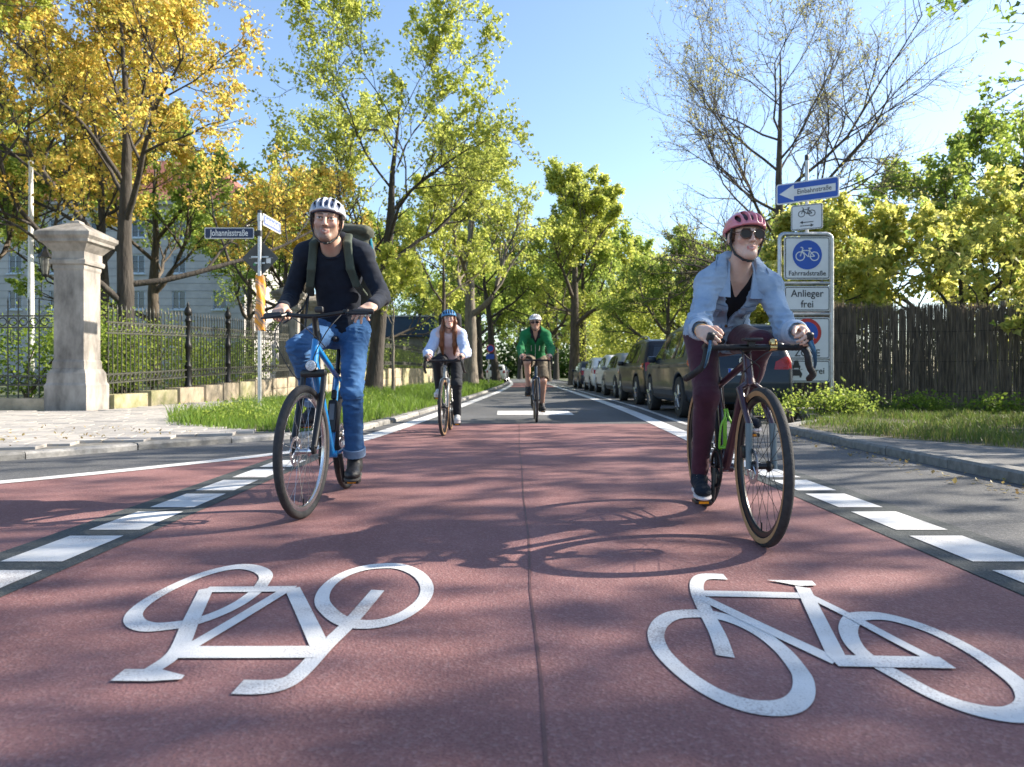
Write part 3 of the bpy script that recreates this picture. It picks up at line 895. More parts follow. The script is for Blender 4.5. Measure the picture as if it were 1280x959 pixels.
for i in range(14):
    for k in range(n - 1): fs.append((i * n + k, i * n + k + 1, (i + 1) * n + k + 1, (i + 1) * n + k))
m.add(vs, fs); m.build('orange_wrap', mw_, sp)
# ---------------------------------------------------------------- traffic sign frame on the right
def bike_icon(mb, M, s, z, w=0.055):
    """standing bicycle pictogram, width ~1.7*s, drawn as flat strokes"""
    tmp = MB()
    def st(pts, closed=False, ww=w, zz=[0.0]):
        ribbon(tmp, [(a * s, b * s) for a, b in pts], ww * s * 1.6, z + zz[0], closed); zz[0] += 0.0004
    for cx in (-0.55, 0.55):
        st([(cx + 0.33 * math.cos(2 * math.pi * k / 24), 0.33 * math.sin(2 * math.pi * k / 24)) for k in range(24)], True)
    st([(-0.55, 0), (-0.38, 0.5)]); st([(-0.38, 0.5), (-0.34, 0.62), (-0.42, 0.68), (-0.52, 0.68)])
    st([(-0.4, 0.44), (0.18, 0.44)]); st([(-0.4, 0.40), (0.06, -0.05)]); st([(0.06, -0.05), (0.2, 0.56)])
    st([(0.06, -0.03), (0.55, 0)]); st([(0.55, 0), (0.17, 0.42)]); st([(0.08, 0.6), (0.33, 0.6)], ww=w * 1.3)
    mb.add(tmp.v, tmp.f, M)
def car_icon(mb, M, s, z):
    tmp = MB()
    tmp.prism([(-0.5, -.1), (.5, -.1), (.5, .15), (.42, .2), (.32, .42), (-.32, .42), (-.42, .2), (-.5, .15)], z, z + .002)
    tmp.v = [(a * s, b * s, c) for a, b, c in tmp.v]
    t2 = MB()
    for cx in (-.36, .36): t2.prism([(cx - .08, -.25), (cx + .08, -.25), (cx + .08, -.1), (cx - .08, -.1)], z, z + .002)
    t2.v = [(a * s, b * s, c) for a, b, c in t2.v]
    mb.add(tmp.v, tmp.f, M); mb.add(t2.v, t2.f, M)

sf = empty('traffic_sign_frame', (5.1, 13.0, 0), label='galvanised two pole frame of bicycle street signs on the right verge', cat='sign frame')
XL, XR = -0.455, 0.455
m = MB()
m.tube([(XL, 0, 0.0), (XL, 0, 3.12)] + [(XL + 0.09 - 0.09 * math.cos(a), 0, 3.12 + 0.09 * math.sin(a)) for a in (R(30), R(60), R(90))] +
       [(XR - 0.09 + 0.09 * math.sin(a), 0, 3.12 + 0.09 * math.cos(a)) for a in (0, R(30), R(60), R(90))] + [(XR, 0, 0.0)], 0.038, 12)
m.build('tube_frame', M_GALV, sf)
for z in (2.35, 1.81):
    m = MB(); m.tube([(XL, 0, z), (XR, 0, z)], 0.028, 10); m.build('cross_bar', M_GALV, sf)
m = MB(); m.tube([(0.03, 0.02, 3.22), (0.03, 0.02, 4.52)], 0.032, 12); m.build('upper_pole', M_GALV, sf)
m = MB(); m.lathe([(0.036, 4.50), (0.036, 4.58), (0.03, 4.6)], 12, (0.03, 0.02, 0)); m.build('pole_cap', M_SBLACK, sf)
m = MB(); m.box((0, 0, 0.03), (1.25, 0.45, 0.28), bev=.02); m.build('concrete_foot', M_KERB, sf)

def board(zc, w, h, parent=None):
    M = Matrix.Translation((0, -0.05, zc)) @ UP
    b = plate('sign_board', rounded(w, h, 0.05), 0.025, M_GALV, sf, M)
    plate('sign_face', rounded(w - .012, h - .012, 0.045), 0.002, M_SWHITE, b, M, 0.025)
    m = MB(); P = rounded(w - 0.045, h - 0.045, 0.035, 4); ribbon(m, P, 0.014, 0.030, True); mm = MB(); mm.add(m.v, m.f, M)
    mm.build('border', M_SBLACK, b, smooth=False)
    return b, M
b, M = board(2.78, 0.80, 0.745)
plate('blue_disc', [(0.255 * math.cos(2 * math.pi * k / 40), 0.255 * math.sin(2 * math.pi * k / 40) + 0.055) for k in range(40)], 0.002, M_TBLUE, b, M, 0.029)
m = MB(); bike_icon(m, M @ Matrix.Translation((0, 0.03, 0)), 0.225, 0.034, 0.045); m.build('bicycle_pictogram', M_SWHITE, b, smooth=False)
lettering('Fahrradstraße', 0.118, M_SBLACK, b, M, 0, -0.268, 0.031, 0.98, 0.0015)
b, M = board(2.075, 0.80, 0.44)
lettering('Anlieger', 0.175, M_SBLACK, b, M, 0, 0.085, 0.031, 0.95, 0.002)
lettering('frei', 0.175, M_SBLACK, b, M, 0, -0.10, 0.031, 0.95, 0.002)
b, M = board(1.385, 0.80, 0.73)
cy = 0.10
plate('red_ring', [(0.245 * math.cos(2 * math.pi * k / 40), 0.245 * math.sin(2 * math.pi * k / 40) + cy) for k in range(40)], 0.002, M_TRED, b, M, 0.029)
plate('blue_disc', [(0.185 * math.cos(2 * math.pi * k / 40), 0.185 * math.sin(2 * math.pi * k / 40) + cy) for k in range(40)], 0.002, M_TBLUE, b, M, 0.032)
m = MB(); t2 = MB(); ribbon(t2, [(-0.16, cy + 0.16), (0.16, cy - 0.16)], 0.05, 0.036); m.add(t2.v, t2.f, M); m.build('red_bar', M_TRED, b, smooth=False)
lettering('ZONE', 0.17, M_SBLACK, b, M, 0.0, -0.26, 0.031, 0.95, 0.002)
b, M = board(0.815, 0.80, 0.39)
m = MB(); car_icon(m, M @ Matrix.Translation((-0.19, -0.06, 0)), 0.2, 0.030); car_icon(m, M @ Matrix.Translation((-0.19, 0.07, 0)), 0.14, 0.030)
m.prism([(-0.05, 0), (0.05, 0), (0.03, .06), (-.03, .06)], 0.030, 0.032, M @ Matrix.Translation((-0.19, 0.125, 0)))
m.prism([(-0.15, 0), (0.15, 0), (0.15, .006), (-.15, .006)], 0.030, 0.032, M @ Matrix.Translation((-0.23, 0.025, 0))); m.build('vehicle_pictogram', M_SBLACK, b, smooth=False)
lettering('frei', 0.16, M_SBLACK, b, M, 0.2, 0.0, 0.031, 0.95, 0.002)
# one-way arrow board and small bicycle plate, turned on the upper pole
ME = Matrix.Translation((0.02, -0.03, 3.955)) @ Matrix.Rotation(R(-36), 4, 'Z') @ UP
b = plate('one_way_board', rounded(1.05, 0.36, 0.035), 0.02, M_SWHITE, sf, ME)
plate('sign_face', rounded(1.01, 0.32, 0.03), 0.002, M_TBLUE, b, ME, 0.020)
arrow = [(-0.47, 0), (-0.22, 0.14), (-0.22, 0.065), (0.47, 0.065), (0.47, -0.065), (-0.22, -0.065), (-0.22, -0.14)]
plate('arrow', arrow, 0.002, M_SWHITE, b, ME, 0.024)
lettering('Einbahnstraße', 0.115, M_SBLACK, b, ME, 0.12, 0.0, 0.028, 0.88, 0.001)
MS = Matrix.Translation((0.01, -0.035, 3.50)) @ Matrix.Rotation(R(-30), 4, 'Z') @ UP
b = plate('bicycle_plate', rounded(0.52, 0.44, 0.035), 0.012, M_SWHITE, sf, MS)
m = MB(); t2 = MB(); ribbon(t2, rounded(0.49, 0.41, 0.03, 4), 0.010, 0.014, True); m.add(t2.v, t2.f, MS); m.build('border', M_SBLACK, b, smooth=False)
m = MB(); bike_icon(m, MS @ Matrix.Translation((0, 0.06, 0)), 0.155, 0.0145, 0.05)
for sgn, yy in ((-1, -0.09), (1, -0.15)):
    t2 = MB(); ribbon(t2, [(-0.11, yy), (0.11, yy)], 0.014, 0.0145); t2.prism([(0.11 * sgn, yy), (0.065 * sgn, yy + 0.03), (0.065 * sgn, yy - 0.03)], 0.0145, 0.016); m.add(t2.v, t2.f, MS)
m.build('bicycle_pictogram', M_SBLACK, b, smooth=False)
m = MB()
for z in (3.85, 4.06, 3.42, 3.58): m.lathe([(0.042, z), (0.042, z + .03)], 10, (0.03, 0.02, 0))
m.build('clamp', M_GALV, sf)

# far no-parking post on the left
fs_ = empty('no_parking_post', (-1.55, 46, 0), label='far post with round no parking sign beside the left verge', cat='sign post')
m = MB(); m.tube([(0, 0, 0), (0, 0, 2.6)], 0.035, 8); m.build('pole', M_GALV, fs_)
m = MB(); m.lathe([(0.25, -0.01), (0.25, 0.01)], 24, (0.12, -0.05, 2.35), (0, 1, 0)); d_ = m.build('sign_disc', M_TRED, fs_)
m = MB(); m.lathe([(0.19, -0.016), (0.19, 0.016)], 24, (0.12, -0.05, 2.35), (0, 1, 0)); m.build('disc_face', M_TBLUE, d_)
m = MB(); m.box((0.1, -0.05, 1.85), (0.5, 0.02, 0.32)); m.build('blue_plate', M_TBLUE, fs_)

# ---------------------------------------------------------------- reed screen fence on the right
def reed_fence(A, B, label, panels):
    A, B = Vector(A), Vector(B); L_ = (B - A).length; t = (B - A) / L_
    root = empty('reed_fence', (A.x, A.y, 0.08), math.atan2(t.y, t.x), label, 'fence')
    mr = pm('dry_reed', (0.31, 0.235, 0.165), 0.9, var=.3, scale=30, stretch=(1, 1, .1), col2=(0.10, 0.078, 0.06))
    mp_ = pm('fence_post_wood', (0.22, 0.19, 0.15), 0.9, var=.25, scale=12, stretch=(1, 1, .15))
    pw = L_ / panels
    rng = np.random.default_rng(5)
    for p in range(panels):
        n = int(pw / 0.0019); H = 2.06 + rng.uniform(-.06, .06)
        xs = p * pw + rng.uniform(0, pw, n); ys = rng.uniform(-.03, .03, n)
        zt = H + rng.normal(0, 0.05, n) + 0.04 * np.sin(xs * 3); lean = rng.normal(0, .012, n); r = rng.uniform(.004, .009, n)
        V = np.zeros((n, 6, 3)); 
        for k in range(3):
            a = 2 * math.pi * k / 3
            V[:, k, 0] = xs + r * math.cos(a); V[:, k, 1] = ys + r * math.sin(a); V[:, k, 2] = 0.0
            V[:, k + 3, 0] = xs + lean + r * .6 * math.cos(a); V[:, k + 3, 1] = ys + r * .6 * math.sin(a); V[:, k + 3, 2] = zt
        F = np.array([[0, 1, 4, 3], [1, 2, 5, 4], [2, 0, 3, 5]])
        FF = (np.arange(n)[:, None, None] * 6 + F[None]).reshape(-1, 4)
        o = link('reed_panel', np_mesh('reed_panel', V.reshape(-1, 3), FF, True), mr, root); tag(o, kind='stuff')
        m = MB()
        for z in (0.35, 0.95, 1.55): m.tube([(p * pw + .01, -0.024, z), (p * pw + pw * .5, -0.024, z - .02), ((p + 1) * pw - .01, -0.024, z)], 0.004, 5)
        m.build('wire', M_IRON_D, o)
    for p in range(panels + 1):
        m = MB(); m.tube([(p * pw, 0.05, -0.1), (p * pw + rng.uniform(-.02, .02), 0.05, 2.12 if p % 2 == 0 else 1.95)], 0.04, 8); m.build('post', mp_, root)
    return root
reed_fence((6.0, 15.9), (13.2, 13.2), 'tall dark reed screen fence in shade beside the right verge', 4)
# ================================================================== trees and plants
def unit(v):
    return v / np.maximum(1e-9, np.linalg.norm(v, axis=-1, keepdims=True))

def perp(d, rng):
    r = rng.normal(size=d.shape)
    return unit(r - d * np.sum(r * d, -1, keepdims=True))

def grow(o, d, L, P, wig, up, rng):
    """polylines (N,P,3) from origins o, directions d, lengths L"""
    N = len(o); pts = np.zeros((N, P, 3)); pts[:, 0] = o; cur = unit(d.copy())
    for i in range(1, P):
        cur = unit(cur + rng.normal(0, wig, (N, 3)) + np.array([0, 0, up]))
        pts[:, i] = pts[:, i - 1] + cur * (L / (P - 1))[:, None]
    return pts

def tubes(pts, rad, S):
    N, P, _ = pts.shape
    t = np.zeros_like(pts); t[:, 1:-1] = pts[:, 2:] - pts[:, :-2]; t[:, 0] = pts[:, 1] - pts[:, 0]; t[:, -1] = pts[:, -1] - pts[:, -2]
    t = unit(t)
    a = np.where(np.abs(t[..., 2:3]) < 0.9, np.array([0, 0, 1.0]), np.array([1.0, 0, 0]))
    u = unit(np.cross(t, a)); w = np.cross(t, u)
    ang = 2 * np.pi * np.arange(S) / S
    V = pts[:, :, None, :] + rad[:, :, None, None] * (u[:, :, None, :] * np.cos(ang)[:, None] + w[:, :, None, :] * np.sin(ang)[:, None])
    idx = np.arange(N * P * S).reshape(N, P, S)
    A = idx[:, :-1, :]; B = np.roll(A, -1, 2); C = np.roll(idx[:, 1:, :], -1, 2); D = idx[:, 1:, :]
    F = np.stack([A, B, C, D], -1).reshape(-1, 4)
    return V.reshape(-1, 3), F

LEAF3 = (np.array([[0, 0, 0], [.52, .30, .10], [.20, .52, .02], [0, 1.0, -.06], [-.20, .52, .02], [-.52, .30, .10]]), np.array([[0, 1, 2], [0, 2, 3], [0, 3, 4], [0, 4, 5]]))
LEAF2 = (np.array([[0, 0, 0], [.38, .5, .08], [0, 1, -.03], [-.38, .5, .08]]), np.array([[0, 1, 2], [0, 2, 3]]))

def leaves(pos, size, rng, tmpl, droop=0.35, updir=0.4):
    n = len(pos)
    y = unit(rng.normal(size=(n, 3)) + np.array([0, 0, -droop]))
    z = unit(rng.normal(size=(n, 3)) + np.array([0, 0, updir * 2]))
    x = unit(np.cross(y, z)); z = np.cross(x, y)
    s = size * rng.uniform(.65, 1.3, n)
    T, F = tmpl
    V = pos[:, None, :] + s[:, None, None] * (T[None, :, 0:1] * x[:, None, :] + T[None, :, 1:2] * y[:, None, :] + T[None, :, 2:3] * z[:, None, :])
    FF = (np.arange(n)[:, None, None] * len(T) + F[None]).reshape(-1, 3)
    return V.reshape(-1, 3), FF

def tree(name, loc, label, cat='tree', group=None, seed=1, trunk_h=4.0, trunk_r=0.22, lean=(0, 0), height=11.0, spread=4.0,
         limbs=7, n2=6, n3=6, n4=5, nleaf=9, leaf=0.13, lmat=None, bark=None, tmpl=LEAF3, fork=False, up=0.06, jit=0.16, low=0.35,
         twig_r=0.006, ang=(40, 65), lk=1.0, bias=(0, 0), leafy_from=0.2, clump=0.0, limb_k=1.0, taper=.6):
    rng = np.random.default_rng(seed)
    Z = np.array([0.0, 0, 1])
    # leader / trunk
    P0 = 9
    top = np.array([lean[0] + bias[0], lean[1] + bias[1], height * 0.86])
    ts = np.linspace(0, 1, P0)[:, None]
    tr = ts * np.array([lean[0], lean[1], 0]) * 1.0 + ts * Z * height * .86 + rng.normal(0, .05, (P0, 3)) * ts * np.array([1, 1, 0]) * height * .12
    tr[0] = 0
    r0 = trunk_r * np.array([1.35, 1.0, .92, .80, .64, .48, .34, .2, .08])
    VV = []; FF = []; base = 0
    def push(V, F):
        nonlocal base
        VV.append(V); FF.append(F + base); base += len(V)
    dtr = np.concatenate([[tr[0] * 1.0 - [0, 0, .15]], tr]); 
    push(*tubes(dtr[None], np.concatenate([[trunk_r * 1.6], r0])[None], 10))
    def sample(pts, rad, t):
        N, P, _ = pts.shape
        f = np.clip(t, 0, .999) * (P - 1); i = f.astype(int); fr = (f - i)[:, None]
        return i, fr
    # limbs
    t1 = np.linspace(trunk_h / (height * .86), .93, limbs) + rng.normal(0, .015, limbs)
    i, fr = sample(tr[None], None, t1)
    o1 = tr[i] * (1 - fr) + tr[np.minimum(i + 1, P0 - 1)] * fr
    az = np.arange(limbs) * 2.399 + rng.uniform(-.4, .4, limbs) + seed
    el = np.radians(rng.uniform(ang[0], ang[1], limbs)) * (1 - .35 * (t1 - t1[0]) / (t1[-1] - t1[0] + 1e-6))
    d1 = np.stack([np.sin(el) * np.cos(az), np.sin(el) * np.sin(az), np.cos(el)], 1)
    rel = (t1 - t1[0]) / (t1[-1] - t1[0] + 1e-6)
    L1 = spread * (1.15 - taper * rel) * rng.uniform(.85, 1.15, limbs) * lk
    R1 = np.interp(t1, np.linspace(0, 1, P0), r0) * rng.uniform(.5, .68, limbs) * limb_k
    lev = [(tr[None], r0[None])]
    p1 = grow(o1, d1, L1, 8, jit, up, rng); rr1 = R1[:, None] * np.linspace(1, .25, 8)[None]
    push(*tubes(p1, rr1, 7))
    def kids(pts, rad, n, a0, a1, t0, ratio, P, wig, S, rmin, tip=True):
        N, PP, _ = pts.shape
        L = np.linalg.norm(np.diff(pts, axis=1), axis=2).sum(1)
        t = (np.linspace(t0, 1.0, n)[None] + rng.uniform(-.06, .06, (N, n))).clip(.05, .995)
        par = np.repeat(np.arange(N), n); t = t.ravel()
        f = t * (PP - 1); i = np.minimum(f.astype(int), PP - 2); fr = (f - i)[:, None]
        o = pts[par, i] * (1 - fr) + pts[par, i + 1] * fr
        d = unit(pts[par, i + 1] - pts[par, i])
        a = np.radians(rng.uniform(a0, a1, len(o)))[:, None]
        q = perp(d, rng)
        nd = unit(d * np.cos(a) + q * np.sin(a) + Z * .12)
        ln = L[par] * ratio * (1.15 - .55 * t) * rng.uniform(.7, 1.25, len(o))
        rd = np.maximum(rad[par, i] * .62, rmin)
        np_ = grow(o, nd, ln, P, wig, up, rng)
        rr = rd[:, None] * np.linspace(1, .35, P)[None]
        push(*tubes(np_, rr, S))
        return np_, rr
    p2, r2 = kids(np.concatenate([p1]), rr1, n2, 30, 60, low, .55, 6, jit, 5, twig_r * 2)
    p3, r3 = kids(p2, r2, n3, 28, 60, .25, .55, 5, jit, 4, twig_r * 1.4)
    if n4:
        p4, r4 = kids(p3, r3, n4, 25, 60, .2, .6, 4, jit * 1.1, 3, twig_r)
    else:
        p4, r4 = p3, r3
    root = empty(name, loc, 0, label, cat, group)
    wood = link('trunk', np_mesh('trunk', np.concatenate(VV), np.concatenate(FF), True), bark or M_BARK, root)
    if nleaf and lmat is not None:
        src = np.concatenate([p4[:, 1:].reshape(-1, 3), p3[:, 2:].reshape(-1, 3)])
        n = int(len(p4) * nleaf)
        if clump > 0:   # some twigs bare, some heavily leaved
            wgt = np.exp(rng.normal(0, clump, len(p4)))
            par = rng.choice(len(p4), n, p=wgt / wgt.sum()); q = p4[par, rng.integers(1, p4.shape[1], n)]
        else:
            q = src[rng.integers(0, len(src), n)]
        q = q + rng.normal(0, leaf * .55, (n, 3))
        V, F = leaves(q, leaf, rng, tmpl)
        link('crown', np_mesh('crown', V, F, False), lmat, root)
    return root

def bush(name, loc, label, blobs, n, leaf, lmat, cat='bush', group=None, seed=1, tmpl=LEAF2, stems=14, bark=None, shell=.55):
    """blobs: list of (cx,cy,cz,rx,ry,rz) relative to loc"""
    rng = np.random.default_rng(seed)
    root = empty(name, loc, 0, label, cat, group)
    vol = np.array([b[3] * b[4] * b[5] for b in blobs]) ** .67
    which = rng.choice(len(blobs), n, p=vol / vol.sum())
    B = np.array(blobs)[which]
    d = unit(rng.normal(size=(n, 3))); 
    lump = 1 + .16 * np.sin(d[:, 0] * 7 + B[:, 0] * 3) + .13 * np.sin(d[:, 1] * 9 + d[:, 2] * 5 + B[:, 1]) + .1 * np.sin(d[:, 2] * 13 + d[:, 0] * 11)
    r = (shell + (1.03 - shell) * rng.uniform(0, 1, n) ** .6) * lump
    # spray: pull leaves on to random shoots
    pos = B[:, :3] + d * B[:, 3:6] * r[:, None]
    shoots = rng.integers(0, max(6, n // 22), n)
    off = rng.normal(0, leaf * 1.2, (shoots.max() + 1, 3))
    pos = pos + off[shoots]
    pos = pos[pos[:, 2] > .03]
    V, F = leaves(pos, leaf, rng, tmpl, .1, .5)
    link('foliage', np_mesh('foliage', V, F, False), lmat, root)
    for k in range(stems):
        m = MB()
        b = blobs[k % len(blobs)]
        e = (b[0] + rng.uniform(-.6, .6) * b[3], b[1] + rng.uniform(-.6, .6) * b[4], b[2] + rng.uniform(-.1, .7) * b[5])
        s0 = (b[0] * .8 + rng.uniform(-.2, .2), b[1] * .8 + rng.uniform(-.2, .2), -.1)
        mid = ((s0[0] + e[0]) / 2 + rng.uniform(-.15, .15), (s0[1] + e[1]) / 2 + rng.uniform(-.15, .15), e[2] * .55)
        m.tube([s0, mid, e], [.03, .02, .006], 5)
        m.build('stem', bark or M_BARK, root)
    return root

def grass(name, poly, dens, h, w, mat, label, seed=1, z0=0.1, ymax=80, clump=None, fall=14.0, hvar=.7, parent=None):
    rng = np.random.default_rng(seed)
    P = np.array(poly); lo = P.min(0); hi = P.max(0); hi[1] = min(hi[1], ymax)
    area = (hi - lo).prod(); n = int(area * dens)
    xy = rng.uniform(lo, hi, (n, 2))
    # density falls and blades widen with distance from the path
    dist = np.maximum(1.0, xy[:, 1] / fall)
    keep = rng.uniform(0, 1, n) < 1 / dist ** 1.3
    xy = xy[keep]; dist = dist[keep]
    # point in polygon
    ins = np.zeros(len(xy), bool); j = len(P) - 1
    for i in range(len(P)):
        c = ((P[i, 1] > xy[:, 1]) != (P[j, 1] > xy[:, 1])) & (xy[:, 0] < (P[j, 0] - P[i, 0]) * (xy[:, 1] - P[i, 1]) / (P[j, 1] - P[i, 1] + 1e-12) + P[i, 0])
        ins ^= c; j = i
    xy = xy[ins]; dist = dist[ins]; n = len(xy)
    pat = .5 + .5 * np.sin(xy[:, 0] * 2.1 + 1.3 * np.sin(xy[:, 1] * 1.7)) * np.sin(xy[:, 1] * 1.3 + np.sin(xy[:, 0] * 2.9))
    hh = h * (1 - hvar + 2 * hvar * pat) * rng.uniform(.5, 1.25, n)
    if clump is not None:
        k = rng.uniform(0, 1, n) < clump * (.25 + pat); xy = xy[k]; hh = hh[k]; dist = dist[k]; n = len(xy)
    a = rng.uniform(0, 2 * np.pi, n); ww = w * dist * rng.uniform(.6, 1.3, n)
    t = np.stack([np.cos(a), np.sin(a)], 1); b = rng.normal(0, .38, (n, 2)) * hh[:, None]
    V = np.zeros((n, 5, 3))
    V[:, 0, :2] = xy - t * ww[:, None] / 2; V[:, 1, :2] = xy + t * ww[:, None] / 2
    V[:, 2, :2] = xy + b * .35 + t * ww[:, None] * .4; V[:, 3, :2] = xy + b * .35 - t * ww[:, None] * .4; V[:, 4, :2] = xy + b
    V[:, 0, 2] = V[:, 1, 2] = z0 - .01; V[:, 2, 2] = V[:, 3, 2] = z0 + hh * .6; V[:, 4, 2] = z0 + hh
    F = np.array([[0, 1, 2], [0, 2, 3], [3, 2, 4]])
    FF = (np.arange(n)[:, None, None] * 5 + F[None]).reshape(-1, 3)
    o = link(name, np_mesh(name, V.reshape(-1, 3), FF, False), mat, parent)
    return tag(o, label, 'grass', kind='stuff')

LM_YEL = leaf_mat('leaf_yellow', (0.48, 0.31, 0.06), (0.52, 0.41, 0.09), (0.35, 0.38, 0.07), .6)
LM_YG = leaf_mat('leaf_yellow_green', (0.30, 0.34, 0.06), (0.40, 0.41, 0.08), (0.20, 0.26, 0.05), .55)
LM_LIME = leaf_mat('leaf_lime', (0.20, 0.27, 0.045), (0.29, 0.345, 0.06), (0.13, 0.20, 0.04), .55)
LM_GRN = leaf_mat('leaf_green', (0.12, 0.19, 0.025), (0.19, 0.26, 0.03), (0.08, 0.14, 0.02), .5)
LM_DRK = leaf_mat('leaf_dark_green', (0.045, 0.085, 0.012), (0.07, 0.12, 0.015), (0.03, 0.06, 0.01), .4)
LM_BUD = leaf_mat('leaf_bud', (0.26, 0.25, 0.08), (0.32, 0.30, 0.10), (0.2, 0.2, 0.06), .5)
LM_MIX = leaf_mat('leaf_mixed_yellow', (0.40, 0.40, 0.07), (0.48, 0.45, 0.13), (0.15, 0.23, 0.04), .58)
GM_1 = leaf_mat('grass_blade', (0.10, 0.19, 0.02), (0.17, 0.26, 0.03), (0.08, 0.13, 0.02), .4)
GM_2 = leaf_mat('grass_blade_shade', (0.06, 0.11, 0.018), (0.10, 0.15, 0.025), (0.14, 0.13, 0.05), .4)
# ---------------------------------------------------------------- placing trees
# left side
tree('maple_tree', (-9.5, 18.2, 0.3), 'yellow orange spring maple behind the tall stone pillar', seed=11, trunk_h=2.3, trunk_r=0.21, height=11.5, spread=5.2,
     limbs=13, n2=8, n3=7, n4=5, nleaf=20, leaf=0.095, lmat=LM_YEL, bark=M_BARK_D, ang=(48, 80), up=.05, clump=.5, taper=.4, limb_k=.8, tmpl=LEAF2)
tree('maple_tree', (-10.6, 11.5, 0.05), 'lime green maple overhanging the footway, its trunk beyond the fence corner', seed=3, trunk_h=3.4, trunk_r=0.2, height=9.0, spread=3.6,
     limbs=8, n2=6, n3=6, n4=4, nleaf=22, leaf=0.10, lmat=LM_YG, ang=(50, 75), clump=.7, tmpl=LEAF2)
tree('street_tree', (-5.1, 27.0, 0.1), 'loose green street tree with a leaning limb on the left verge', seed=8, trunk_h=3.0, trunk_r=0.27, lean=(1.0, 0), height=12.4, spread=5.2,
     limbs=11, n2=8, n3=7, n4=4, nleaf=13, leaf=0.125, lmat=LM_YG, bark=M_BARK_D, ang=(42, 74), up=.08, clump=.7, taper=.35, limb_k=.8, tmpl=LEAF2)
tree('sapling', (-4.05, 25.0, 0.1), 'thin staked sapling with yellow green leaves on the verge', 'sapling', seed=21, trunk_h=2.2, trunk_r=0.055, height=4.9, spread=1.5,
     limbs=7, n2=5, n3=4, n4=0, nleaf=13, leaf=0.17, lmat=LM_YG, bark=M_BARK_L, ang=(45, 70), clump=.3)
tree('street_tree', (-2.55, 44.0, 0.1), 'thick pale trunked street tree behind the riders on the left verge', seed=31, trunk_h=4.2, trunk_r=0.40, height=14.0, spread=5.2,
     limbs=9, n2=6, n3=6, n4=3, nleaf=24, leaf=0.16, lmat=LM_YG, bark=M_BARK_L, ang=(45, 75), clump=.5, tmpl=LEAF2)
tree('street_tree', (-3.4, 36.0, 0.1), 'slender yellow green street tree past the sapling', seed=33, trunk_h=3.0, trunk_r=0.13, height=10.5, spread=3.2,
     limbs=8, n2=6, n3=5, n4=3, nleaf=17, leaf=0.14, lmat=LM_YG, bark=M_BARK, ang=(40, 65), clump=.6, tmpl=LEAF2)
tree('street_tree', (-1.3, 58.0, 0.1), 'dark leaning street tree beside the far left kerb', seed=37, trunk_h=5.0, trunk_r=0.3, lean=(-1.5, 0), height=14, spread=4.6,
     limbs=8, n2=6, n3=5, n4=3, nleaf=18, leaf=0.19, lmat=LM_LIME, bark=M_BARK_D, ang=(40, 70), clump=.5, tmpl=LEAF2)
proto = tree('park_tree', (-14.5, 30.0, 0.5), 'green garden tree rising behind the railing', group='garden trees behind the railing', seed=41, trunk_h=2.4, trunk_r=0.25, height=11.0, spread=4.6,
     limbs=9, n2=6, n3=6, n4=3, nleaf=20, leaf=0.15, lmat=LM_LIME, ang=(45, 80), clump=.6, tmpl=LEAF2)
for (x, y, a, s, lab) in [(-17.5, 24.0, 1.1, .95, 'green garden tree behind the short railing'), (-12.5, 41.0, 2.2, 1.0, 'green garden tree before the stone building corner'),
                          (-9.8, 52.0, 3.3, 1.05, 'green garden tree between the building and the blue hall'), (-17.0, 48.0, 4.4, 1.1, 'tall green garden tree hiding the building corner'),
                          (-26.5, 34.0, 0.7, 1.25, 'big green garden tree in front of the stone building')]:
    c = copy_tree(proto); c.location = (x, y, 0.3); c.rotation_euler.z = a; c.scale = (s, s, s); c['label'] = lab
protoy = tree('park_tree', (-13.0, 23.5, 0.4), 'golden leaved tree behind the yellow maple', group='garden trees behind the railing', seed=43, trunk_h=3.2, trunk_r=0.22, height=10.0, spread=4.2,
     limbs=8, n2=6, n3=6, n4=3, nleaf=22, leaf=0.12, lmat=LM_YEL, bark=M_BARK_D, ang=(45, 75), clump=.7, tmpl=LEAF2)
c = copy_tree(protoy); c.location = (-8.6, 30.5, .4); c.rotation_euler.z = 2.0; c.scale = (.82, .82, .82); c['label'] = 'golden leaved tree by the second stone pillar'

# right side
oak = tree('oak_tree', (9.1, 25.5, 0.1), 'nearly bare oak with fine spreading twigs behind the sign frame', seed=53, trunk_h=4.2, trunk_r=0.24, height=13.6, spread=6.3,
     limbs=16, n2=10, n3=7, n4=6, nleaf=1.6, leaf=0.07, lmat=LM_BUD, bark=M_BARK, ang=(58, 84), up=.075, twig_r=.0045, jit=.15, lk=.95, limb_k=.72, taper=.5, tmpl=LEAF2, low=.22)
oak.rotation_euler.z = .25
tree('maple_tree', (11.2, 18.6, 0.1), 'bright yellow leaved maple leaning over the reed fence', seed=61, trunk_h=1.2, trunk_r=0.14, height=4.4, spread=3.0,
     limbs=10, n2=6, n3=5, n4=3, nleaf=22, leaf=0.13, lmat=LM_MIX, bark=M_BARK_D, ang=(55, 85), clump=.5, up=.02)
tree('maple_tree', (8.3, 19.4, 0.1), 'yellow green maple between the sign frame and the reed fence', seed=63, trunk_h=1.2, trunk_r=0.14, height=4.4, spread=2.5,
     limbs=10, n2=6, n3=5, n4=3, nleaf=22, leaf=0.13, lmat=LM_MIX, bark=M_BARK_D, ang=(50, 85), clump=.5, up=.02)
tree('maple_tree', (14.6, 18.0, 0.1), 'yellow maple at the far end of the reed fence', seed=65, trunk_h=1.2, trunk_r=0.16, height=5.6, spread=3.2,
     limbs=9, n2=6, n3=5, n4=3, nleaf=22, leaf=0.13, lmat=LM_MIX, bark=M_BARK_D, ang=(50, 85), clump=.5, up=.02)
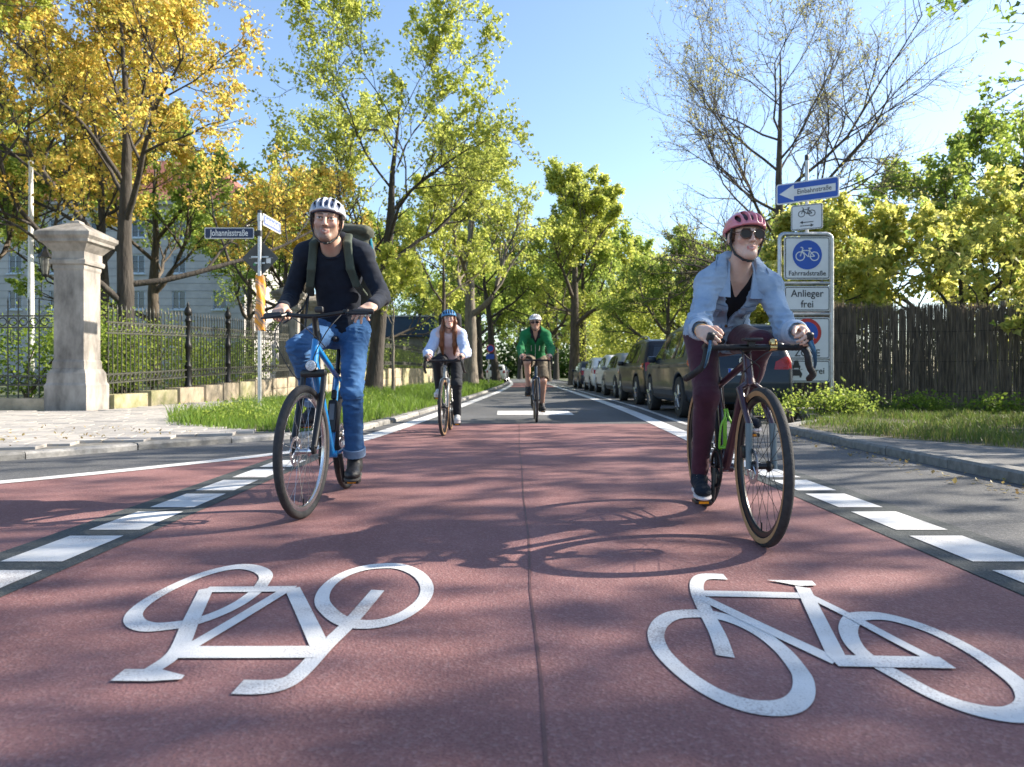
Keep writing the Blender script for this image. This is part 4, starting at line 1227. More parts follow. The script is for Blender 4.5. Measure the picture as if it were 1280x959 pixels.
pr = tree('park_tree', (19.5, 33.0, 0), 'broad green tree beyond the yellow maples', group='green trees beyond the reed fence', seed=71, trunk_h=2.4, trunk_r=0.3, height=10.5, spread=5.2,
     limbs=10, n2=6, n3=6, n4=3, nleaf=20, leaf=0.17, lmat=LM_LIME, ang=(50, 80), clump=.6, tmpl=LEAF2)
for (x, y, a, s, lab) in [(24.5, 31.0, 1.3, 1.15, 'broad green tree behind the reed fence end'), (14.2, 38.0, 2.6, .85, 'smaller green tree seen past the oak trunk'),
                          (10.8, 42.0, 4.0, .8, 'green tree in the gap between oak and parked cars'), (7.5, 36.0, .5, .62, 'small green tree right behind the parked cars')]:
    c = copy_tree(pr); c.location = (x, y, 0); c.rotation_euler.z = a; c.scale = (s, s, s); c['label'] = lab
tree('street_tree', (4.25, 52.0, 0.1), 'tall yellow green street tree beyond the parked cars', seed=81, trunk_h=4.0, trunk_r=0.36, height=16.0, spread=5.0,
     limbs=10, n2=7, n3=6, n4=3, nleaf=24, leaf=0.19, lmat=LM_YG, bark=M_BARK, ang=(40, 72), clump=.4, tmpl=LEAF2)
tree('street_tree', (5.6, 60.0, 0.1), 'green street tree next beyond the tall yellow green one', seed=83, trunk_h=4.0, trunk_r=0.3, height=14.5, spread=5.2,
     limbs=10, n2=7, n3=6, n4=3, nleaf=22, leaf=0.21, lmat=LM_LIME, bark=M_BARK_D, ang=(40, 72), clump=.4, tmpl=LEAF2)
pf = tree('street_tree', (3.6, 78.0, 0), 'distant street tree closing the avenue on the right', group='distant avenue trees', seed=85, trunk_h=4.0, trunk_r=0.32, height=14.0, spread=5.4,
     limbs=10, n2=6, n3=6, n4=3, nleaf=18, leaf=0.26, lmat=LM_LIME, bark=M_BARK_D, ang=(45, 78), clump=.4, tmpl=LEAF2)
for (x, y, a, s, lab) in [(-3.4, 74, 1, 1.0, 'distant street tree on the left of the avenue'), (5.5, 96, 2, 1.05, 'distant street tree far along the right kerb'), (-4.2, 92, 3, 1.05, 'distant street tree far along the left kerb'),
                          (1.0, 118, 4, 1.1, 'distant tree where the avenue bends away'), (-7.5, 110, 5, 1.1, 'distant tree behind the left row'), (9.5, 112, .3, 1.1, 'distant tree behind the right row'),
                          (12.0, 70, 1.7, .9, 'distant tree above the hedge on the right'), (-14, 84, 2.9, 1.1, 'distant tree behind the blue hall')]:
    c = copy_tree(pf); c.location = (x, y, 0); c.rotation_euler.z = a; c.scale = (s, s, s); c['label'] = lab
c_far = bush('far_wood', (0, 150, 0), 'far wood closing the view down the avenue', [(-40 + 9 * k, (k * 7) % 11, 4, 7, 5, 7 + (k * 5) % 4) for k in range(10)] + [(-40 + 9 * k, 4, 2, 8, 5, 3) for k in range(10)], 26000, .8, LM_DRK, cat='wood', seed=91, stems=4)
tag(c_far, kind='stuff')

# trees beyond the right edge of the view that throw the dappled shade
tree('shade_tree', (12.1, 10.9, 0), 'green maple beyond the reed fence, one branch hanging over the verge', seed=101, trunk_h=3.4, trunk_r=0.2, height=7.4, spread=4.8,
     limbs=11, n2=6, n3=6, n4=4, nleaf=5, leaf=0.11, lmat=LM_GRN, ang=(50, 80), clump=.8)
tree('shade_tree', (12.3, 3.0, 0), 'green maple on the right corner shading the painted bicycles', seed=103, trunk_h=4.0, trunk_r=0.25, height=10.5, spread=4.2,
     limbs=10, n2=6, n3=6, n4=4, nleaf=4.0, leaf=0.18, lmat=LM_GRN, ang=(50, 82), clump=1.3)

tree('shade_tree', (14.0, 8.4, 0), 'sparse young maple between the corner tree and the reed fence', seed=107, trunk_h=4.0, trunk_r=0.2, height=10.0, spread=4.0,
     limbs=8, n2=5, n3=5, n4=3, nleaf=3.5, leaf=0.17, lmat=LM_LIME, ang=(50, 80), clump=1.3)
# hedges and bushes
bush('garden_hedge', (-10.6, 15.9, 0.3), 'leafy green shrub bed behind the short railing', [(0, 0, .7, 1.6, .7, .9), (-2.2, .4, .8, 1.5, .8, 1.1), (-4.2, .2, .7, 1.4, .8, 1.0), (1.2, .9, .8, .9, .6, .9)], 9000, .085, LM_GRN, seed=3)
bush('garden_hedge', (-9.1, 18.0, 0.4), 'rounded green shrubs behind the railing right of the pillar', [(0, -1.2, .7, .75, 1.2, .95), (.1, 1.0, .75, .8, 1.3, .95), (-1.4, .6, 1.0, 1.0, 1.6, 1.25), (0, 3.2, .6, .7, 1.2, .85), (-.2, 5.4, .7, .8, 1.4, .9), (-.2, 8, .8, .8, 1.4, 1.0)], 13000, .085, LM_LIME, seed=4)
bush('garden_hedge', (-9.3, 38.0, 0.8), 'long pale green shrubs behind the distant railing', [(0, -5, .8, .8, 2.5, 1.0), (.1, 0, .9, .9, 2.5, 1.1), (.2, 6, .9, 1, 3, 1.1), (.4, 13, 1, 1, 4, 1.2), (.6, 21, 1, 1.2, 4, 1.3)], 8000, .16, LM_LIME, seed=5)
bush('roadside_hedge', (7.4, 24.0, 0.1), 'low sunlit hedge behind the parked cars', [(0, -3, .7, .8, 2.2, .9), (.1, 1, .8, .8, 2.4, 1.0), (.2, 6, .9, .9, 3, 1.1), (.3, 12, .9, .9, 3.2, 1.1), (.3, 17, .9, .9, 3, 1.1)], 9000, .12, LM_LIME, seed=6)
bush('roadside_hedge', (8.6, 46.0, 0.1), 'tall sunlit thicket beyond the parked cars', [(-1.6, -1, 2.6, 1.6, 2.2, 2.9), (.6, 0, 3.6, 2.0, 2.4, 4.2), (3.4, -1, 4.0, 2.2, 2.4, 4.4), (-.8, 6, 3.6, 2, 3, 4.2), (2.2, 9, 4.4, 2.4, 3, 5.0), (-1.6, 14, 3.0, 1.8, 3.4, 3.6), (6.5, -2, 3.8, 2.4, 2.4, 4.2)], 36000, .17, LM_YG, seed=16, shell=.35)
bush('roadside_hedge', (6.4, 19.2, 0.1), 'dark shrubs between the sign frame and the reed fence', [(0, 0, .9, .8, .8, 1.0), (.8, .8, 1.1, .9, .8, 1.2), (-.3, 1.8, 1.2, .9, 1.0, 1.3)], 5000, .11, LM_GRN, seed=7)
bush('roadside_hedge', (11.5, 17.6, 0.1), 'shady shrubs just behind the reed fence', [(-3, 1.2, .8, 1.2, .6, 1.0), (-.8, .6, .8, 1.2, .6, 1.0), (1.2, 0, .8, 1.2, .6, 1.0), (3.4, -.6, .8, 1.4, .6, 1.0)], 6000, .12, LM_GRN, seed=17)
bush('shade_shrub', (10.2, 8.2, 0.05), 'unseen shrub added by the footway to shade the lawn', [(0, 0, 1.5, 1.5, 1.4, 1.7), (.6, .6, 2.9, 1.4, 1.3, 1.6), (.4, -1.8, 2.0, 1.5, 1.3, 2.2)], 9000, .12, LM_GRN, seed=27)  # added beyond the right edge of the view to keep sun off the lawn
bush('shade_shrub', (12.0, 10.6, 0.05), 'second added shrub out of view, shading the lawn', [(0, 0, 1.6, 1.5, 1.4, 1.8), (.4, -.6, 2.9, 1.4, 1.3, 1.7)], 7000, .12, LM_GRN, seed=28)  # another made-up shade caster for the lawn, also out of view
bush('weed_clump', (5.0, 12.3, 0.08), 'tall leafy weeds growing round the feet of the sign frame', [(-.5, 0, .18, .35, .3, .26), (.2, -.1, .2, .45, .3, .3), (.7, .1, .16, .35, .3, .24), (-1.0, -.7, .12, .3, .3, .18)], 3400, .05, LM_LIME, cat='weeds', seed=8, stems=24, shell=.1)
bush('weed_clump', (7.4, 13.5, 0.08), 'low green weeds along the foot of the reed fence', [(0, 0, .12, .7, .35, .2), (1.1, -.4, .1, .6, .3, .18), (-1.0, .6, .12, .5, .3, .22), (2.4, -1.0, .12, .7, .35, .22), (3.6, -1.4, .12, .6, .35, .2)], 4200, .06, LM_GRN, cat='weeds', seed=9, stems=10, shell=.1)

VG2 = [(-5.22, 11.3), (-4.7, 10.1), (-3.65, 9.22), (-2.58, 8.95), (-2.14, 10.3), (-1.76, 16.1), (-1.24, 32), (-0.86, 50), (-0.8, 75), (-3.6, 75), (-4.4, 50), (-5.3, 33), (-5.75, 20), (-5.65, 14)]
for (x, y, lab) in [(-4.2, 10.6, 'leafy weed tuft at the tip of the left verge'), (-3.0, 11.2, 'leafy weed tuft beside the left kerb'), (-4.7, 13.2, 'leafy weed tuft at the foot of the street name post'), (-3.2, 16.0, 'leafy weed tuft in the middle of the verge')]:
    bush('weed_clump', (x, y, .06), lab, [(0, 0, .10, .38, .3, .15), (.5, .3, .08, .3, .3, .13), (-.45, .2, .08, .3, .25, .12)], 900, .05, LM_LIME, cat='weeds', seed=int(abs(x * 10)), stems=5, shell=.1)
grass('verge_grass', VG2, 480, .19, .010, GM_1, 'sunlit tufted grass on the left verge', seed=1, z0=.06, fall=13)
NEAR_LAWN = [(3.72, 8.6), (3.72, 9.45), (3.98, 10.3), (4.5, 10.95), (5.05, 11.6), (5.25, 13.2), (5.4, 17), (6.2, 16), (14, 13.2), (14, 2.2), (11, 2.9), (7.0, 4.75), (4.7, 6.95)]
grass('lawn_grass', NEAR_LAWN, 650, .085, .009, GM_2, 'patchy shaded grass between kerb and reed fence', seed=2, z0=.072, fall=12, clump=1.0)
grass('lawn_grass', [(5.35, 13), (5.5, 40), (5.5, 70), (7, 70), (7.2, 16)], 160, .14, .02, GM_1, 'grass strip behind the parked cars', seed=3, z0=.072, fall=14)

def litter(name, polys, n, label, seed=1, z=.02):
    rng = np.random.default_rng(seed); P = []
    for poly, zz in polys:
        a = np.array(poly); q = rng.uniform(a.min(0), a.max(0), (n * 3, 2)); q = np.array([t for t in q if in_poly(t[0], t[1], poly)][:n]); P.append(np.concatenate([q, np.full((len(q), 1), zz)], 1))
    P = np.concatenate(P); V, F = leaves(P, .035, rng, LEAF2, 0, 6.0); V[:, 2] = np.maximum(V[:, 2], P[:, 2].repeat(4) + .001)
    tag(link(name, np_mesh(name, V, F, False), LM_DEAD), label, 'leaf litter', kind='stuff')
LM_DEAD = leaf_mat('leaf_dead', (0.22, 0.15, 0.06), (0.35, 0.28, 0.10), (0.12, 0.08, 0.04), .2)
litter('leaf_litter', [([(3.0, 4.5), (3.5, 4.5), (3.5, 9.6), (3.2, 9.6)], .004), (NEAR_LAWN, .085), ([(-2.2, 9.5), (-1.9, 9.5), (-1.0, 30), (-1.4, 30)], .01), ([(-6, 6.5), (-4.2, 6.8), (-3.2, 8.4), (-6, 10)], .095)], 260, 'small dry leaves and blossom scattered along kerbs and lawn', seed=4)
# ================================================================== implicit-surface modeller (numpy)
_NR = np.random.default_rng(99); _LAT = _NR.uniform(-1, 1, (32, 32, 32)).astype(np.float32)
def vnoise(p):
    p = np.asarray(p, np.float32); i = np.floor(p).astype(int); f = p - i; f = f * f * (3 - 2 * f); i = i % 32; j = (i + 1) % 32
    def g(a, b, c): return _LAT[a, b, c]
    x0, y0, z0 = i.T; x1, y1, z1 = j.T; u, v, w = f.T
    return ((g(x0, y0, z0) * (1 - u) + g(x1, y0, z0) * u) * (1 - v) + (g(x0, y1, z0) * (1 - u) + g(x1, y1, z0) * u) * v) * (1 - w) + \
           ((g(x0, y0, z1) * (1 - u) + g(x1, y0, z1) * u) * (1 - v) + (g(x0, y1, z1) * (1 - u) + g(x1, y1, z1) * u) * v) * w

A3 = lambda v: np.array(v, np.float64)
def nrm(v):
    v = A3(v); return v / max(1e-9, np.linalg.norm(v))

class Sdf:
    def __init__(s): s.p = []; s.cuts = []
    def cone(s, a, b, ra, rb=None, k=.012, sub=False):
        a, b = A3(a), A3(b); rb = ra if rb is None else rb
        ba = b - a; bb = max(1e-9, ba @ ba); m = max(ra, rb)
        def fn(X, Y, Z):
            x = X - a[0]; y = Y - a[1]; z = Z - a[2]
            t = np.clip((x * ba[0] + y * ba[1] + z * ba[2]) / bb, 0, 1)
            return np.sqrt((x - ba[0] * t) ** 2 + (y - ba[1] * t) ** 2 + (z - ba[2] * t) ** 2) - (ra + (rb - ra) * t)
        s.p.append((fn, np.minimum(a, b) - m, np.maximum(a, b) + m, k, sub)); return s
    def chain(s, pts, rs, k=.012, sub=False):
        for i in range(len(pts) - 1): s.cone(pts[i], pts[i + 1], rs[i], rs[i + 1], k, sub)
        return s
    def ell(s, c, r, Rm=None, k=.012, sub=False):
        c = A3(c); r = A3([r] * 3 if isinstance(r, (int, float)) else r); Rm = np.eye(3) if Rm is None else Rm
        ext = np.sqrt(((Rm * r[None]) ** 2).sum(1))
        def fn(X, Y, Z):
            x = X - c[0]; y = Y - c[1]; z = Z - c[2]
            u = (x * Rm[0, 0] + y * Rm[1, 0] + z * Rm[2, 0]) / r[0]; v = (x * Rm[0, 1] + y * Rm[1, 1] + z * Rm[2, 1]) / r[1]; w = (x * Rm[0, 2] + y * Rm[1, 2] + z * Rm[2, 2]) / r[2]
            k0 = np.sqrt(u * u + v * v + w * w); k1 = np.sqrt((u / r[0]) ** 2 + (v / r[1]) ** 2 + (w / r[2]) ** 2)
            return k0 * (k0 - 1) / np.maximum(k1, 1e-6)
        s.p.append((fn, c - ext, c + ext, k, sub)); return s
    def box(s, c, h, Rm=None, rd=.01, k=.012, sub=False):
        c = A3(c); h = A3(h); Rm = np.eye(3) if Rm is None else Rm; hh = h - rd
        ext = (np.abs(Rm) * h[None]).sum(1)
        def fn(X, Y, Z):
            x = X - c[0]; y = Y - c[1]; z = Z - c[2]
            q = [np.abs(x * Rm[0, i] + y * Rm[1, i] + z * Rm[2, i]) - hh[i] for i in range(3)]
            o = np.sqrt(sum(np.maximum(a, 0) ** 2 for a in q))
            return o + np.minimum(np.maximum(np.maximum(q[0], q[1]), q[2]), 0) - rd
        s.p.append((fn, c - ext, c + ext, k, sub)); return s
    def fun(s, fn, lo, hi, k=.01, sub=True):
        s.p.append((fn, A3(lo), A3(hi), k, sub)); return s
    def cut(s, pt, n, k=.004):
        """keep the side where (x-pt).n < 0"""
        s.cuts.append((A3(pt), nrm(n), k)); return s
    def trim(s, pt, n, rad, k=.004):
        """remove what lies beyond the plane within rad of pt"""
        pt = A3(pt); n = nrm(n)
        def fn(X, Y, Z):
            x = X - pt[0]; y = Y - pt[1]; z = Z - pt[2]
            return np.maximum(-(x * n[0] + y * n[1] + z * n[2]), np.sqrt(x * x + y * y + z * z) - rad)
        s.p.append((fn, pt - rad, pt + rad, k, True)); return s
    def mesh(s, name, h=.004, noise=None, smooth=True, attr=None, dec=.5):
        lo = np.min([q[1] for q in s.p if not q[4]], 0) - 4 * h - .02; hi = np.max([q[2] for q in s.p if not q[4]], 0) + 4 * h + .02
        n = np.ceil((hi - lo) / h).astype(int) + 1
        ax = [(lo[i] + h * np.arange(n[i])).astype(np.float32) for i in range(3)]
        F = np.full(tuple(n), .5, np.float32)
        def smax(a, b, k):
            t = np.clip(.5 - .5 * (b - a) / k, 0, 1); return b * (1 - t) + a * t + k * t * (1 - t)
        for fn, a, b, k, sub in s.p:
            m = k + 3 * h
            i0 = np.clip(((a - m - lo) / h).astype(int), 0, n - 1); i1 = np.clip(((b + m - lo) / h).astype(int) + 2, 1, n)
            if np.any(i1 <= i0): continue
            sl = tuple(slice(i0[j], i1[j]) for j in range(3))
            X = ax[0][sl[0]][:, None, None]; Y = ax[1][sl[1]][None, :, None]; Z = ax[2][sl[2]][None, None, :]
            d = fn(X, Y, Z).astype(np.float32); f = F[sl]
            if sub: F[sl] = smax(f, -d, k)
            else:
                t = np.clip(.5 + .5 * (f - d) / k, 0, 1); F[sl] = f * (1 - t) + d * t - k * t * (1 - t)
        for pt, nn, k in s.cuts:
            d = ((ax[0] - pt[0]) * nn[0])[:, None, None] + ((ax[1] - pt[1]) * nn[1])[None, :, None] + ((ax[2] - pt[2]) * nn[2])[None, None, :]
            F = smax(F, d.astype(np.float32), k)
        V, Q = snets(F, lo, h)
        me = np_mesh(name, V, Q, smooth)
        if noise is not None:
            N = np.zeros(len(V) * 3, np.float32); me.vertices.foreach_get('normal', N); N = N.reshape(-1, 3)
            V = V + N * noise(V)[:, None]
            me.vertices.foreach_set('co', V.astype(np.float32).ravel()); me.update()
        if attr is not None:
            c = attr(V).astype(np.float32); c = np.concatenate([c, np.ones((len(c), 1), np.float32)], 1)
            at = me.color_attributes.new('tint', 'FLOAT_COLOR', 'POINT'); at.data.foreach_set('color', c.ravel())
        return decimate(me, dec) if dec < 1 and len(me.polygons) > 4000 else me

def decimate(me, ratio):
    o = bpy.data.objects.new('d', me); COL.objects.link(o)
    md = o.modifiers.new('d', 'DECIMATE'); md.ratio = ratio
    bpy.context.view_layer.update()
    m2 = bpy.data.meshes.new_from_object(o.evaluated_get(bpy.context.evaluated_depsgraph_get())); m2.name = me.name
    bpy.data.objects.remove(o); bpy.data.meshes.remove(me)
    return m2

def snets(F, lo, h):
    ins = F < 0
    c = [ins[i:ins.shape[0] - 1 + i, j:ins.shape[1] - 1 + j, k:ins.shape[2] - 1 + k] for i in (0, 1) for j in (0, 1) for k in (0, 1)]
    anyv = c[0].copy(); allv = c[0].copy()
    for q in c[1:]: anyv |= q; allv &= q
    act = anyv & ~allv
    I = np.argwhere(act)
    idx = np.full(act.shape, -1, np.int32); idx[act] = np.arange(len(I))
    off = np.array([(i, j, k) for i in (0, 1) for j in (0, 1) for k in (0, 1)])
    val = np.stack([F[I[:, 0] + o[0], I[:, 1] + o[1], I[:, 2] + o[2]] for o in off], 1)
    E = [(a, b) for a in range(8) for b in range(a + 1, 8) if np.abs(off[a] - off[b]).sum() == 1]
    acc = np.zeros((len(I), 3)); cnt = np.zeros(len(I))
    for a, b in E:
        va, vb = val[:, a], val[:, b]; m = (va < 0) != (vb < 0)
        t = np.where(m, va / np.where(m, va - vb, 1), 0)
        acc += np.where(m[:, None], off[a] + (off[b] - off[a]) * t[:, None], 0); cnt += m
    V = lo + h * (I + acc / cnt[:, None])
    Q = []
    for axn in range(3):
        s0 = [slice(None)] * 3; s1 = [slice(None)] * 3; s0[axn] = slice(0, -1); s1[axn] = slice(1, None)
        a = ins[tuple(s0)]; b = ins[tuple(s1)]
        X = np.argwhere(a != b)
        u, v = (axn + 1) % 3, (axn + 2) % 3
        ok = (X[:, u] > 0) & (X[:, v] > 0) & (X[:, u] < ins.shape[u] - 1) & (X[:, v] < ins.shape[v] - 1)
        X = X[ok]; eu = np.eye(3, dtype=int)[u]; ev = np.eye(3, dtype=int)[v]
        g = lambda P: idx[P[:, 0], P[:, 1], P[:, 2]]
        q = np.stack([g(X - eu - ev), g(X - ev), g(X), g(X - eu)], 1)
        fl = a[X[:, 0], X[:, 1], X[:, 2]]
        q[~fl] = q[~fl][:, ::-1]
        Q.append(q)
    Q = np.concatenate(Q); Q = Q[(Q >= 0).all(1)]
    return V, Q

def rotm(yaw=0, pitch=0, roll=0):
    """yaw about z, pitch about x, roll about y (degrees)"""
    y, p, r = map(math.radians, (yaw, pitch, roll))
    Rz = np.array([[math.cos(y), -math.sin(y), 0], [math.sin(y), math.cos(y), 0], [0, 0, 1]])
    Rx = np.array([[1, 0, 0], [0, math.cos(p), -math.sin(p)], [0, math.sin(p), math.cos(p)]])
    Ry = np.array([[math.cos(r), 0, math.sin(r)], [0, 1, 0], [-math.sin(r), 0, math.cos(r)]])
    return Rz @ Rx @ Ry

def ik(a, c, l1, l2, pole):
    a, c = A3(a), A3(c); d = c - a; L = np.linalg.norm(d); L = min(L, (l1 + l2) * .999); d = d / np.linalg.norm(d)
    c = a + d * L
    x = (l1 * l1 - l2 * l2 + L * L) / (2 * L); hgt = math.sqrt(max(0, l1 * l1 - x * x))
    q = A3(pole) - d * (A3(pole) @ d); q = nrm(q)
    return a + d * x + q * hgt, c

def tint_mat(name, rough=.5, sss=0.0, bump=0.0, bscale=200, spec=.4):
    m, nt, b = nmat(name)
    at = nt.nodes.new('ShaderNodeAttribute'); at.attribute_name = 'tint'
    no = nt.nodes.new('ShaderNodeTexNoise'); no.inputs['Scale'].default_value = 60; no.inputs['Detail'].default_value = 4
    tc = nt.nodes.new('ShaderNodeTexCoord'); nt.links.new(tc.outputs['Object'], no.inputs[0])
    mr = nt.nodes.new('ShaderNodeMapRange'); mr.inputs[3].default_value = .88; mr.inputs[4].default_value = 1.1
    nt.links.new(no.outputs[0], mr.inputs[0])
    hs = nt.nodes.new('ShaderNodeHueSaturation'); nt.links.new(at.outputs[0], hs.inputs['Color']); nt.links.new(mr.outputs[0], hs.inputs['Value'])
    nt.links.new(hs.outputs[0], b.inputs['Base Color'])
    b.inputs['Roughness'].default_value = rough; b.inputs['Specular IOR Level'].default_value = spec
    if sss:
        b.inputs['Subsurface Weight'].default_value = sss; b.inputs['Subsurface Radius'].default_value = (.012, .005, .003); b.inputs['Subsurface Scale'].default_value = 1.0
    if bump:
        n2 = nt.nodes.new('ShaderNodeTexNoise'); n2.inputs['Scale'].default_value = bscale; nt.links.new(tc.outputs['Object'], n2.inputs[0])
        bp = nt.nodes.new('ShaderNodeBump'); bp.inputs['Strength'].default_value = bump; bp.inputs['Distance'].default_value = .002
        nt.links.new(n2.outputs[0], bp.inputs['Height']); nt.links.new(bp.outputs[0], b.inputs['Normal'])
    return m
M_SKIN = tint_mat('skin', .5, .15, .15, 250)

def cloth(name, col, col2=None, rough=.85, weave=900, bump=.15, sheen=.05, scale=9, var=.16, fold=.2, fscale=9):
    """woven cloth: broad colour variation, folds and weave bump"""
    if name in MATS: return MATS[name]
    m, nt, b = nmat(name); N = nt.nodes.new; L = nt.links.new
    tc = N('ShaderNodeTexCoord')
    n1 = N('ShaderNodeTexNoise'); n1.inputs['Scale'].default_value = scale; n1.inputs['Detail'].default_value = 6; n1.inputs['Roughness'].default_value = .65
    L(tc.outputs['Object'], n1.inputs[0])
    mr = N('ShaderNodeMapRange'); mr.inputs[1].default_value = .33; mr.inputs[2].default_value = .67; L(n1.outputs[0], mr.inputs[0])
    mx = N('ShaderNodeMix'); mx.data_type = 'RGBA'; c2 = col2 or tuple(q * (1 - 2 * var) for q in col)
    mx.inputs[6].default_value = (*c2, 1); mx.inputs[7].default_value = (*col, 1); L(mr.outputs[0], mx.inputs[0]); L(mx.outputs[2], b.inputs['Base Color'])
    n2 = N('ShaderNodeTexNoise'); n2.inputs['Scale'].default_value = weave; L(tc.outputs['Object'], n2.inputs[0])
    mp = N('ShaderNodeMapping'); mp.inputs['Scale'].default_value = (1, 1, 1.8); mp.inputs['Rotation'].default_value = (.5, .3, .2); L(tc.outputs['Object'], mp.inputs[0])
    n3 = N('ShaderNodeTexNoise'); n3.inputs['Scale'].default_value = fscale; n3.inputs['Detail'].default_value = 2; n3.inputs['Distortion'].default_value = .8; L(mp.outputs[0], n3.inputs[0])
    b1 = N('ShaderNodeBump'); b1.inputs['Strength'].default_value = fold; b1.inputs['Distance'].default_value = .02; L(n3.outputs[0], b1.inputs['Height'])
    b2 = N('ShaderNodeBump'); b2.inputs['Strength'].default_value = bump; b2.inputs['Distance'].default_value = .002; L(n2.outputs[0], b2.inputs['Height']); L(b1.outputs[0], b2.inputs['Normal'])
    L(b2.outputs[0], b.inputs['Normal'])
    b.inputs['Roughness'].default_value = rough; b.inputs['Sheen Weight'].default_value = sheen; b.inputs['Specular IOR Level'].default_value = .25
    MATS[name] = m
    return m
# ================================================================== bicycles. local frame: forward -y, front axle above origin
M_RUB = pm('tyre_rubber', (0.035, 0.035, 0.036), 0.8, var=.2, scale=40, bump=.3, bscale=150)
M_RUBW = pm('tyre_tan', (0.42, 0.24, 0.11), 0.75, var=.1, scale=30)
M_BLK = pm('black_metal', (0.02, 0.02, 0.021), 0.35, metal=.3, var=.1)
M_BLKP = pm('black_plastic', (0.025, 0.025, 0.027), 0.5, var=.1)
M_SIL = pm('polished_alloy', (0.62, 0.62, 0.63), 0.25, metal=.95, var=.06)
M_STEEL = pm('steel_spokes', (0.45, 0.45, 0.46), 0.3, metal=.95, var=.05)
M_CHAIN = pm('chain_steel', (0.12, 0.11, 0.10), 0.4, metal=.9, var=.2, scale=60)
M_TAPE = pm('bar_tape', (0.028, 0.028, 0.03), 0.7, var=.25, scale=30, bump=.5, bscale=60)

def wheel_part(parent, y, r, tw, steer, rim_mat, tyre_mat, wall_mat=None, rotor=True, spokes=28, spoke_mat=None):
    hub = MB()
    hub.lathe([(0.008, -.055), (0.012, -.05), (0.026, -.034), (0.026, -.028), (0.014, -.02), (0.014, .02), (0.026, .028), (0.026, .034), (0.012, .05), (0.008, .055)], 12, axis=(1, 0, 0))
    w = hub.build('wheel', M_BLK if rim_mat is not M_SIL else M_SIL, parent)
    w.location = (0, y, r); w.rotation_euler = (0, 0, steer)
    m = MB(); m.torus((0, 0, 0), (1, 0, 0), r - tw / 2, tw / 2, 72, 12); ty = m.build('tyre', tyre_mat, w)
    if wall_mat is not None:
        for s in (-1, 1):
            m = MB(); m.lathe([(r - tw * .92, s * tw * .40), (r - tw * .62, s * tw * .505), (r - tw * .40, s * tw * .50)], 72, axis=(1, 0, 0), caps=False); m.build('sidewall', wall_mat, w)
    m = MB(); rr = r - tw
    m.lathe([(rr + .004, -.011), (rr - .004, -.013), (rr - .022, -.008), (rr - .026, 0), (rr - .022, .008), (rr - .004, .013), (rr + .004, .011)], 72, axis=(1, 0, 0), caps=False); m.build('rim', rim_mat, w)
    m = MB()
    for k in range(spokes):
        a = 2 * math.pi * k / spokes; b = a + (0.42 if (k // 2) % 2 else -0.42); s = -1 if k % 2 else 1
        m.tube([(s * .03, .024 * math.cos(b), .024 * math.sin(b)), (0, (rr - .022) * math.cos(a), (rr - .022) * math.sin(a))], 0.0013, 3, caps=False)
    m.build('spokes', spoke_mat or M_STEEL, w)
    if rotor:
        m = MB(); m.lathe([(.058, .0405), (.08, .0405), (.08, .0425), (.058, .0425), (.058, .0405)], 36, axis=(-1, 0, 0), caps=False)
        for k in range(6):
            a = k * math.pi / 3; m.tube([(-.0415, .02 * math.cos(a), .02 * math.sin(a)), (-.0415, .06 * math.cos(a + .5), .06 * math.sin(a + .5))], .0035, 4)
        m.build('brake_rotor', M_SIL, w)
    m = MB(); m.tube([(0, 0, -(r - tw - .02)), (0, 0, -(r - tw - .06))], .004, 5); m.build('valve', M_BLK, w)
    return w

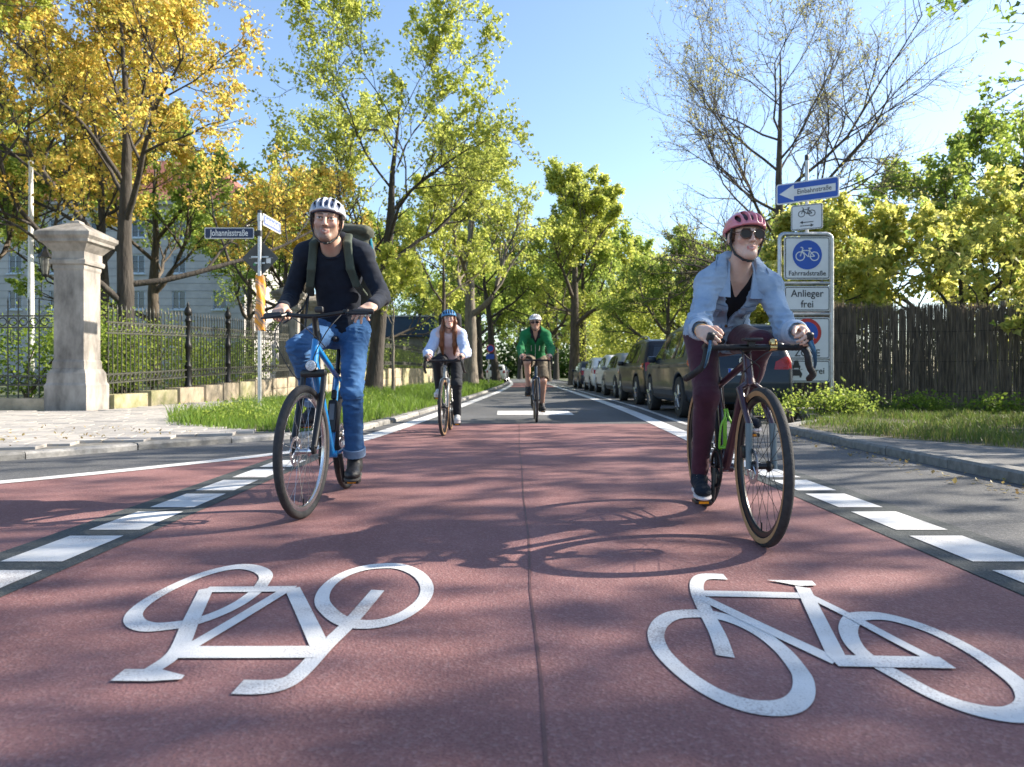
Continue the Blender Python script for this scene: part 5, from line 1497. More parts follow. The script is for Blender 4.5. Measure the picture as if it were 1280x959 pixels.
def bicycle(loc, label, c):
    """c: dict of sizes and materials"""
    b = empty('bicycle', loc, c.get('rz', 0), label, 'bicycle')
    r = c.get('r', .35); wb = c.get('wb', 1.05); tw = c.get('tw', .042); st = c.get('steer', 0.0)
    ang = R(71.5); u = Vector((0, math.cos(ang), math.sin(ang))); p = Vector((0, math.sin(ang), -math.cos(ang)))
    fr = Vector((0, 0, r)); rr = Vector((0, wb, r))
    bb = Vector((0, wb - .44, .275))
    crown = fr + u * c.get('fork', .40) + p * .045
    ht0 = crown + u * .02; ht1 = ht0 + u * c.get('head', .13)
    seat_ang = R(73); su = Vector((0, math.cos(seat_ang), math.sin(seat_ang)))
    st_top = bb + su * c.get('seat_tube', .50); saddle = bb + su * c.get('saddle_h', .72)
    fm, km = c['frame'], c.get('fork_mat', c['frame'])
    wheel_part(b, 0, r, tw, st, c['rim'], c['tyre'], c.get('wall'), True, 28, c.get('spoke'))
    wheel_part(b, wb, r, tw, 0, c['rim'], c['tyre'], c.get('wall'), True, 28, c.get('spoke'))
    dt = c.get('dt', .022)
    m = MB()
    m.tube([ht0 - u * .005, ht1], [.024, .021], 14)
    m.tube([ht0 + u * .035, bb], [dt, dt * .95], 14)
    m.tube([ht1 - u * .03, st_top - su * .03], [.018, .016], 12)
    m.tube([bb - su * .02, st_top], .0165, 12)
    m.lathe([(.022, -.036), (.022, .036)], 14, bb, (1, 0, 0))
    for s in (-1, 1):
        m.tube([bb + Vector((s * .025, .03, 0)), bb + Vector((s * .05, .2, .02)), rr + Vector((s * .065, -.01, 0))], [.012, .0095, .008], 8)
        m.tube([st_top - su * .03 + Vector((s * .015, 0, 0)), st_top - su * .12 + Vector((s * .045, .1, -.03)), rr + Vector((s * .065, 0, .012))], [.009, .008, .007], 8)
    m.build('frame', fm, b)
    m = MB(); m.tube([st_top - su * .02, saddle - su * .02], .0135, 12); m.lathe([(.021, 0), (.021, .03)], 12, st_top - su * .012, su); m.build('seatpost', M_BLK, b)
    sd = Sdf(); S0 = A3(saddle)
    sd.cone(S0 + [0, -.13, -.002], S0 + [0, -.02, 0], .017, .03, k=.02); sd.ell(S0 + [0, .09, .002], (.072, .06, .026), k=.03); sd.cut(S0 + [0, 0, -.02], (0, 0, -1))
    link('saddle', sd.mesh('saddle', .006), M_BLKP, b)
    # steered assembly
    Rst = Matrix.Translation(fr) @ Matrix.Rotation(st, 4, Vector(u)) @ Matrix.Translation(-fr)
    fo = c.get('susp', False); m = MB()
    for s in (-1, 1):
        if fo:
            m.tube([crown + Vector((s * .058, 0, -.005)), crown + Vector((s * .058, 0, 0)) - u * .16], .0155, 10, M=Rst)
            m.tube([crown + Vector((s * .058, 0, 0)) - u * .13, fr + Vector((s * .058, .0, .02)) + p * .0], [.021, .018], 10, M=Rst)
            m.box(fr + Vector((s * .058, 0, .01)), (.02, .035, .05), bev=.006, M=Rst)
        else:
            m.tube([crown + Vector((s * .012, 0, 0)), crown + Vector((s * .046, 0, -.025)), fr + Vector((s * .052, .012, .18)), fr + Vector((s * .056, 0, .0))], [.016, .018, .014, .009], 10, M=Rst)
    m.tube([crown - u * .01, crown + u * .02], [.03, .026], 12, M=Rst)
    if fo:
        m.box(crown - u * .01, (.145, .05, .045), bev=.014, M=Rst)
    fk = m.build('fork', km, b)
    if c.get('fork_tip') is not None:
        m = MB()
        for s in (-1, 1): m.tube([fr + Vector((s * .0525, .012, .19)), fr + Vector((s * .057, 0, -.012))], [.0165, .0125], 10, M=Rst)
        m.build('fork_leg_cover', c['fork_tip'], fk)
    m = MB(); m.box(fr + Vector((-.066, .035, .06)), (.03, .04, .055), bev=.008, M=Rst); m.build('brake_caliper', M_BLK, fk)
    bar = Vector((0, c['bar'][0], c['bar'][1]))
    m = MB(); m.tube([ht1 - u * .005, ht1 + u * .02, bar - (bar - ht1).normalized() * .0], [.022, .0205, .017], 10, M=Rst); m.build('stem', M_BLK, b)
    W = c['bar_w'] / 2
    if c['kind'] == 'flat':
        pts = [(-W, bar.y + .065, bar.z + .018), (-W * .62, bar.y + .045, bar.z + .02), (-W * .34, bar.y + .008, bar.z + .008), (-.04, bar.y, bar.z), (.04, bar.y, bar.z), (W * .34, bar.y + .008, bar.z + .008), (W * .62, bar.y + .045, bar.z + .02), (W, bar.y + .065, bar.z + .018)]
        m = MB(); m.tube(smooth_path(pts, 4), .0125, 10, M=Rst); hb = m.build('handlebar', M_BLK, b)
        for s in (-1, 1):
            e = Vector((s * W, bar.y + .065, bar.z + .018)); i_ = Vector((s * W * .62, bar.y + .045, bar.z + .02))
            d = (e - i_).normalized()
            m = MB(); m.tube([i_ + d * .01, i_ + d * .03, e - d * .01, e], [.0165, .018, .0175, .013], 12, M=Rst); m.build('grip', M_BLKP, hb)
            k0 = i_ - d * .03
            m = MB(); m.tube([k0, k0 + Vector((s * .02, -.045, -.012)), k0 + Vector((s * .085, -.055, -.018)), k0 + Vector((s * .14, -.04, -.02))], [.012, .010, .007, .006], 8, M=Rst); m.box(k0, (.035, .035, .03), bev=.008, M=Rst); m.build('brake_lever', M_BLK, hb)
        m = MB(); m.box(bar + Vector((.03, -.005, .035)), (.05, .03, .035), bev=.01, M=Rst); m.build('display', M_BLKP, hb)
        m = MB()
        m.tube(smooth_path([bar + Vector((-W * .55, .0, 0)), bar + Vector((-W * .66, -.05, -.12)), bar + Vector((-.1, -.05, -.34)), crown + Vector((-.03, .02, .0))], 6), .003, 5, M=Rst)
        m.tube(smooth_path([bar + Vector((W * .5, -.02, 0)), bar + Vector((.1, -.10, -.10)), bar + Vector((.0, -.04, -.24)), ht0 + Vector((.02, .03, .02))], 6), .003, 5, M=Rst)
        m.tube(smooth_path([bar + Vector((-W * .4, -.02, 0)), bar + Vector((-.02, -.12, -.06)), bar + Vector((.07, -.06, -.17)), ht1 + Vector((.015, .05, -.06))], 6), .003, 5, M=Rst)
        m.build('cable', M_BLKP, hb)
    else:
        tops = [(-W, bar.y - .03, bar.z + .004), (-W * .93, bar.y - .005, bar.z + .003), (-W * .8, bar.y, bar.z), (-.05, bar.y, bar.z), (.05, bar.y, bar.z), (W * .8, bar.y, bar.z), (W * .93, bar.y - .005, bar.z + .003), (W, bar.y - .03, bar.z + .004)]
        m = MB(); m.tube([(-.07, bar.y, bar.z), (.07, bar.y, bar.z)], .0155, 12, M=Rst); hb = m.build('handlebar', M_BLK, b)
        fl = c.get('flare', .05)
        for s in (-1, 1):
            pts = [(s * .07, bar.y, bar.z), (s * W * .85, bar.y, bar.z), (s * W * .97, bar.y - .012, bar.z), (s * W, bar.y - .06, bar.z - .002), (s * (W + .008), bar.y - .095, bar.z - .03),
                   (s * (W + .02), bar.y - .085, bar.z - .085), (s * (W + fl * .8), bar.y - .04, bar.z - .125), (s * (W + fl), bar.y + .04, bar.z - .145)]
            P = smooth_path(pts, 5); rad = [.0152 + .0012 * (k % 3 == 0) for k in range(len(P))]
            m = MB(); m.tube(P, rad, 10, M=Rst); m.build('bar_tape', M_TAPE, hb)
            h0 = Vector((s * W, bar.y - .065, bar.z + .0))
            m = MB(); m.tube(smooth_path([h0, h0 + Vector((0, -.04, .018)), h0 + Vector((0, -.075, .04)), h0 + Vector((0, -.085, .062))], 3), [.017, .0175, .018, .018, .018, .019, .019, .018, .017, .010], 10, M=Rst); hd = m.build('brake_hood', M_BLKP, hb)
            m = MB(); m.tube(smooth_path([h0 + Vector((s * .002, -.078, .02)), h0 + Vector((s * .012, -.095, -.02)), h0 + Vector((s * .022, -.085, -.07)), h0 + Vector((s * .026, -.065, -.095))], 4), [.009, .009, .0085, .008, .0075, .007, .0065, .006, .0055, .005, .0045, .004, .004], 8, flat=1.6, M=Rst); m.build('brake_lever', c.get('lever', M_BLK), hd)
        m = MB()
        m.tube(smooth_path([bar + Vector((-.05, -.01, -.01)), bar + Vector((-.03, -.06, -.05)), bar + Vector((.03, -.05, -.10)), crown + Vector((.02, .0, -.02))], 6), .0028, 5, M=Rst)
        m.tube(smooth_path([bar + Vector((.14, -.01, -.012)), bar + Vector((.05, -.07, -.03)), bar + Vector((-.02, -.05, -.09)), ht0 + Vector((-.02, .03, .03))], 6), .0028, 5, M=Rst)
        m.build('cable', M_BLKP, hb)
    # drivetrain
    ca = c.get('crank', 0.0); m = MB()
    m.lathe([(.095, -.006), (.1, -.003), (.1, .003), (.095, .006), (.082, .006), (.082, -.006), (.095, -.006)], 40, bb + Vector((-.048, 0, 0)), (1, 0, 0), caps=False)
    for k in range(5):
        a = k * 2 * math.pi / 5; m.tube([bb + Vector((-.048, 0, 0)), bb + Vector((-.048, .085 * math.cos(a), .085 * math.sin(a)))], .007, 5)
    m.build('chainring', M_BLK, b)
    for s in (1, -1):
        d = Vector((0, math.sin(ca), -math.cos(ca))) * s       # s=+1: arm on viewer's right
        a0 = bb + Vector((s * .055, 0, 0)); a1 = bb + Vector((s * .072, 0, 0)) + d * .172
        m = MB(); m.tube([a0, a1], [.014, .011], 8); cr = m.build('crank_arm', M_BLK, b)
        m = MB(); m.box(a1 + Vector((s * .055, 0, 0)), (.085, .085, .020), bev=.005); m.tube([a1, a1 + Vector((s * .09, 0, 0))], .006, 6); pd = m.build('pedal', M_BLK, cr)
        m = MB()
        for q in (-1, 1): m.box(a1 + Vector((s * .055, q * .0435, 0)), (.05, .004, .012))
        m.build('pedal_reflector', pm('amber_reflector', (.9, .35, .02), .2, var=.1), pd)
        c['pedal%+d' % s] = a1 + Vector((s * .055, 0, 0))
    m = MB(); m.lathe([(.045, -.018), (.05, -.012), (.03, .012), (.02, .018)], 20, rr + Vector((-.045, 0, 0)), (1, 0, 0)); m.build('cassette', M_CHAIN, b)
    m = MB(); cx = -.048
    m.tube([bb + Vector((cx, 0, .098)), rr + Vector((cx, 0, .04))], .0045, 4); m.tube([bb + Vector((cx, 0, -.098)), rr + Vector((cx, .0, -.13)), rr + Vector((cx, .03, -.10)), rr + Vector((cx, .02, -.04))], .0045, 4)
    m.build('chain', M_CHAIN, b)
    m = MB(); m.box(rr + Vector((-.055, .015, -.085)), (.02, .025, .10), bev=.006); m.lathe([(.025, -.005), (.025, .005)], 14, rr + Vector((-.05, .01, -.125)), (1, 0, 0)); m.build('derailleur', M_BLK, b)
    if c.get('lamp'):
        L0 = crown + u * .035 + Vector((0, -.06, 0))
        m = MB(); m.lathe([(.012, .045), (.028, .03), (.031, .0)], 16, L0, (0, 1, 0)); m.tube([L0 + Vector((0, .02, 0)), crown + u * .01], .008, 6); lm = m.build('headlight', M_BLKP, b)
        m = MB(); m.lathe([(.029, 0), (.027, -.006), (.012, -.011), (.001, -.012)], 16, L0, (0, 1, 0)); m.build('lens', pm('lamp_lens', (.75, .77, .78), .08, var=.2, scale=120, lo=.45, hi=.55), lm)
    if c.get('bottle'):
        t0 = ht0 + u * .035; dv = (bb - t0).normalized(); nv = Vector((0, dv.z, -dv.y)); nv = nv if nv.z > 0 else -nv
        q0 = t0 + dv * .18 + nv * .055
        m = MB(); m.tube([q0, q0 + dv * .01, q0 + dv * .05, q0 + dv * .06, q0 + dv * .2], [.02, .028, .028, .037, .037], 14); m.build('bottle', c['bottle'], b)
        m = MB(); m.tube([q0 + dv * .08, q0 + dv * .215], .041, 10, caps=False); m.build('bottle_cage', M_BLKP, b)
    if c.get('cage'):
        q0 = bb + su * .12 - Vector((0, .035, 0)); m = MB()
        for s in (-1, 1): m.tube(smooth_path([q0 + Vector((s * .008, .015, 0)), q0 + Vector((s * .035, -.01, -.01)), q0 + Vector((s * .03, -.02, .10)), q0 + Vector((s * .01, -.02, .15)), q0 + Vector((s * .006, .0, .19))], 4), .006, 6)
        m.tube([q0 + Vector((-.035, -.01, -.01)), q0 + Vector((0, -.045, -.005)), q0 + Vector((.035, -.01, -.01))], .006, 6)
        m.box(q0 + Vector((0, .012, .07)), (.02, .01, .16), bev=.003); m.build('bottle_cage', c['cage'], b)
    if c.get('lock'):
        q0 = bb + su * .16 - Vector((0, .04, 0)); m = MB(); Ms = Matrix.Translation(q0) @ Matrix.Rotation(-R(17), 4, 'X')
        m.box((0, 0, .08), (.055, .05, .20), bev=.012, M=Ms); m.box((0, .0, .215), (.03, .035, .06), bev=.008, M=Ms); m.build('folding_lock', M_BLKP, b)
        m = MB(); m.box((0, -.027, .10), (.03, .004, .10), M=Ms); m.build('lock_label', pm('lock_grey', (.18, .18, .19), .4), b)
    if c.get('computer'):
        m = MB(); m.box(bar + Vector((.0, -.03, .035)), (.085, .06, .014), M=Rst, bev=.005); m.box(bar + Vector((0, -.015, .018)), (.03, .03, .03), M=Rst); m.build('bike_computer', M_BLKP, b)
        m = MB(); m.lathe([(.019, 0), (.019, .012), (.015, .022), (.004, .027)], 16, bar + Vector((.105, -.006, .014)), (0, 0, 1), M=Rst); m.lathe([(.0185, -.016), (.0185, .016)], 14, bar + Vector((.105, 0, 0)), (1, 0, 0), M=Rst)
        m.build('bell', pm('brass', (.75, .52, .22), .25, metal=.9, var=.08), b)
    c['saddle'] = saddle; c['bar_c'] = bar; c['bb'] = bb
    return b
# ================================================================== riders
def torso(S, J, add, k=.035, g='m', lowcut=True):
    pv, c7 = J['pelvis'], J['c7']; ax = nrm(c7 - pv); xx = nrm(J['sh'][1] - J['sh'][-1]); ff = nrm(np.cross(ax, xx)); xx = np.cross(ff, ax)
    # ff points to the chest side (forward)
    if ff[1] > 0: ff = -ff
    Rm = np.stack([xx, ff, ax], 1); L = np.linalg.norm(c7 - pv)
    w = J['w']
    S.ell(pv + ax * .0, A3((.158 * w + (.01 if g == 'f' else 0), .118, .125)) + add, Rm, k)
    S.ell(pv + ax * L * .36 + ff * .01, A3((.132 * w, .100, .16)) + add, Rm, k)
    S.ell(pv + ax * L * .68 + ff * .012, A3((.158 * w, .112, .17)) + add, Rm, k)
    if g == 'f':
        for s in (-1, 1): S.ell(pv + ax * L * .66 + ff * .085 + xx * s * .065, .058 + add * .6, None, .04)
    for s in (-1, 1):
        S.cone(c7 - ax * .045 + ff * .02, J['sh'][s], .068 + add, .058 + add, k)
        S.cone(pv + ax * L * .78 + xx * s * .07, J['sh'][s], .07 + add, .05 + add, k)
        S.cone(c7 + ax * .022 + xx * s * .048, J['sh'][s] + ax * .012 - xx * s * .02, .040 + add, .046 + add, k)
    J['ax'], J['ff'], J['xx'], J['L'], J['Rm'] = ax, ff, xx, L, Rm

def arms(S, J, add, k=.02, upto=1.0, g=1.0, flare=0.0):
    for s in (-1, 1):
        a, e, w = J['sh'][s], J['el'][s], J['wr'][s]
        S.cone(a, e, .054 * g + add, .043 * g + add, k)
        e2 = e + (w - e) * upto
        S.cone(e, e2, .042 * g + add, .042 * g + (.029 - .042) * g * upto + add + flare, k)

def legs(S, J, add, k=.03, upto=1.0, g=1.0, hem=None):
    for s in (-1, 1):
        h, kn, an = J['hip'][s], J['kn'][s], J['an'][s]
        S.cone(h, kn, .090 * g + add, .058 * g + add, k)
        if upto > 0:
            e = kn + (an - kn) * upto
            S.cone(kn, e, .056 * g + add, (hem if hem else .056 * g + (.038 - .056) * g * upto) + add, k)
            bk = nrm(np.cross(np.cross(an - kn, A3((0, 1, 0))), an - kn))
            if hem is None: S.ell(kn + (an - kn) * .3 + bk * .018, A3((.046 * g, .046 * g, .10)) + add, None, .03)

def hand(S, W, f, n, side_thumb, curl, sc=1.0, spread=0.0, k=.006):
    """W wrist, f wrist->knuckles, n back of hand, thumb on the +t side"""
    f = nrm(f); n = nrm(A3(n) - f * (A3(n) @ f)); t = nrm(np.cross(f, n)); t = t if t @ A3(side_thumb) > 0 else -t
    Rm = np.stack([t, f, n], 1)
    S.box(W + f * .050 * sc, A3((.039, .046, .0145)) * sc, Rm, .012 * sc, .012)
    S.cone(W - f * .02, W + f * .03 * sc, .027 * sc, .026 * sc, .02)
    offs = (-.0305, -.0105, .0105, .031); ln = ((.030, .020, .017), (.038, .026, .020), (.042, .028, .021), (.039, .025, .020))
    for i in range(4):
        p = W + f * (.088 + (.004 if i in (1, 2) else -.004)) * sc + t * offs[i] * sc - n * .002; a = 0.0
        cur = curl[i] if isinstance(curl[0], (list, tuple)) else curl
        r = .0088 * sc
        for j in range(3):
            a += math.radians(cur[j]); d = f * math.cos(a) - n * math.sin(a) + t * (i - 1.5) * spread
            q = p + nrm(d) * ln[i][j] * sc; S.cone(p, q, r, r * .93, k); p = q; r *= .93
    b = W + f * .026 * sc + t * .030 * sc - n * .006; m1 = b + nrm(f * .7 + t * .55 - n * .42) * .040 * sc; m2 = m1 + nrm(f * .85 + t * .0 - n * .5) * .030 * sc; m3 = m2 + nrm(f * .8 - t * .15 - n * .45) * .024 * sc
    S.chain([b, m1, m2, m3], [.0145 * sc, .0110 * sc, .0098 * sc, .0085 * sc], k)

def head(S, J, female=False, beard=False):
    C, Rm, q = J['head'], J['Rh'], J['hs']
    P = lambda x, y, z: C + Rm @ (A3((x, y, z)) * q)
    jw = .82 if female else 1.0; br = .55 if female else 1.0
    S.ell(P(0, .018, .038), A3((.075, .094, .082)) * q, Rm, .02)
    S.ell(P(0, -.022, -.035), A3((.0605 * jw, .066, .080)) * q, Rm, .03)
    S.ell(P(0, -.070, -.098), A3((.024 * jw, .022, .019)) * q, Rm, .025)
    for s in (-1, 1):
        S.cone(P(s * .053 * jw, .010, -.058), P(s * .016, -.068, -.098), .016 * q, .015 * q, .03)
        S.ell(P(s * .040, -.064, -.022), A3((.021, .017, .018)) * q, Rm, .02)
        S.ell(P(s * .0775, .014, -.012), A3((.011, .020, .031)) * q, rotm(s * 20) @ Rm, .008)
        S.cone(P(s * .012, -.094, .024), P(s * .043, -.080, .026), .0105 * q * br, .008 * q * br, .012)
    S.cone(P(0, -.090, .016), P(0, -.113 if not female else -.107, -.030), .0085 * q, (.0112 if not female else .0092) * q, .012)
    for s in (-1, 1):
        S.ell(P(s * .011, -.101, -.033), A3((.0088, .011, .0078)) * q, Rm, .006)
        S.ell(P(s * .032, -.1005, .005), A3((.0165, .013, .0105)) * q, Rm, .010, True)
        S.ell(P(s * .0315, -.0765, .0035), .0128 * q, None, .004)
        S.cone(P(s * .018, -.0885, -.003), P(s * .044, -.083, -.002), .0045 * q, .004 * q, .006)
        S.cone(P(s * .018, -.0895, .0115), P(s * .045, -.083, .0115), .0042 * q, .0038 * q, .006)
    for s in (-1, 1):
        S.cone(P(0, -.0955, -.0605), P(s * .022, -.0865, -.0585 + (.002)), .0062 * q, .0035 * q, .006)
        S.cone(P(0, -.0935, -.0735), P(s * .020, -.0860, -.0655), .0068 * q, .0040 * q, .006)
    # smile opening
    S.chain([P(-.021, -.094, -.0618), P(0, -.101, -.0668), P(.021, -.094, -.0618)], [.0022 * q, .0042 * q, .0022 * q], .003, True)
    nb = J['c7'] - J['ax'] * .02 + J['ff'] * .03 if 'ff' in J else J['c7']
    S.cone(P(0, .015, -.06), nb, (.048 if female else .056) * q, .058 * q, .03)
    S.cone(P(0, -.01, -.07), nb + J['ff'] * .03, .03 * q, .03 * q, .03)

def face_tint(J, skin, lip, brow, beardc=None, brows=True, smile=1.0):
    C, Rm, q = J['head'], J['Rh'], J['hs']
    def f(V):
        p = ((V - C) @ Rm) / q; x, y, z = np.abs(p[:, 0]), p[:, 1], p[:, 2]
        c = np.tile(A3(skin), (len(V), 1))
        def mixin(m, col):
            m = np.clip(m, 0, 1)[:, None]; c[:] = c * (1 - m) + A3(col) * m
        near = (np.abs(p[:, 0]) < .1) & (z > -.14) & (z < .13) & (y < .1)
        blot = vnoise(V * 45)
        mixin(near * np.exp(-((x - .042) ** 2 + (z + .028) ** 2) / .0006) * .35, A3(skin) * (1.05, .72, .68))
        mixin(near * (y < -.09) * np.exp(-(x ** 2) / .0003 - ((z + .03) ** 2) / .0005) * .3, A3(skin) * (1.05, .75, .7))
        if beardc is not None:
            jaw = near * (y < .0) * (1 / (1 + np.exp((z + .045 - .10 * np.clip(x - .03, 0, .1)) / .006))) * (y < -.0)
            mou = near * (y < -.07) * np.exp(-((z + .047) / .009) ** 2) * (x < .032)
            mixin(np.maximum(jaw, mou) * (beardc[3] + .12 * blot), beardc[:3])
        lipm = near * (y < -.082) * (np.exp(-((z + .0605 + .12 * x) / .0055) ** 2) + np.exp(-((z + .0735 - .2 * x) / .007) ** 2)) * (x < .023)
        mixin(lipm * .6, lip)
        mixin(near * (y < -.088) * (y > -.0985) * np.exp(-((z + .0660 - 8 * x * x) / (.0026 * smile)) ** 2) * (x < .014) * (p[:, 2] > -.0715) * (p[:, 2] < -.0595) * (y < -.0885), (.50, .46, .42))
        if brows: mixin(near * (y < -.068) * np.exp(-((z - .0265 - .10 * (x - .03)) / .0050) ** 2) * (x > .012) * (x < .050) * 1.2, brow)
        # eyes: white, iris, lash lines
        er = np.sqrt(((x - .0315) / 1.25) ** 2 + ((z - .0042) / .62) ** 2)
        ey = near * (y < -.070)
        mixin(ey * (er < .0108), (.60, .57, .54)); mixin(ey * (np.sqrt((x - .031) ** 2 + (z - .0045) ** 2) < .0062), (.035, .022, .015))
        mixin(ey * np.exp(-((z - .0112 + 14 * (x - .0315) ** 2) / .0020) ** 2) * (np.abs(x - .0315) < .016) * 1.1, (.05, .03, .025))
        mixin(near * (y < -.09) * (np.sqrt((x - .0075) ** 2 + (z + .0405) ** 2) < .0038) * .8, A3(skin) * .3)
        return c
    return f

def helmet(root, J, mat, style=0, inner=None, name='helmet', vent_n=5):
    C, Rm, q = J['head'], J['Rh'], J['hs']
    tilt = Rm @ rotm(0, -3, 0); P = lambda x, y, z: C + tilt @ (A3((x, y - .004, z - .010)) * q)
    S = Sdf(); S.ell(P(0, .014, .052), A3((.098, .128, .088)) * q, tilt, .01); S.ell(P(0, .062, .035), A3((.088, .088, .078)) * q, tilt, .03)
    S.ell(P(0, .014, .030), A3((.082, .106, .086)) * q, tilt, .004, True)
    # lower edge: a plane slanting down to the back
    S.cut(P(0, -.09, .048), tilt @ A3((0, -.10, -1)), .006)
    for i in range(vent_n):
        u = (i - (vent_n - 1) / 2) / ((vent_n - 1) / 2); x = u * .062
        zt = .118 - .030 * u * u
        S.chain([P(x * 1.0, -.108 + .022 * u * u, .075 - .012 * u * u), P(x * 1.0, -.055, zt + .006 - .004 * u * u), P(x * .9, .01, zt + .016)], [.0115 * q, .0128 * q, .006 * q], .005, True)
        S.chain([P(x * .95, .045, zt + .008), P(x * .85, .115, .085 - .01 * u * u)], [.009 * q, .010 * q], .005, True)
    for s in (-1, 1):
        S.chain([P(s * .093, -.055, .078), P(s * .103, .0, .074)], [.0095 * q, .0095 * q], .005, True); S.chain([P(s * .101, .035, .076), P(s * .09, .09, .07)], [.010 * q, .009 * q], .005, True)
    h = link('helmet', S.mesh('helmet', .0036 if style == 0 else .0065), mat, root)
    S = Sdf(); S.ell(P(0, .014, .045), A3((.0865, .114, .081)) * q, tilt); S.ell(P(0, .014, .028), A3((.079, .101, .084)) * q, tilt, .004, True); S.cut(P(0, -.09, .043), tilt @ A3((0, -.10, -1)))
    link('helmet_liner', S.mesh('helmet_liner', .007), inner or M_BLKP, h)
    S = Sdf(); Ph = lambda x, y, z: C + Rm @ (A3((x, y, z)) * q)
    for s in (-1, 1):
        pts = [Ph(s * .083, -.035, .04), Ph(s * .084, -.022, -.005), Ph(s * .078, -.012, -.045), Ph(s * .058, -.02, -.092), Ph(s * .025, -.045, -.122), Ph(0, -.055, -.126)]
        S.chain(pts, [.0055 * q] * 6, .004); S.chain([Ph(s * .084, .055, .03), Ph(s * .084, .03, -.01), Ph(s * .078, -.01, -.047)], [.005 * q] * 3, .004)
    S.box(Ph(.004, -.057, -.127), (.013, .008, .008), None, .003, .003)
    link('chin_strap', S.mesh('chin_strap', .003 if style == 0 else .005), M_BLKP, h)
    return h

def shoe(root, an, toe, mat, sole, q=1.0, h=.0045):
    toe = nrm(toe); up = nrm(A3((0, 0, 1)) - toe * toe[2]); sx = np.cross(toe, up); Rm = np.stack([sx, toe, up], 1)
    O = an - up * .085 * q + toe * .045       # centre of the sole
    S = Sdf(); S.ell(O + toe * .085 + up * .030, A3((.045, .070, .034)) * q, Rm, .03); S.ell(O - toe * .02 + up * .045, A3((.040, .085, .048)) * q, Rm, .03); S.cone(O - toe * .045 + up * .05, an + up * .015 - toe * .005, .038 * q, .043 * q, .03)
    S.cut(O + up * .006, -up, .003)
    def crease(V): return .0018 * vnoise(V * 70)
    o = link('shoe', S.mesh('shoe', h, crease), mat, root)
    S = Sdf(); S.ell(O + toe * .080, A3((.049, .080, .018)) * q, Rm, .02); S.ell(O - toe * .035, A3((.042, .075, .020)) * q, Rm, .03); S.cut(O + up * .011, up, .003); S.cut(O - up * .010, -up, .003)
    link('sole', S.mesh('sole', h), sole, o)
    m = MB()
    for i in range(5):
        t = i / 4; c = O + toe * (.045 - .065 * t) + up * (.064 + .034 * t) * q
        m.tube([Vector(c - sx * .020), Vector(c + up * .004), Vector(c + sx * .020)], .0028, 5)
    m.build('laces', sole, o)
    return o

def fold_noise(J, amp, joints, scale=(1, 1, 1), fine=.04):
    js = [(A3(a), r) for a, r in joints]
    def f(V):
        w = np.full(len(V), .30)
        for a, r in js: w = np.maximum(w, np.exp(-((V - a) ** 2).sum(1) / (r * r)))
        p = V * A3(scale); wp = p + .03 * np.stack([vnoise(V * 9), vnoise(V * 9 + 7.3), vnoise(V * 9 + 3.1)], 1)
        n1 = vnoise(wp * 13); n2 = 1 - 2.2 * np.abs(vnoise(wp * 21 + 5))
        return amp * w * np.maximum(n1 * .6 + n2 * .8, -.55) + amp * fine * vnoise(V * 90)
    return f

def eyeglasses(root, J, lens_mat, frame_mat, rx=.027, rz=.023):
    C, Rm, q = J['head'], J['Rh'], J['hs']; P = lambda x, y, z: Vector(C + Rm @ (A3((x, y, z)) * q))
    m = MB(); fr = MB()
    for s in (-1, 1):
        ring = [P(s * .034 + rx * math.cos(a), -.106 + abs(s * .034 + rx * math.cos(a)) * .16, .000 + rz * math.sin(a)) for a in [2 * math.pi * k / 20 for k in range(20)]]
        b = len(m.v); m.v.extend([tuple(v) for v in ring]); m.f.append(tuple(range(b, b + 20)))
        fr.tube(ring, .0032 * q, 6, closed=True)
        fr.tube([P(s * .061, -.097, .008), P(s * .078, -.05, .01), P(s * .083, .01, .004)], .0028 * q, 6)
    fr.tube([P(-.008, -.108, .008), P(0, -.112, .010), P(.008, -.108, .008)], .003 * q, 6)
    f = fr.build('sunglasses', frame_mat, root); m.build('lens', lens_mat, f, smooth=False)

def pose(cfg, bk):
    """joints in the bicycle's local frame"""
    J = {'w': cfg.get('w', 1.0)}; dx = cfg.get('dx', 0.0)
    J['pelvis'] = A3(cfg['pelvis']); J['c7'] = A3(cfg['c7'])
    sw = cfg['shw']; J['sh'] = {s: A3(cfg['shc']) + A3((s * sw, 0, -s * cfg.get('shtilt', 0))) for s in (-1, 1)}
    J['hip'] = {s: J['pelvis'] + A3((s * .088, -.01, -.03)) for s in (-1, 1)}
    J['wr'] = {}; J['el'] = {}; J['kn'] = {}; J['an'] = {}; J['toe'] = {}
    st = bk.get('steer', 0)
    for s in (-1, 1):
        w = A3(cfg['wrist'][s]); c, sn = math.cos(st), math.sin(st); w = A3((w[0] * c - w[1] * sn, w[0] * sn + w[1] * c, w[2]))
        J['el'][s], J['wr'][s] = ik(J['sh'][s], w, cfg['arm'][0], cfg['arm'][1], cfg['epole'][s])
        pd = A3(bk['pedal%+d' % s]); pit = math.radians(cfg['foot_pitch'][s]); toe = A3((s * .10, -math.cos(pit), -math.sin(pit))); toe = nrm(toe)
        up = nrm(A3((0, 0, 1)) - toe * toe[2])
        an = pd - toe * .105 + up * .115
        J['kn'][s], J['an'][s] = ik(J['hip'][s], an, cfg['leg'][0], cfg['leg'][1], A3((s * cfg.get('knee_out', .15), -1, .3)))
        J['toe'][s] = toe
    J['head'] = A3(cfg['head']); J['Rh'] = rotm(*cfg['hrot']); J['hs'] = cfg.get('hs', 1.0)
    return J

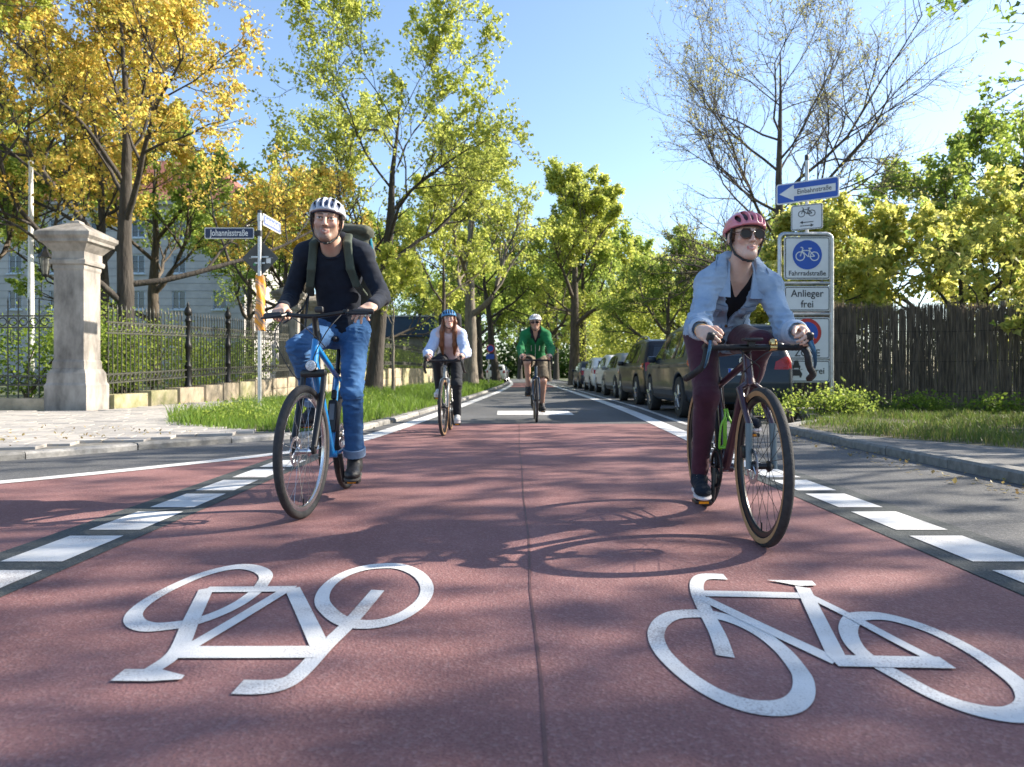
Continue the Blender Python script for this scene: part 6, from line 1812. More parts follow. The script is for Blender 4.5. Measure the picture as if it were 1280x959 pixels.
from mathutils.bvhtree import BVHTree
def stitch(o, name, paths, d, mat, r=.0022, off=.0015):
    """seam lines laid on a garment: each path is a list of start points cast along d on to the mesh"""
    me = o.data; bv = BVHTree.FromPolygons([v.co.copy() for v in me.vertices], [tuple(q.vertices) for q in me.polygons]); d = Vector(d).normalized(); m = MB()
    for P in paths:
        run = []
        P = [Vector(a) for a in P]; fine = []
        for a, b in zip(P[:-1], P[1:]):
            n = max(2, int((b - a).length / .012)); fine += [a.lerp(b, i / n) for i in range(n)]
        fine.append(P[-1])
        for a in fine:
            h = bv.ray_cast(a, d)
            if h[0] is not None and (not run or (h[0] - run[-1]).length < .05): run.append(h[0] - d * off)
        if len(run) > 2: m.tube(run, r, 5)
    if m.v: return tag(m.build(name, mat, o), kind='stuff')

# ------------------------------------------------------------------ 1: man on the blue bicycle
M_BLUEF = pm('frame_blue', (0.015, 0.22, 0.55), 0.3, var=.06, coat=.6)
bkA = dict(r=.352, wb=1.04, tw=.044, steer=-R(6), fork=.46, head=.17, seat_tube=.52, saddle_h=.74, dt=.026, frame=M_BLUEF, fork_mat=M_BLK, susp=True, rim=M_SIL, tyre=M_RUB,
           kind='flat', bar=(.225, 1.085), bar_w=.64, crank=R(8), lamp=True, lock=True)
LA = (-1.11, 3.93, 0)
bicycle(LA, 'blue trekking bicycle with black suspension fork ridden by the man in navy', bkA)
cfg = dict(w=.95, pelvis=(.01, .83, 1.065), c7=(.015, .60, 1.555), shc=(.015, .60, 1.49), shw=.172, arm=(.285, .262), leg=(.45, .44), hs=1.06,
           head=(.015, .435, 1.66), hrot=(8, 4, 3), wrist={-1: (-.275, .375, 1.150), 1: (.262, .375, 1.155)}, epole={-1: A3((-.45, .35, -1)), 1: A3((.55, .35, -1))},
           foot_pitch={-1: 8, 1: 4}, knee_out=.12)
J = pose(cfg, bkA)
man = empty('person', LA, 0, 'bearded man in navy jumper and blue jeans riding the blue bicycle, grey helmet', 'person')
S = Sdf(); torso(S, J, -.004); arms(S, J, -.004); legs(S, J, -.006); head(S, J, False, True)
sF = rotm(math.degrees(bkA['steer']))
hand(S, J['wr'][-1], sF @ A3((.12, -1, -.35)), sF @ A3((-.15, -.35, 1)), (1, 0, 0), (38, 72, 55))
hand(S, J['wr'][1], sF @ A3((-.30, -1, -.42)), sF @ A3((.25, -.40, 1)), (-1, 0, 0), [(38, 60, 50), (24, 40, 30), (16, 30, 24), (12, 26, 20)], spread=.05)
for s in (-1, 1): S.ell(J['an'][s] + J['toe'][s] * .06 - A3((0, 0, .05)), (.03, .07, .02), None, .03)
link('body', S.mesh('body', .005, dec=.75, attr=face_tint(J, (.60, .385, .29), (.45, .19, .17), (.06, .035, .02), (.075, .045, .03, .62))), M_SKIN, man)
# hair: short dark sides below the helmet
Ch, Rh, q = J['head'], J['Rh'], J['hs']; HP = lambda x, y, z: Ch + Rh @ (A3((x, y, z)) * q)
S = Sdf(); S.ell(HP(0, .026, .035), A3((.080, .092, .085)) * q, Rh); S.cut(HP(0, -.048, .02), Rh @ A3((0, -1, .25))); S.cut(HP(0, 0, -.045), Rh @ A3((0, .3, -1)))
for s in (-1, 1): S.ell(HP(s * .082, .016, -.012), A3((.02, .028, .036)) * q, Rh, .004, True); S.cone(HP(s * .0745, -.03, .02), HP(s * .072, -.024, -.022), .0075, .005, .01)
link('hair', S.mesh('hair', .004, lambda V: .002 * vnoise(V * 160)), pm('hair_dark', (.035, .022, .014), .55, var=.3, scale=60), man)
M_HGREY = pm('helmet_grey', (.48, .50, .54), .35, var=.06, coat=.3)
helmet(man, J, M_HGREY, vent_n=5, inner=pm('helmet_navy', (.03, .05, .12), .5))
# jumper
S = Sdf(); torso(S, J, .012, .03); arms(S, J, .008, .014, upto=.97)
ax, ff, xx, L = J['ax'], J['ff'], J['xx'], J['L']
S.cut(J['pelvis'] - ax * .045, -ax, .01)
nb = J['c7'] - ax * .01 + ff * .045
S.cone(nb - ax * .045 + ff * .0, nb + ax * .16 + ff * .09, .060, .072, .006, True)
for s in (-1, 1): S.cone(J['wr'][s] - nrm(J['wr'][s] - J['el'][s]) * .055, J['wr'][s] - nrm(J['wr'][s] - J['el'][s]) * .005, .041, .037, .006)
js = [(J['el'][s], .13) for s in (-1, 1)] + [(J['sh'][s] - ax * .08, .10) for s in (-1, 1)] + [(J['pelvis'] + ff * .1, .14)]
M_NAVY = cloth('jumper_navy', (.012, .018, .032), (.006, .009, .017), sheen=.03, fold=.15)
link('jumper', S.mesh('jumper', .0065, fold_noise(J, .0075, js, (1, 1, 1.6))), M_NAVY, man)
m = MB(); m.torus(Vector(nb + ff * .012 - ax * .012), Vector(nrm(ax * 1 + ff * .55)), .073, .008, 32, 8); m.build('neck_band', M_NAVY, man)
# jeans
S = Sdf(); legs(S, J, .008, .03, upto=.96, hem=.048, g=.94); S.ell(J['pelvis'] - ax * .02, (.172, .135, .13), J['Rm'], .04)
S.trim(J['pelvis'] + ax * .075 - ff * .06, ax, .20)
for s in (-1, 1): S.trim(J['an'][s] + (J['kn'][s] - J['an'][s]) * .06, J['an'][s] - J['kn'][s], .09)
js = [(J['kn'][s], .13) for s in (-1, 1)] + [(J['an'][s], .12) for s in (-1, 1)] + [(J['hip'][s] + ff * .08, .12) for s in (-1, 1)]
M_JEAN = cloth('jeans_blue', (.058, .155, .33), (.024, .075, .185), scale=5, fold=.2, fscale=10, weave=1200)
link('jeans', S.mesh('jeans', .0058, fold_noise(J, .013, js, (1, 1, 2.3))), M_JEAN, man)
M_SEAM = cloth('jeans_seam', (.016, .05, .13), fold=0)
jo = man.children[-1]; O_ = lambda u, t, q=.5: J['pelvis'] + xx * u + ax * t + ff * q
seams = [[O_(0, .03), O_(.002, -.02), O_(.0, -.08)], [O_(.05, .035), O_(.09, .0), O_(.15, -.03)], [O_(-.05, .035), O_(-.09, .0), O_(-.15, -.03)]]
stitch(jo, 'seam', seams, -ff, M_SEAM)
stitch(jo, 'seam', [[J['hip'][s] + (J['kn'][s] - J['hip'][s]) * .1 + A3((s * .055, -.6, .0)), J['kn'][s] + A3((s * .028, -.6, 0)), J['an'][s] + A3((s * .02, -.6, .06))] for s in (-1, 1)], (0, 1, 0), M_SEAM)
M_JEANL = cloth('jeans_inside', (.22, .30, .42), (.15, .22, .33), scale=20)
for s in (-1, 1):
    d = nrm(J['kn'][s] - J['an'][s]); m = MB(); c0 = J['an'][s] + d * .028
    m.lathe([(.058, 0), (.069, .004), (.070, .05), (.064, .056), (.056, .05)], 20, Vector(c0), Vector(d)); m.build('trouser_cuff', M_JEANL, man)
    shoe(man, J['an'][s], J['toe'][s], pm('boot_black', (.022, .022, .024), .55, var=.2, scale=20), pm('boot_sole', (.05, .045, .04), .7), 1.08)
# backpack
bp = empty('backpack', LA, 0, 'olive green roll top backpack on the back of the man in navy', 'backpack')
M_OLIVE = cloth('olive_canvas', (.10, .105, .08), (.06, .065, .05), scale=8, fold=.25, sheen=.05)
M_OLIVE2 = cloth('strap_olive', (.075, .095, .075), (.05, .065, .05), fold=.15, sheen=.05)
S = Sdf(); bc = J['pelvis'] + ax * L * .50 - ff * .235 + A3((.03, 0, 0)); S.box(bc, (.165, .095, .22), J['Rm'], .05, .03)
tp = bc + ax * .22; S.ell(tp, (.15, .085, .07), J['Rm'], .05); S.cone(tp + ax * .055 - xx * .13, tp + ax * .055 + xx * .13, .045, .045, .02); S.cone(tp + ax * .09 + ff * .03 - xx * .115, tp + ax * .085 + ff * .03 + xx * .125, .030, .030, .008)
link('bag', S.mesh('bag', .006, fold_noise(J, .009, [(tp, .2)], (1, 1, 1.3))), M_OLIVE, bp)
S = Sdf()
for s in (-1, 1):
    pts = [J['sh'][s] - xx * s * .085 + ax * .02 - ff * .10, J['sh'][s] - xx * s * .080 + ax * .108 - ff * .02, J['sh'][s] - xx * s * .072 + ax * .082 + ff * .055, J['sh'][s] - xx * s * .055 - ax * .06 + ff * .105, J['sh'][s] - xx * s * .03 - ax * .17 + ff * .085, J['sh'][s] - xx * s * .005 - ax * .26 + ff * .0]
    for d_ in (-.014, 0, .014): S.chain([p + xx * d_ for p in pts], [.013, .013, .013, .012, .011, .009], .008)
link('shoulder_strap', S.mesh('shoulder_strap', .006), M_OLIVE2, bp)
m = MB(); q0 = J['sh'][-1] + xx * .005 - ax * .24 + ff * .05
m.tube(smooth_path([Vector(q0), Vector(q0 + A3((-.02, -.06, -.09))), Vector(q0 + A3((-.10, -.07, -.16))), Vector(q0 + A3((-.135, -.06, -.18)))], 5), .006, 6); m.tube([Vector(q0), Vector(q0 + A3((.0, -.05, -.12))), Vector(q0 + A3((-.01, -.06, -.27)))], .007, 6); m.build('loose_strap', M_BLKP, bp)
m = MB(); m.tube([Vector(tp + xx * .15 + ax * .04), Vector(tp + xx * .165 - ax * .03 + ff * .05), Vector(tp + xx * .155 - ax * .09 + ff * .06)], .009, 6); m.build('side_strap', pm('strap_teal', (.02, .30, .42), .6), bp)
# ------------------------------------------------------------------ 2: woman in denim jacket
M_PLUM = pm('frame_plum', (.05, .018, .028), .28, var=.1, coat=.7)
M_SLATE = pm('fork_slate', (.14, .19, .21), .4, var=.08)
M_PINK = pm('fork_pink', (.60, .28, .34), .35, var=.06, coat=.5)
bkB = dict(r=.352, wb=1.0, tw=.043, steer=0.0, fork=.40, head=.12, seat_tube=.47, saddle_h=.69, dt=.024, frame=M_PLUM, fork_mat=M_PLUM, fork_tip=M_SLATE, rim=M_BLK, tyre=M_RUB, wall=M_RUBW, spoke=M_BLK,
           kind='drop', bar=(.16, .885), bar_w=.44, flare=.07, crank=R(176), cage=pm('cage_green', (.25, .55, .04), .4), computer=True, lever=pm('lever_blue', (.05, .13, .22), .3, metal=.5))
LB = (1.10, 3.30, 0)
bicycle(LB, 'plum gravel bicycle with tan tyre walls ridden by the woman in denim', bkB)
cfg = dict(w=.90, pelvis=(.03, .85, 1.0), c7=(.05, .525, 1.315), shc=(.05, .505, 1.215), shw=.15, shtilt=.01, arm=(.275, .255), leg=(.425, .425), hs=.985,
           head=(.055, .405, 1.445), hrot=(3, 2, 1), wrist={-1: (-.232, .125, .958), 1: (.228, .125, .958)}, epole={-1: A3((-.3, .1, -1)), 1: A3((.3, .1, -1))},
           foot_pitch={-1: 6, 1: 5}, knee_out=.05)
J = pose(cfg, bkB)
wom = empty('person', LB, 0, 'smiling woman in light denim jacket, pink helmet and sunglasses riding the gravel bicycle', 'person')
S = Sdf(); torso(S, J, -.008, .03, g='f'); arms(S, J, -.004, g=.9); legs(S, J, -.006, g=.95); head(S, J, True)
for s in (-1, 1):
    hand(S, J['wr'][s], (s * -.05, -1, -.22), (s * .75, -.1, .62), (-s, 0, .6), (30, 62, 50), .92)
    S.ell(J['an'][s] + J['toe'][s] * .06 - A3((0, 0, .05)), (.03, .07, .02), None, .03)
link('body', S.mesh('body', .005, dec=.75, attr=face_tint(J, (.66, .44, .34), (.56, .15, .15), (.10, .06, .03), smile=.9)), M_SKIN, wom)
Ch, Rh, q = J['head'], J['Rh'], J['hs']; HP = lambda x, y, z: Ch + Rh @ (A3((x, y, z)) * q)
S = Sdf(); S.ell(HP(0, .032, .03), A3((.082, .092, .090)) * q, Rh); S.cut(HP(0, -.040, .02), Rh @ A3((0, -1, .3))); S.ell(HP(0, .11, -.06), (.035, .035, .06), Rh, .03)
for s in (-1, 1): S.ell(HP(s * .084, .012, -.014), A3((.022, .026, .036)) * q, Rh, .004, True); S.cone(HP(s * .074, -.03, .03), HP(s * .072, -.022, -.012), .008, .005, .01)
S.cut(HP(0, 0, -.10), (0, 0, -1))
link('hair', S.mesh('hair', .004, lambda V: .0025 * vnoise(V * 140)), pm('hair_brown', (.11, .06, .03), .5, var=.3, scale=60), wom)
helmet(wom, J, pm('helmet_pink', (.72, .23, .27), .35, var=.05, coat=.3), vent_n=5, inner=pm('helmet_liner_dark', (.05, .03, .035), .6))
eyeglasses(wom, J, pm('lens_brown', (.028, .015, .012), .12, var=.1, spec=.25), pm('frame_tortoise', (.12, .055, .025), .3, var=.4, scale=60))
ax, ff, xx, L = J['ax'], J['ff'], J['xx'], J['L']; pv, c7 = J['pelvis'], J['c7']
def wedge(w_of_t, f0=-.01, x0=0.0):
    def fn(X, Y, Z):
        x = X - pv[0]; y = Y - pv[1]; z = Z - pv[2]
        t = x * ax[0] + y * ax[1] + z * ax[2]; u = x * xx[0] + y * xx[1] + z * xx[2] - x0; f = x * ff[0] + y * ff[1] + z * ff[2]
        return np.maximum(np.abs(u) - w_of_t(t), f0 - f)
    return fn
# black top with V neck
S = Sdf(); torso(S, J, .000, .03, g='f'); S.fun(wedge(lambda t: np.clip((t - L * .74) * .46, -.2, .07)), pv - .5, pv + .6, .006)
S.cone(c7 + ff * .03 - ax * .03, c7 + ax * .2 + ff * .1, .060, .085, .006, True)
link('top', S.mesh('top', .008, fold_noise(J, .003, [(pv, .2)])), cloth('top_black', (.012, .012, .016), fold=.3), wom)
# open denim jacket with collar and rolled sleeves
M_DEN = cloth('denim_light', (.36, .46, .58), (.22, .31, .44), scale=7, fold=.22, fscale=9, weave=1100, sheen=.04)
M_DEN2 = cloth('denim_pale', (.46, .55, .65), (.34, .43, .54), scale=14, fold=.2, fscale=12)
S = Sdf(); torso(S, J, .015, .03, g='f')
S.ell(pv + ax * .02 + ff * .02, A3((.172, .14, .15)), J['Rm'], .06)
for s in (-1, 1):
    a, e, w = J['sh'][s], J['el'][s], J['wr'][s]; S.cone(a, e, .061, .054, .014); S.cone(e, e + (w - e) * .45, .053, .051, .012)
S.cut(pv - ax * .035, -ax, .006)
S.fun(wedge(lambda t: np.clip(np.maximum((t - L * .34) * .27, (.02 - t) * .5 + .002), -.2, .072), .02), pv - .5, pv + .6, .004)
S.cone(c7 + ff * .03 - ax * .02, c7 + ax * .2 + ff * .12, .058, .085, .006, True)
js = [(J['el'][s], .15) for s in (-1, 1)] + [(J['sh'][s] - ax * .08, .14) for s in (-1, 1)] + [(pv + ff * .12, .2)]
jk = link('denim_jacket', S.mesh('denim_jacket', .0058, fold_noise(J, .016, js, (1, 1, 1.7))), M_DEN, wom)
M_SEAMD = cloth('denim_seam', (.20, .28, .40), fold=0)
O_ = lambda u, t, q=.5: pv + xx * u + ax * L * t + ff * q
sm = []
for s in (-1, 1):
    sm += [[O_(s * .045, .70), O_(s * .145, .70)], [O_(s * .065, .64), O_(s * .065, .46), O_(s * .095, .43), O_(s * .125, .46), O_(s * .125, .64), O_(s * .065, .64)], [O_(s * .065, .60), O_(s * .095, .575), O_(s * .125, .60)],
           [O_(s * .030, .36), O_(s * .030, .02)], [O_(s * .095, .42), O_(s * .075, -.02)], [O_(s * .02, .02), O_(s * .17, .02)]]
stitch(jk, 'seam', sm, -ff, M_SEAMD, .0026)
for s in (-1, 1):
    S = Sdf(); d = nrm(J['wr'][s] - J['el'][s]); c0 = J['el'][s] + (J['wr'][s] - J['el'][s]) * .42
    S.cone(c0, c0 + d * .045, .056, .054, .006); S.cone(c0 - d * .01, c0 + d * .09, .041, .041, .004, True)
    link('rolled_cuff', S.mesh('rolled_cuff', .004, fold_noise(J, .006, [(c0, 2)])), M_DEN2, jk)
# collar: two lapel leaves lying on the chest
for s in (-1, 1):
    q_ = lambda a, f, u: c7 + xx * s * a + ff * f + ax * u
    bE, bA, bB, bC, bD, bF = q_(.045, -.04, .062), q_(.060, .075, .028), q_(.050, .178, -.062), q_(.128, .158, -.075), q_(.135, .075, .030), q_(.11, -.04, .035)
    th = nrm(ff + ax * .8) * .009
    P = [bE, bA, bB, bC, bD, bF]; m = MB(); vs = [Vector(p + th * 1.6) for p in P] + [Vector(p - th * .3) for p in P]
    n = len(P); fs = [tuple(range(n)), tuple(range(2 * n - 1, n - 1, -1))] + [(i, (i + 1) % n, (i + 1) % n + n, i + n) for i in range(n)]
    m.add(vs, fs); m.build('collar', M_DEN, jk, smooth=False)
for t in (.30, .17, .06):
    m = MB(); c0 = pv + ax * L * (t + .12) + ff * (.172 - .03 * abs(t - .2)) + xx * -.018; m.lathe([(.008, -.004), (.0085, .003), (.004, .005)], 12, Vector(c0), Vector(ff))
    m.build('button', pm('button_brass', (.22, .16, .10), .4, metal=.8), jk)
# leggings
S = Sdf(); legs(S, J, .004, .035, g=.98); S.ell(pv - ax * .02, (.165, .13, .125), J['Rm'], .04); S.trim(pv + ax * .08 - ff * .08, ax, .18)
for s in (-1, 1): S.trim(J['an'][s], J['an'][s] - J['kn'][s], .08)
js = [(J['kn'][s], .12) for s in (-1, 1)] + [(J['an'][s], .12) for s in (-1, 1)]
link('leggings', S.mesh('leggings', .007, fold_noise(J, .0035, js, (1, 1, 2.2))), cloth('leggings_maroon', (.075, .018, .032), (.045, .010, .020), fold=.18, sheen=.2, weave=1500), wom)
for s in (-1, 1): shoe(wom, J['an'][s], J['toe'][s], cloth('shoe_navy', (.012, .018, .03), fold=.1), pm('shoe_sole_white', (.70, .62, .60), .6), .95)
for s in (-1, 1):
    m = MB(); d = nrm(J['wr'][s] - J['el'][s]); m.torus(Vector(J['wr'][s] - d * .018), Vector(d), .031, .0035, 20, 6)
    m.build('bracelet', pm('brass', (.75, .52, .22), .25), wom)

# ------------------------------------------------------------------ 3: woman behind on the left
bkC = dict(r=.352, wb=1.0, tw=.040, steer=-R(3), fork=.40, head=.14, seat_tube=.48, saddle_h=.69, frame=pm('frame_stone', (.34, .34, .31), .3, var=.06, coat=.5), rim=M_BLK, tyre=M_RUB, wall=M_RUBW, spoke=M_STEEL, kind='drop', bar=(.17, .93), bar_w=.44, flare=.03, crank=R(6))
LC = (-.865, 9.18, 0)
bc_ = bicycle(LC, 'pale grey road bicycle ridden by the woman with long red hair', bkC); 
cfg = dict(w=.92, pelvis=(.01, .83, 1.0), c7=(.02, .53, 1.355), shc=(.02, .51, 1.265), shw=.152, arm=(.275, .255), leg=(.425, .425), hs=.98, head=(.03, .43, 1.475), hrot=(5, 2, -4),
           wrist={-1: (-.225, .135, 1.0), 1: (.225, .135, 1.0)}, epole={-1: A3((-.5, .2, -1)), 1: A3((.5, .2, -1))}, foot_pitch={-1: 6, 1: 4}, knee_out=.06)
J = pose(cfg, bkC)
p3 = empty('person', LC, 0, 'woman with long red hair, blue helmet and pale sweatshirt cycling', 'person')
S = Sdf(); torso(S, J, -.004, g='f'); arms(S, J, -.002, g=.9); legs(S, J, -.006, g=.95); head(S, J, True)
for s in (-1, 1): hand(S, J['wr'][s], (s * -.05, -1, -.22), (s * .75, -.1, .62), (-s, 0, .6), (30, 62, 50), .92)
link('body', S.mesh('body', .0085, attr=face_tint(J, (.62, .38, .29), (.50, .18, .17), (.16, .08, .04), smile=.5)), M_SKIN, p3)
Ch, Rh, q = J['head'], J['Rh'], J['hs']; HP = lambda x, y, z: Ch + Rh @ (A3((x, y, z)) * q); ax, ff, xx, L, pv, c7 = J['ax'], J['ff'], J['xx'], J['L'], J['pelvis'], J['c7']
S = Sdf(); S.ell(HP(0, .03, .03), A3((.083, .092, .09)) * q, Rh, .01); S.cut(HP(0, -.045, .02), Rh @ A3((0, -1, .25)))
h1 = S
S2 = Sdf(); S2.ell(HP(0, .03, .03), A3((.083, .09, .09)) * q, Rh, .01)
for s in (-1, 1):
    pts = [HP(s * .078, -.01, .03), HP(s * .082, -.02, -.05), c7 + xx * s * .080 + ff * .115 + ax * .045, c7 + xx * s * .088 + ff * .175 - ax * .13, c7 + xx * s * .075 + ff * .20 - ax * .28]
    S2.chain(pts, [.014, .018, .030, .034, .012], .02)
S2.ell(HP(0, -.05, -.03), A3((.068, .07, .11)) * q, Rh, .01, True)
link('hair', S2.mesh('hair', .0055, lambda V: .004 * vnoise(V * A3((90, 90, 25)))), pm('hair_red', (.22, .075, .025), .5, var=.3, scale=50, stretch=(1, 1, .2)), p3)
helmet(p3, J, pm('helmet_blue', (.04, .22, .45), .35, var=.06, coat=.3), style=1)
S = Sdf(); torso(S, J, .022, .05, g='f'); S.cut(pv - ax * .02, -ax, .01); S.cone(c7 + ff * .03 - ax * .03, c7 + ax * .2 + ff * .1, .064, .08, .006, True)
link('sweatshirt', S.mesh('sweatshirt', .009, fold_noise(J, .009, [(pv + ff * .1, .2)], (1, 1, 1.5))), cloth('sweat_pink', (.62, .50, .50), (.52, .41, .42), fold=.2), p3)
S = Sdf(); arms(S, J, .024, .03, upto=.97, g=.95)
for s in (-1, 1): S.ell(J['sh'][s] + ax * .015, .082, None, .03)
link('sleeves', S.mesh('sleeves', .009, fold_noise(J, .010, [(J['el'][s], .2) for s in (-1, 1)], (1, 1, 1.4))), cloth('sweat_blue', (.45, .53, .70), (.36, .44, .62), fold=.2), p3)
S = Sdf(); legs(S, J, .010, .035, upto=.97, g=.98, hem=.042); S.ell(pv - ax * .02, (.168, .135, .125), J['Rm'], .04); S.trim(pv + ax * .08 - ff * .08, ax, .18)
link('trousers', S.mesh('trousers', .009, fold_noise(J, .008, [(J['kn'][s], .15) for s in (-1, 1)], (1, 1, 2))), cloth('trousers_black', (.022, .025, .032), fold=.2), p3)
for s in (-1, 1): shoe(p3, J['an'][s], J['toe'][s], cloth('shoe_white', (.70, .69, .68), fold=.1), pm('shoe_sole_white', (.7, .62, .6), .6), .95, .006)
S = Sdf(); S.box(pv + ax * L * .72 - ff * .21, (.15, .08, .2), J['Rm'], .05)
for s in (-1, 1): S.cone(J['sh'][s] - xx * s * .08 - ff * .12, J['sh'][s] - xx * s * .07 + ax * .08, .02, .02)
bpk = link('backpack', S.mesh('backpack', .008), cloth('bag_dark', (.02, .022, .026)), None); bpk.location = LC; tag(bpk, 'dark backpack worn by the red haired woman', 'backpack')

# ------------------------------------------------------------------ 4: man in green jacket
bkD = dict(r=.352, wb=1.0, tw=.036, steer=R(1), fork=.40, head=.16, seat_tube=.52, saddle_h=.72, frame=pm('frame_navy', (.02, .04, .07), .3, coat=.5), rim=M_BLK, tyre=M_RUB, wall=M_RUBW, spoke=M_STEEL, kind='drop', bar=(.16, .985), bar_w=.46, flare=.03, crank=R(38), bottle=pm('bottle_orange', (.6, .2, .06), .4))
LD = (.36, 11.75, 0)
bicycle(LD, 'navy road bicycle ridden by the man in the green jacket', bkD)
cfg = dict(w=1.05, pelvis=(.0, .83, 1.04), c7=(.0, .55, 1.49), shc=(.0, .54, 1.40), shw=.172, arm=(.295, .27), leg=(.445, .44), hs=1.04, head=(-.005, .44, 1.615), hrot=(-4, 6, -2),
           wrist={-1: (-.235, .13, 1.06), 1: (.235, .13, 1.06)}, epole={-1: A3((-.6, .2, -1)), 1: A3((.6, .2, -1))}, foot_pitch={-1: 10, 1: 6}, knee_out=.12)
J = pose(cfg, bkD)
p4 = empty('person', LD, 0, 'bearded man in green jacket and khaki shorts, white helmet, cycling', 'person')
S = Sdf(); torso(S, J, -.004); arms(S, J, -.004); legs(S, J, -.002); head(S, J, False)
for s in (-1, 1): hand(S, J['wr'][s], (s * -.05, -1, -.22), (s * .75, -.1, .62), (-s, 0, .6), (30, 62, 50), 1.0); S.ell(J['an'][s] + J['toe'][s] * .06 - A3((0, 0, .05)), (.03, .07, .02), None, .03)
link('body', S.mesh('body', .0085, attr=face_tint(J, (.56, .33, .24), (.42, .18, .15), (.1, .06, .04), (.20, .12, .08, .6), smile=.3)), M_SKIN, p4)
helmet(p4, J, pm('helmet_white', (.76, .76, .77), .35, var=.05, coat=.3), style=1)
eyeglasses(p4, J, pm('lens_black', (.015, .012, .012), .12, spec=.25), M_BLKP, .029, .018)
ax, ff, xx, L, pv, c7 = J['ax'], J['ff'], J['xx'], J['L'], J['pelvis'], J['c7']
M_GREEN = cloth('jacket_green', (.012, .17, .055), (.008, .11, .035), fold=.2)
S = Sdf(); torso(S, J, .024, .05); arms(S, J, .018, .03, upto=.97); S.cut(pv - ax * .06, -ax, .01)
S.fun(wedge(lambda t: np.clip((t - L * .66) * .45, -.2, .09)), pv - .5, pv + .7, .006); S.cone(c7 + ff * .03 - ax * .03, c7 + ax * .2 + ff * .1, .07, .085, .006, True)
jk = link('jacket', S.mesh('jacket', .009, fold_noise(J, .010, [(J['el'][s], .2) for s in (-1, 1)] + [(pv, .25)], (1, 1, 1.4))), M_GREEN, p4)
S = Sdf(); torso(S, J, .016, .05); S.fun(wedge(lambda t: np.clip((t - L * .76) * .38, -.2, .075)), pv - .5, pv + .7, .006); S.cone(c7 + ff * .03 - ax * .03, c7 + ax * .2 + ff * .1, .066, .08, .006, True)
for s in (-1, 1): S.cone(c7 + xx * s * .055 + ff * .06 + ax * .03, c7 + xx * s * .06 + ff * .13 - ax * .06, .022, .018, .02)
link('inner_collar', S.mesh('inner_collar', .009), cloth('collar_black', (.02, .022, .024), fold=.2), p4)
m = MB(); m.tube([Vector(pv + ax * L * .66 + ff * .160), Vector(pv + ax * L * .4 + ff * .156), Vector(pv + ax * .0 + ff * .152)], .004, 5)
for s in (-1, 1): m.tube([Vector(pv + ax * L * .62 + ff * .158 + xx * s * .07), Vector(pv + ax * L * .42 + ff * .150 + xx * s * .065)], .004, 5)
m.build('zip', pm('zip_grey', (.6, .6, .6), .4), jk)
S = Sdf(); S.ell(pv - ax * .02, (.178, .145, .13), J['Rm'], .04)
for s in (-1, 1):
    h, kn = J['hip'][s], J['kn'][s]; e = h + (kn - h) * .86; S.cone(h, e, .115, .102, .03); S.cone(e - (kn - h) * .02, e + (kn - h) * .3, .085, .085, .006, True)
link('shorts', S.mesh('shorts', .009, fold_noise(J, .010, [(J['hip'][s] + ff * .1, .25) for s in (-1, 1)])), cloth('shorts_khaki', (.17, .14, .10), (.11, .09, .065), fold=.25), p4)
for s in (-1, 1): shoe(p4, J['an'][s], J['toe'][s], pm('boot_black', (.022, .022, .024), .55), pm('boot_sole', (.05, .045, .04), .7), 1.05, .006)
# ================================================================== parked cars. local frame: origin on the ground under the tail, +y forward
def poly_sd(Y, Z, P):
    d = None; sg = None; n = len(P)
    for i in range(n):
        (ax_, az), (bx, bz) = P[i - 1], P[i]; ey, ez = bx - ax_, bz - az
        wy, wz = Y - ax_, Z - az; t = np.clip((wy * ey + wz * ez) / (ey * ey + ez * ez), 0, 1)
        q = (wy - ey * t) ** 2 + (wz - ez * t) ** 2
        c = ((Z >= az) != (Z >= bz)) & (((bx - ax_) * (Z - az) / ((bz - az) or 1e-9) + ax_) > Y)
        d = q if d is None else np.minimum(d, q); sg = c if sg is None else sg ^ c
    return np.sqrt(d) * np.where(sg, -1, 1)

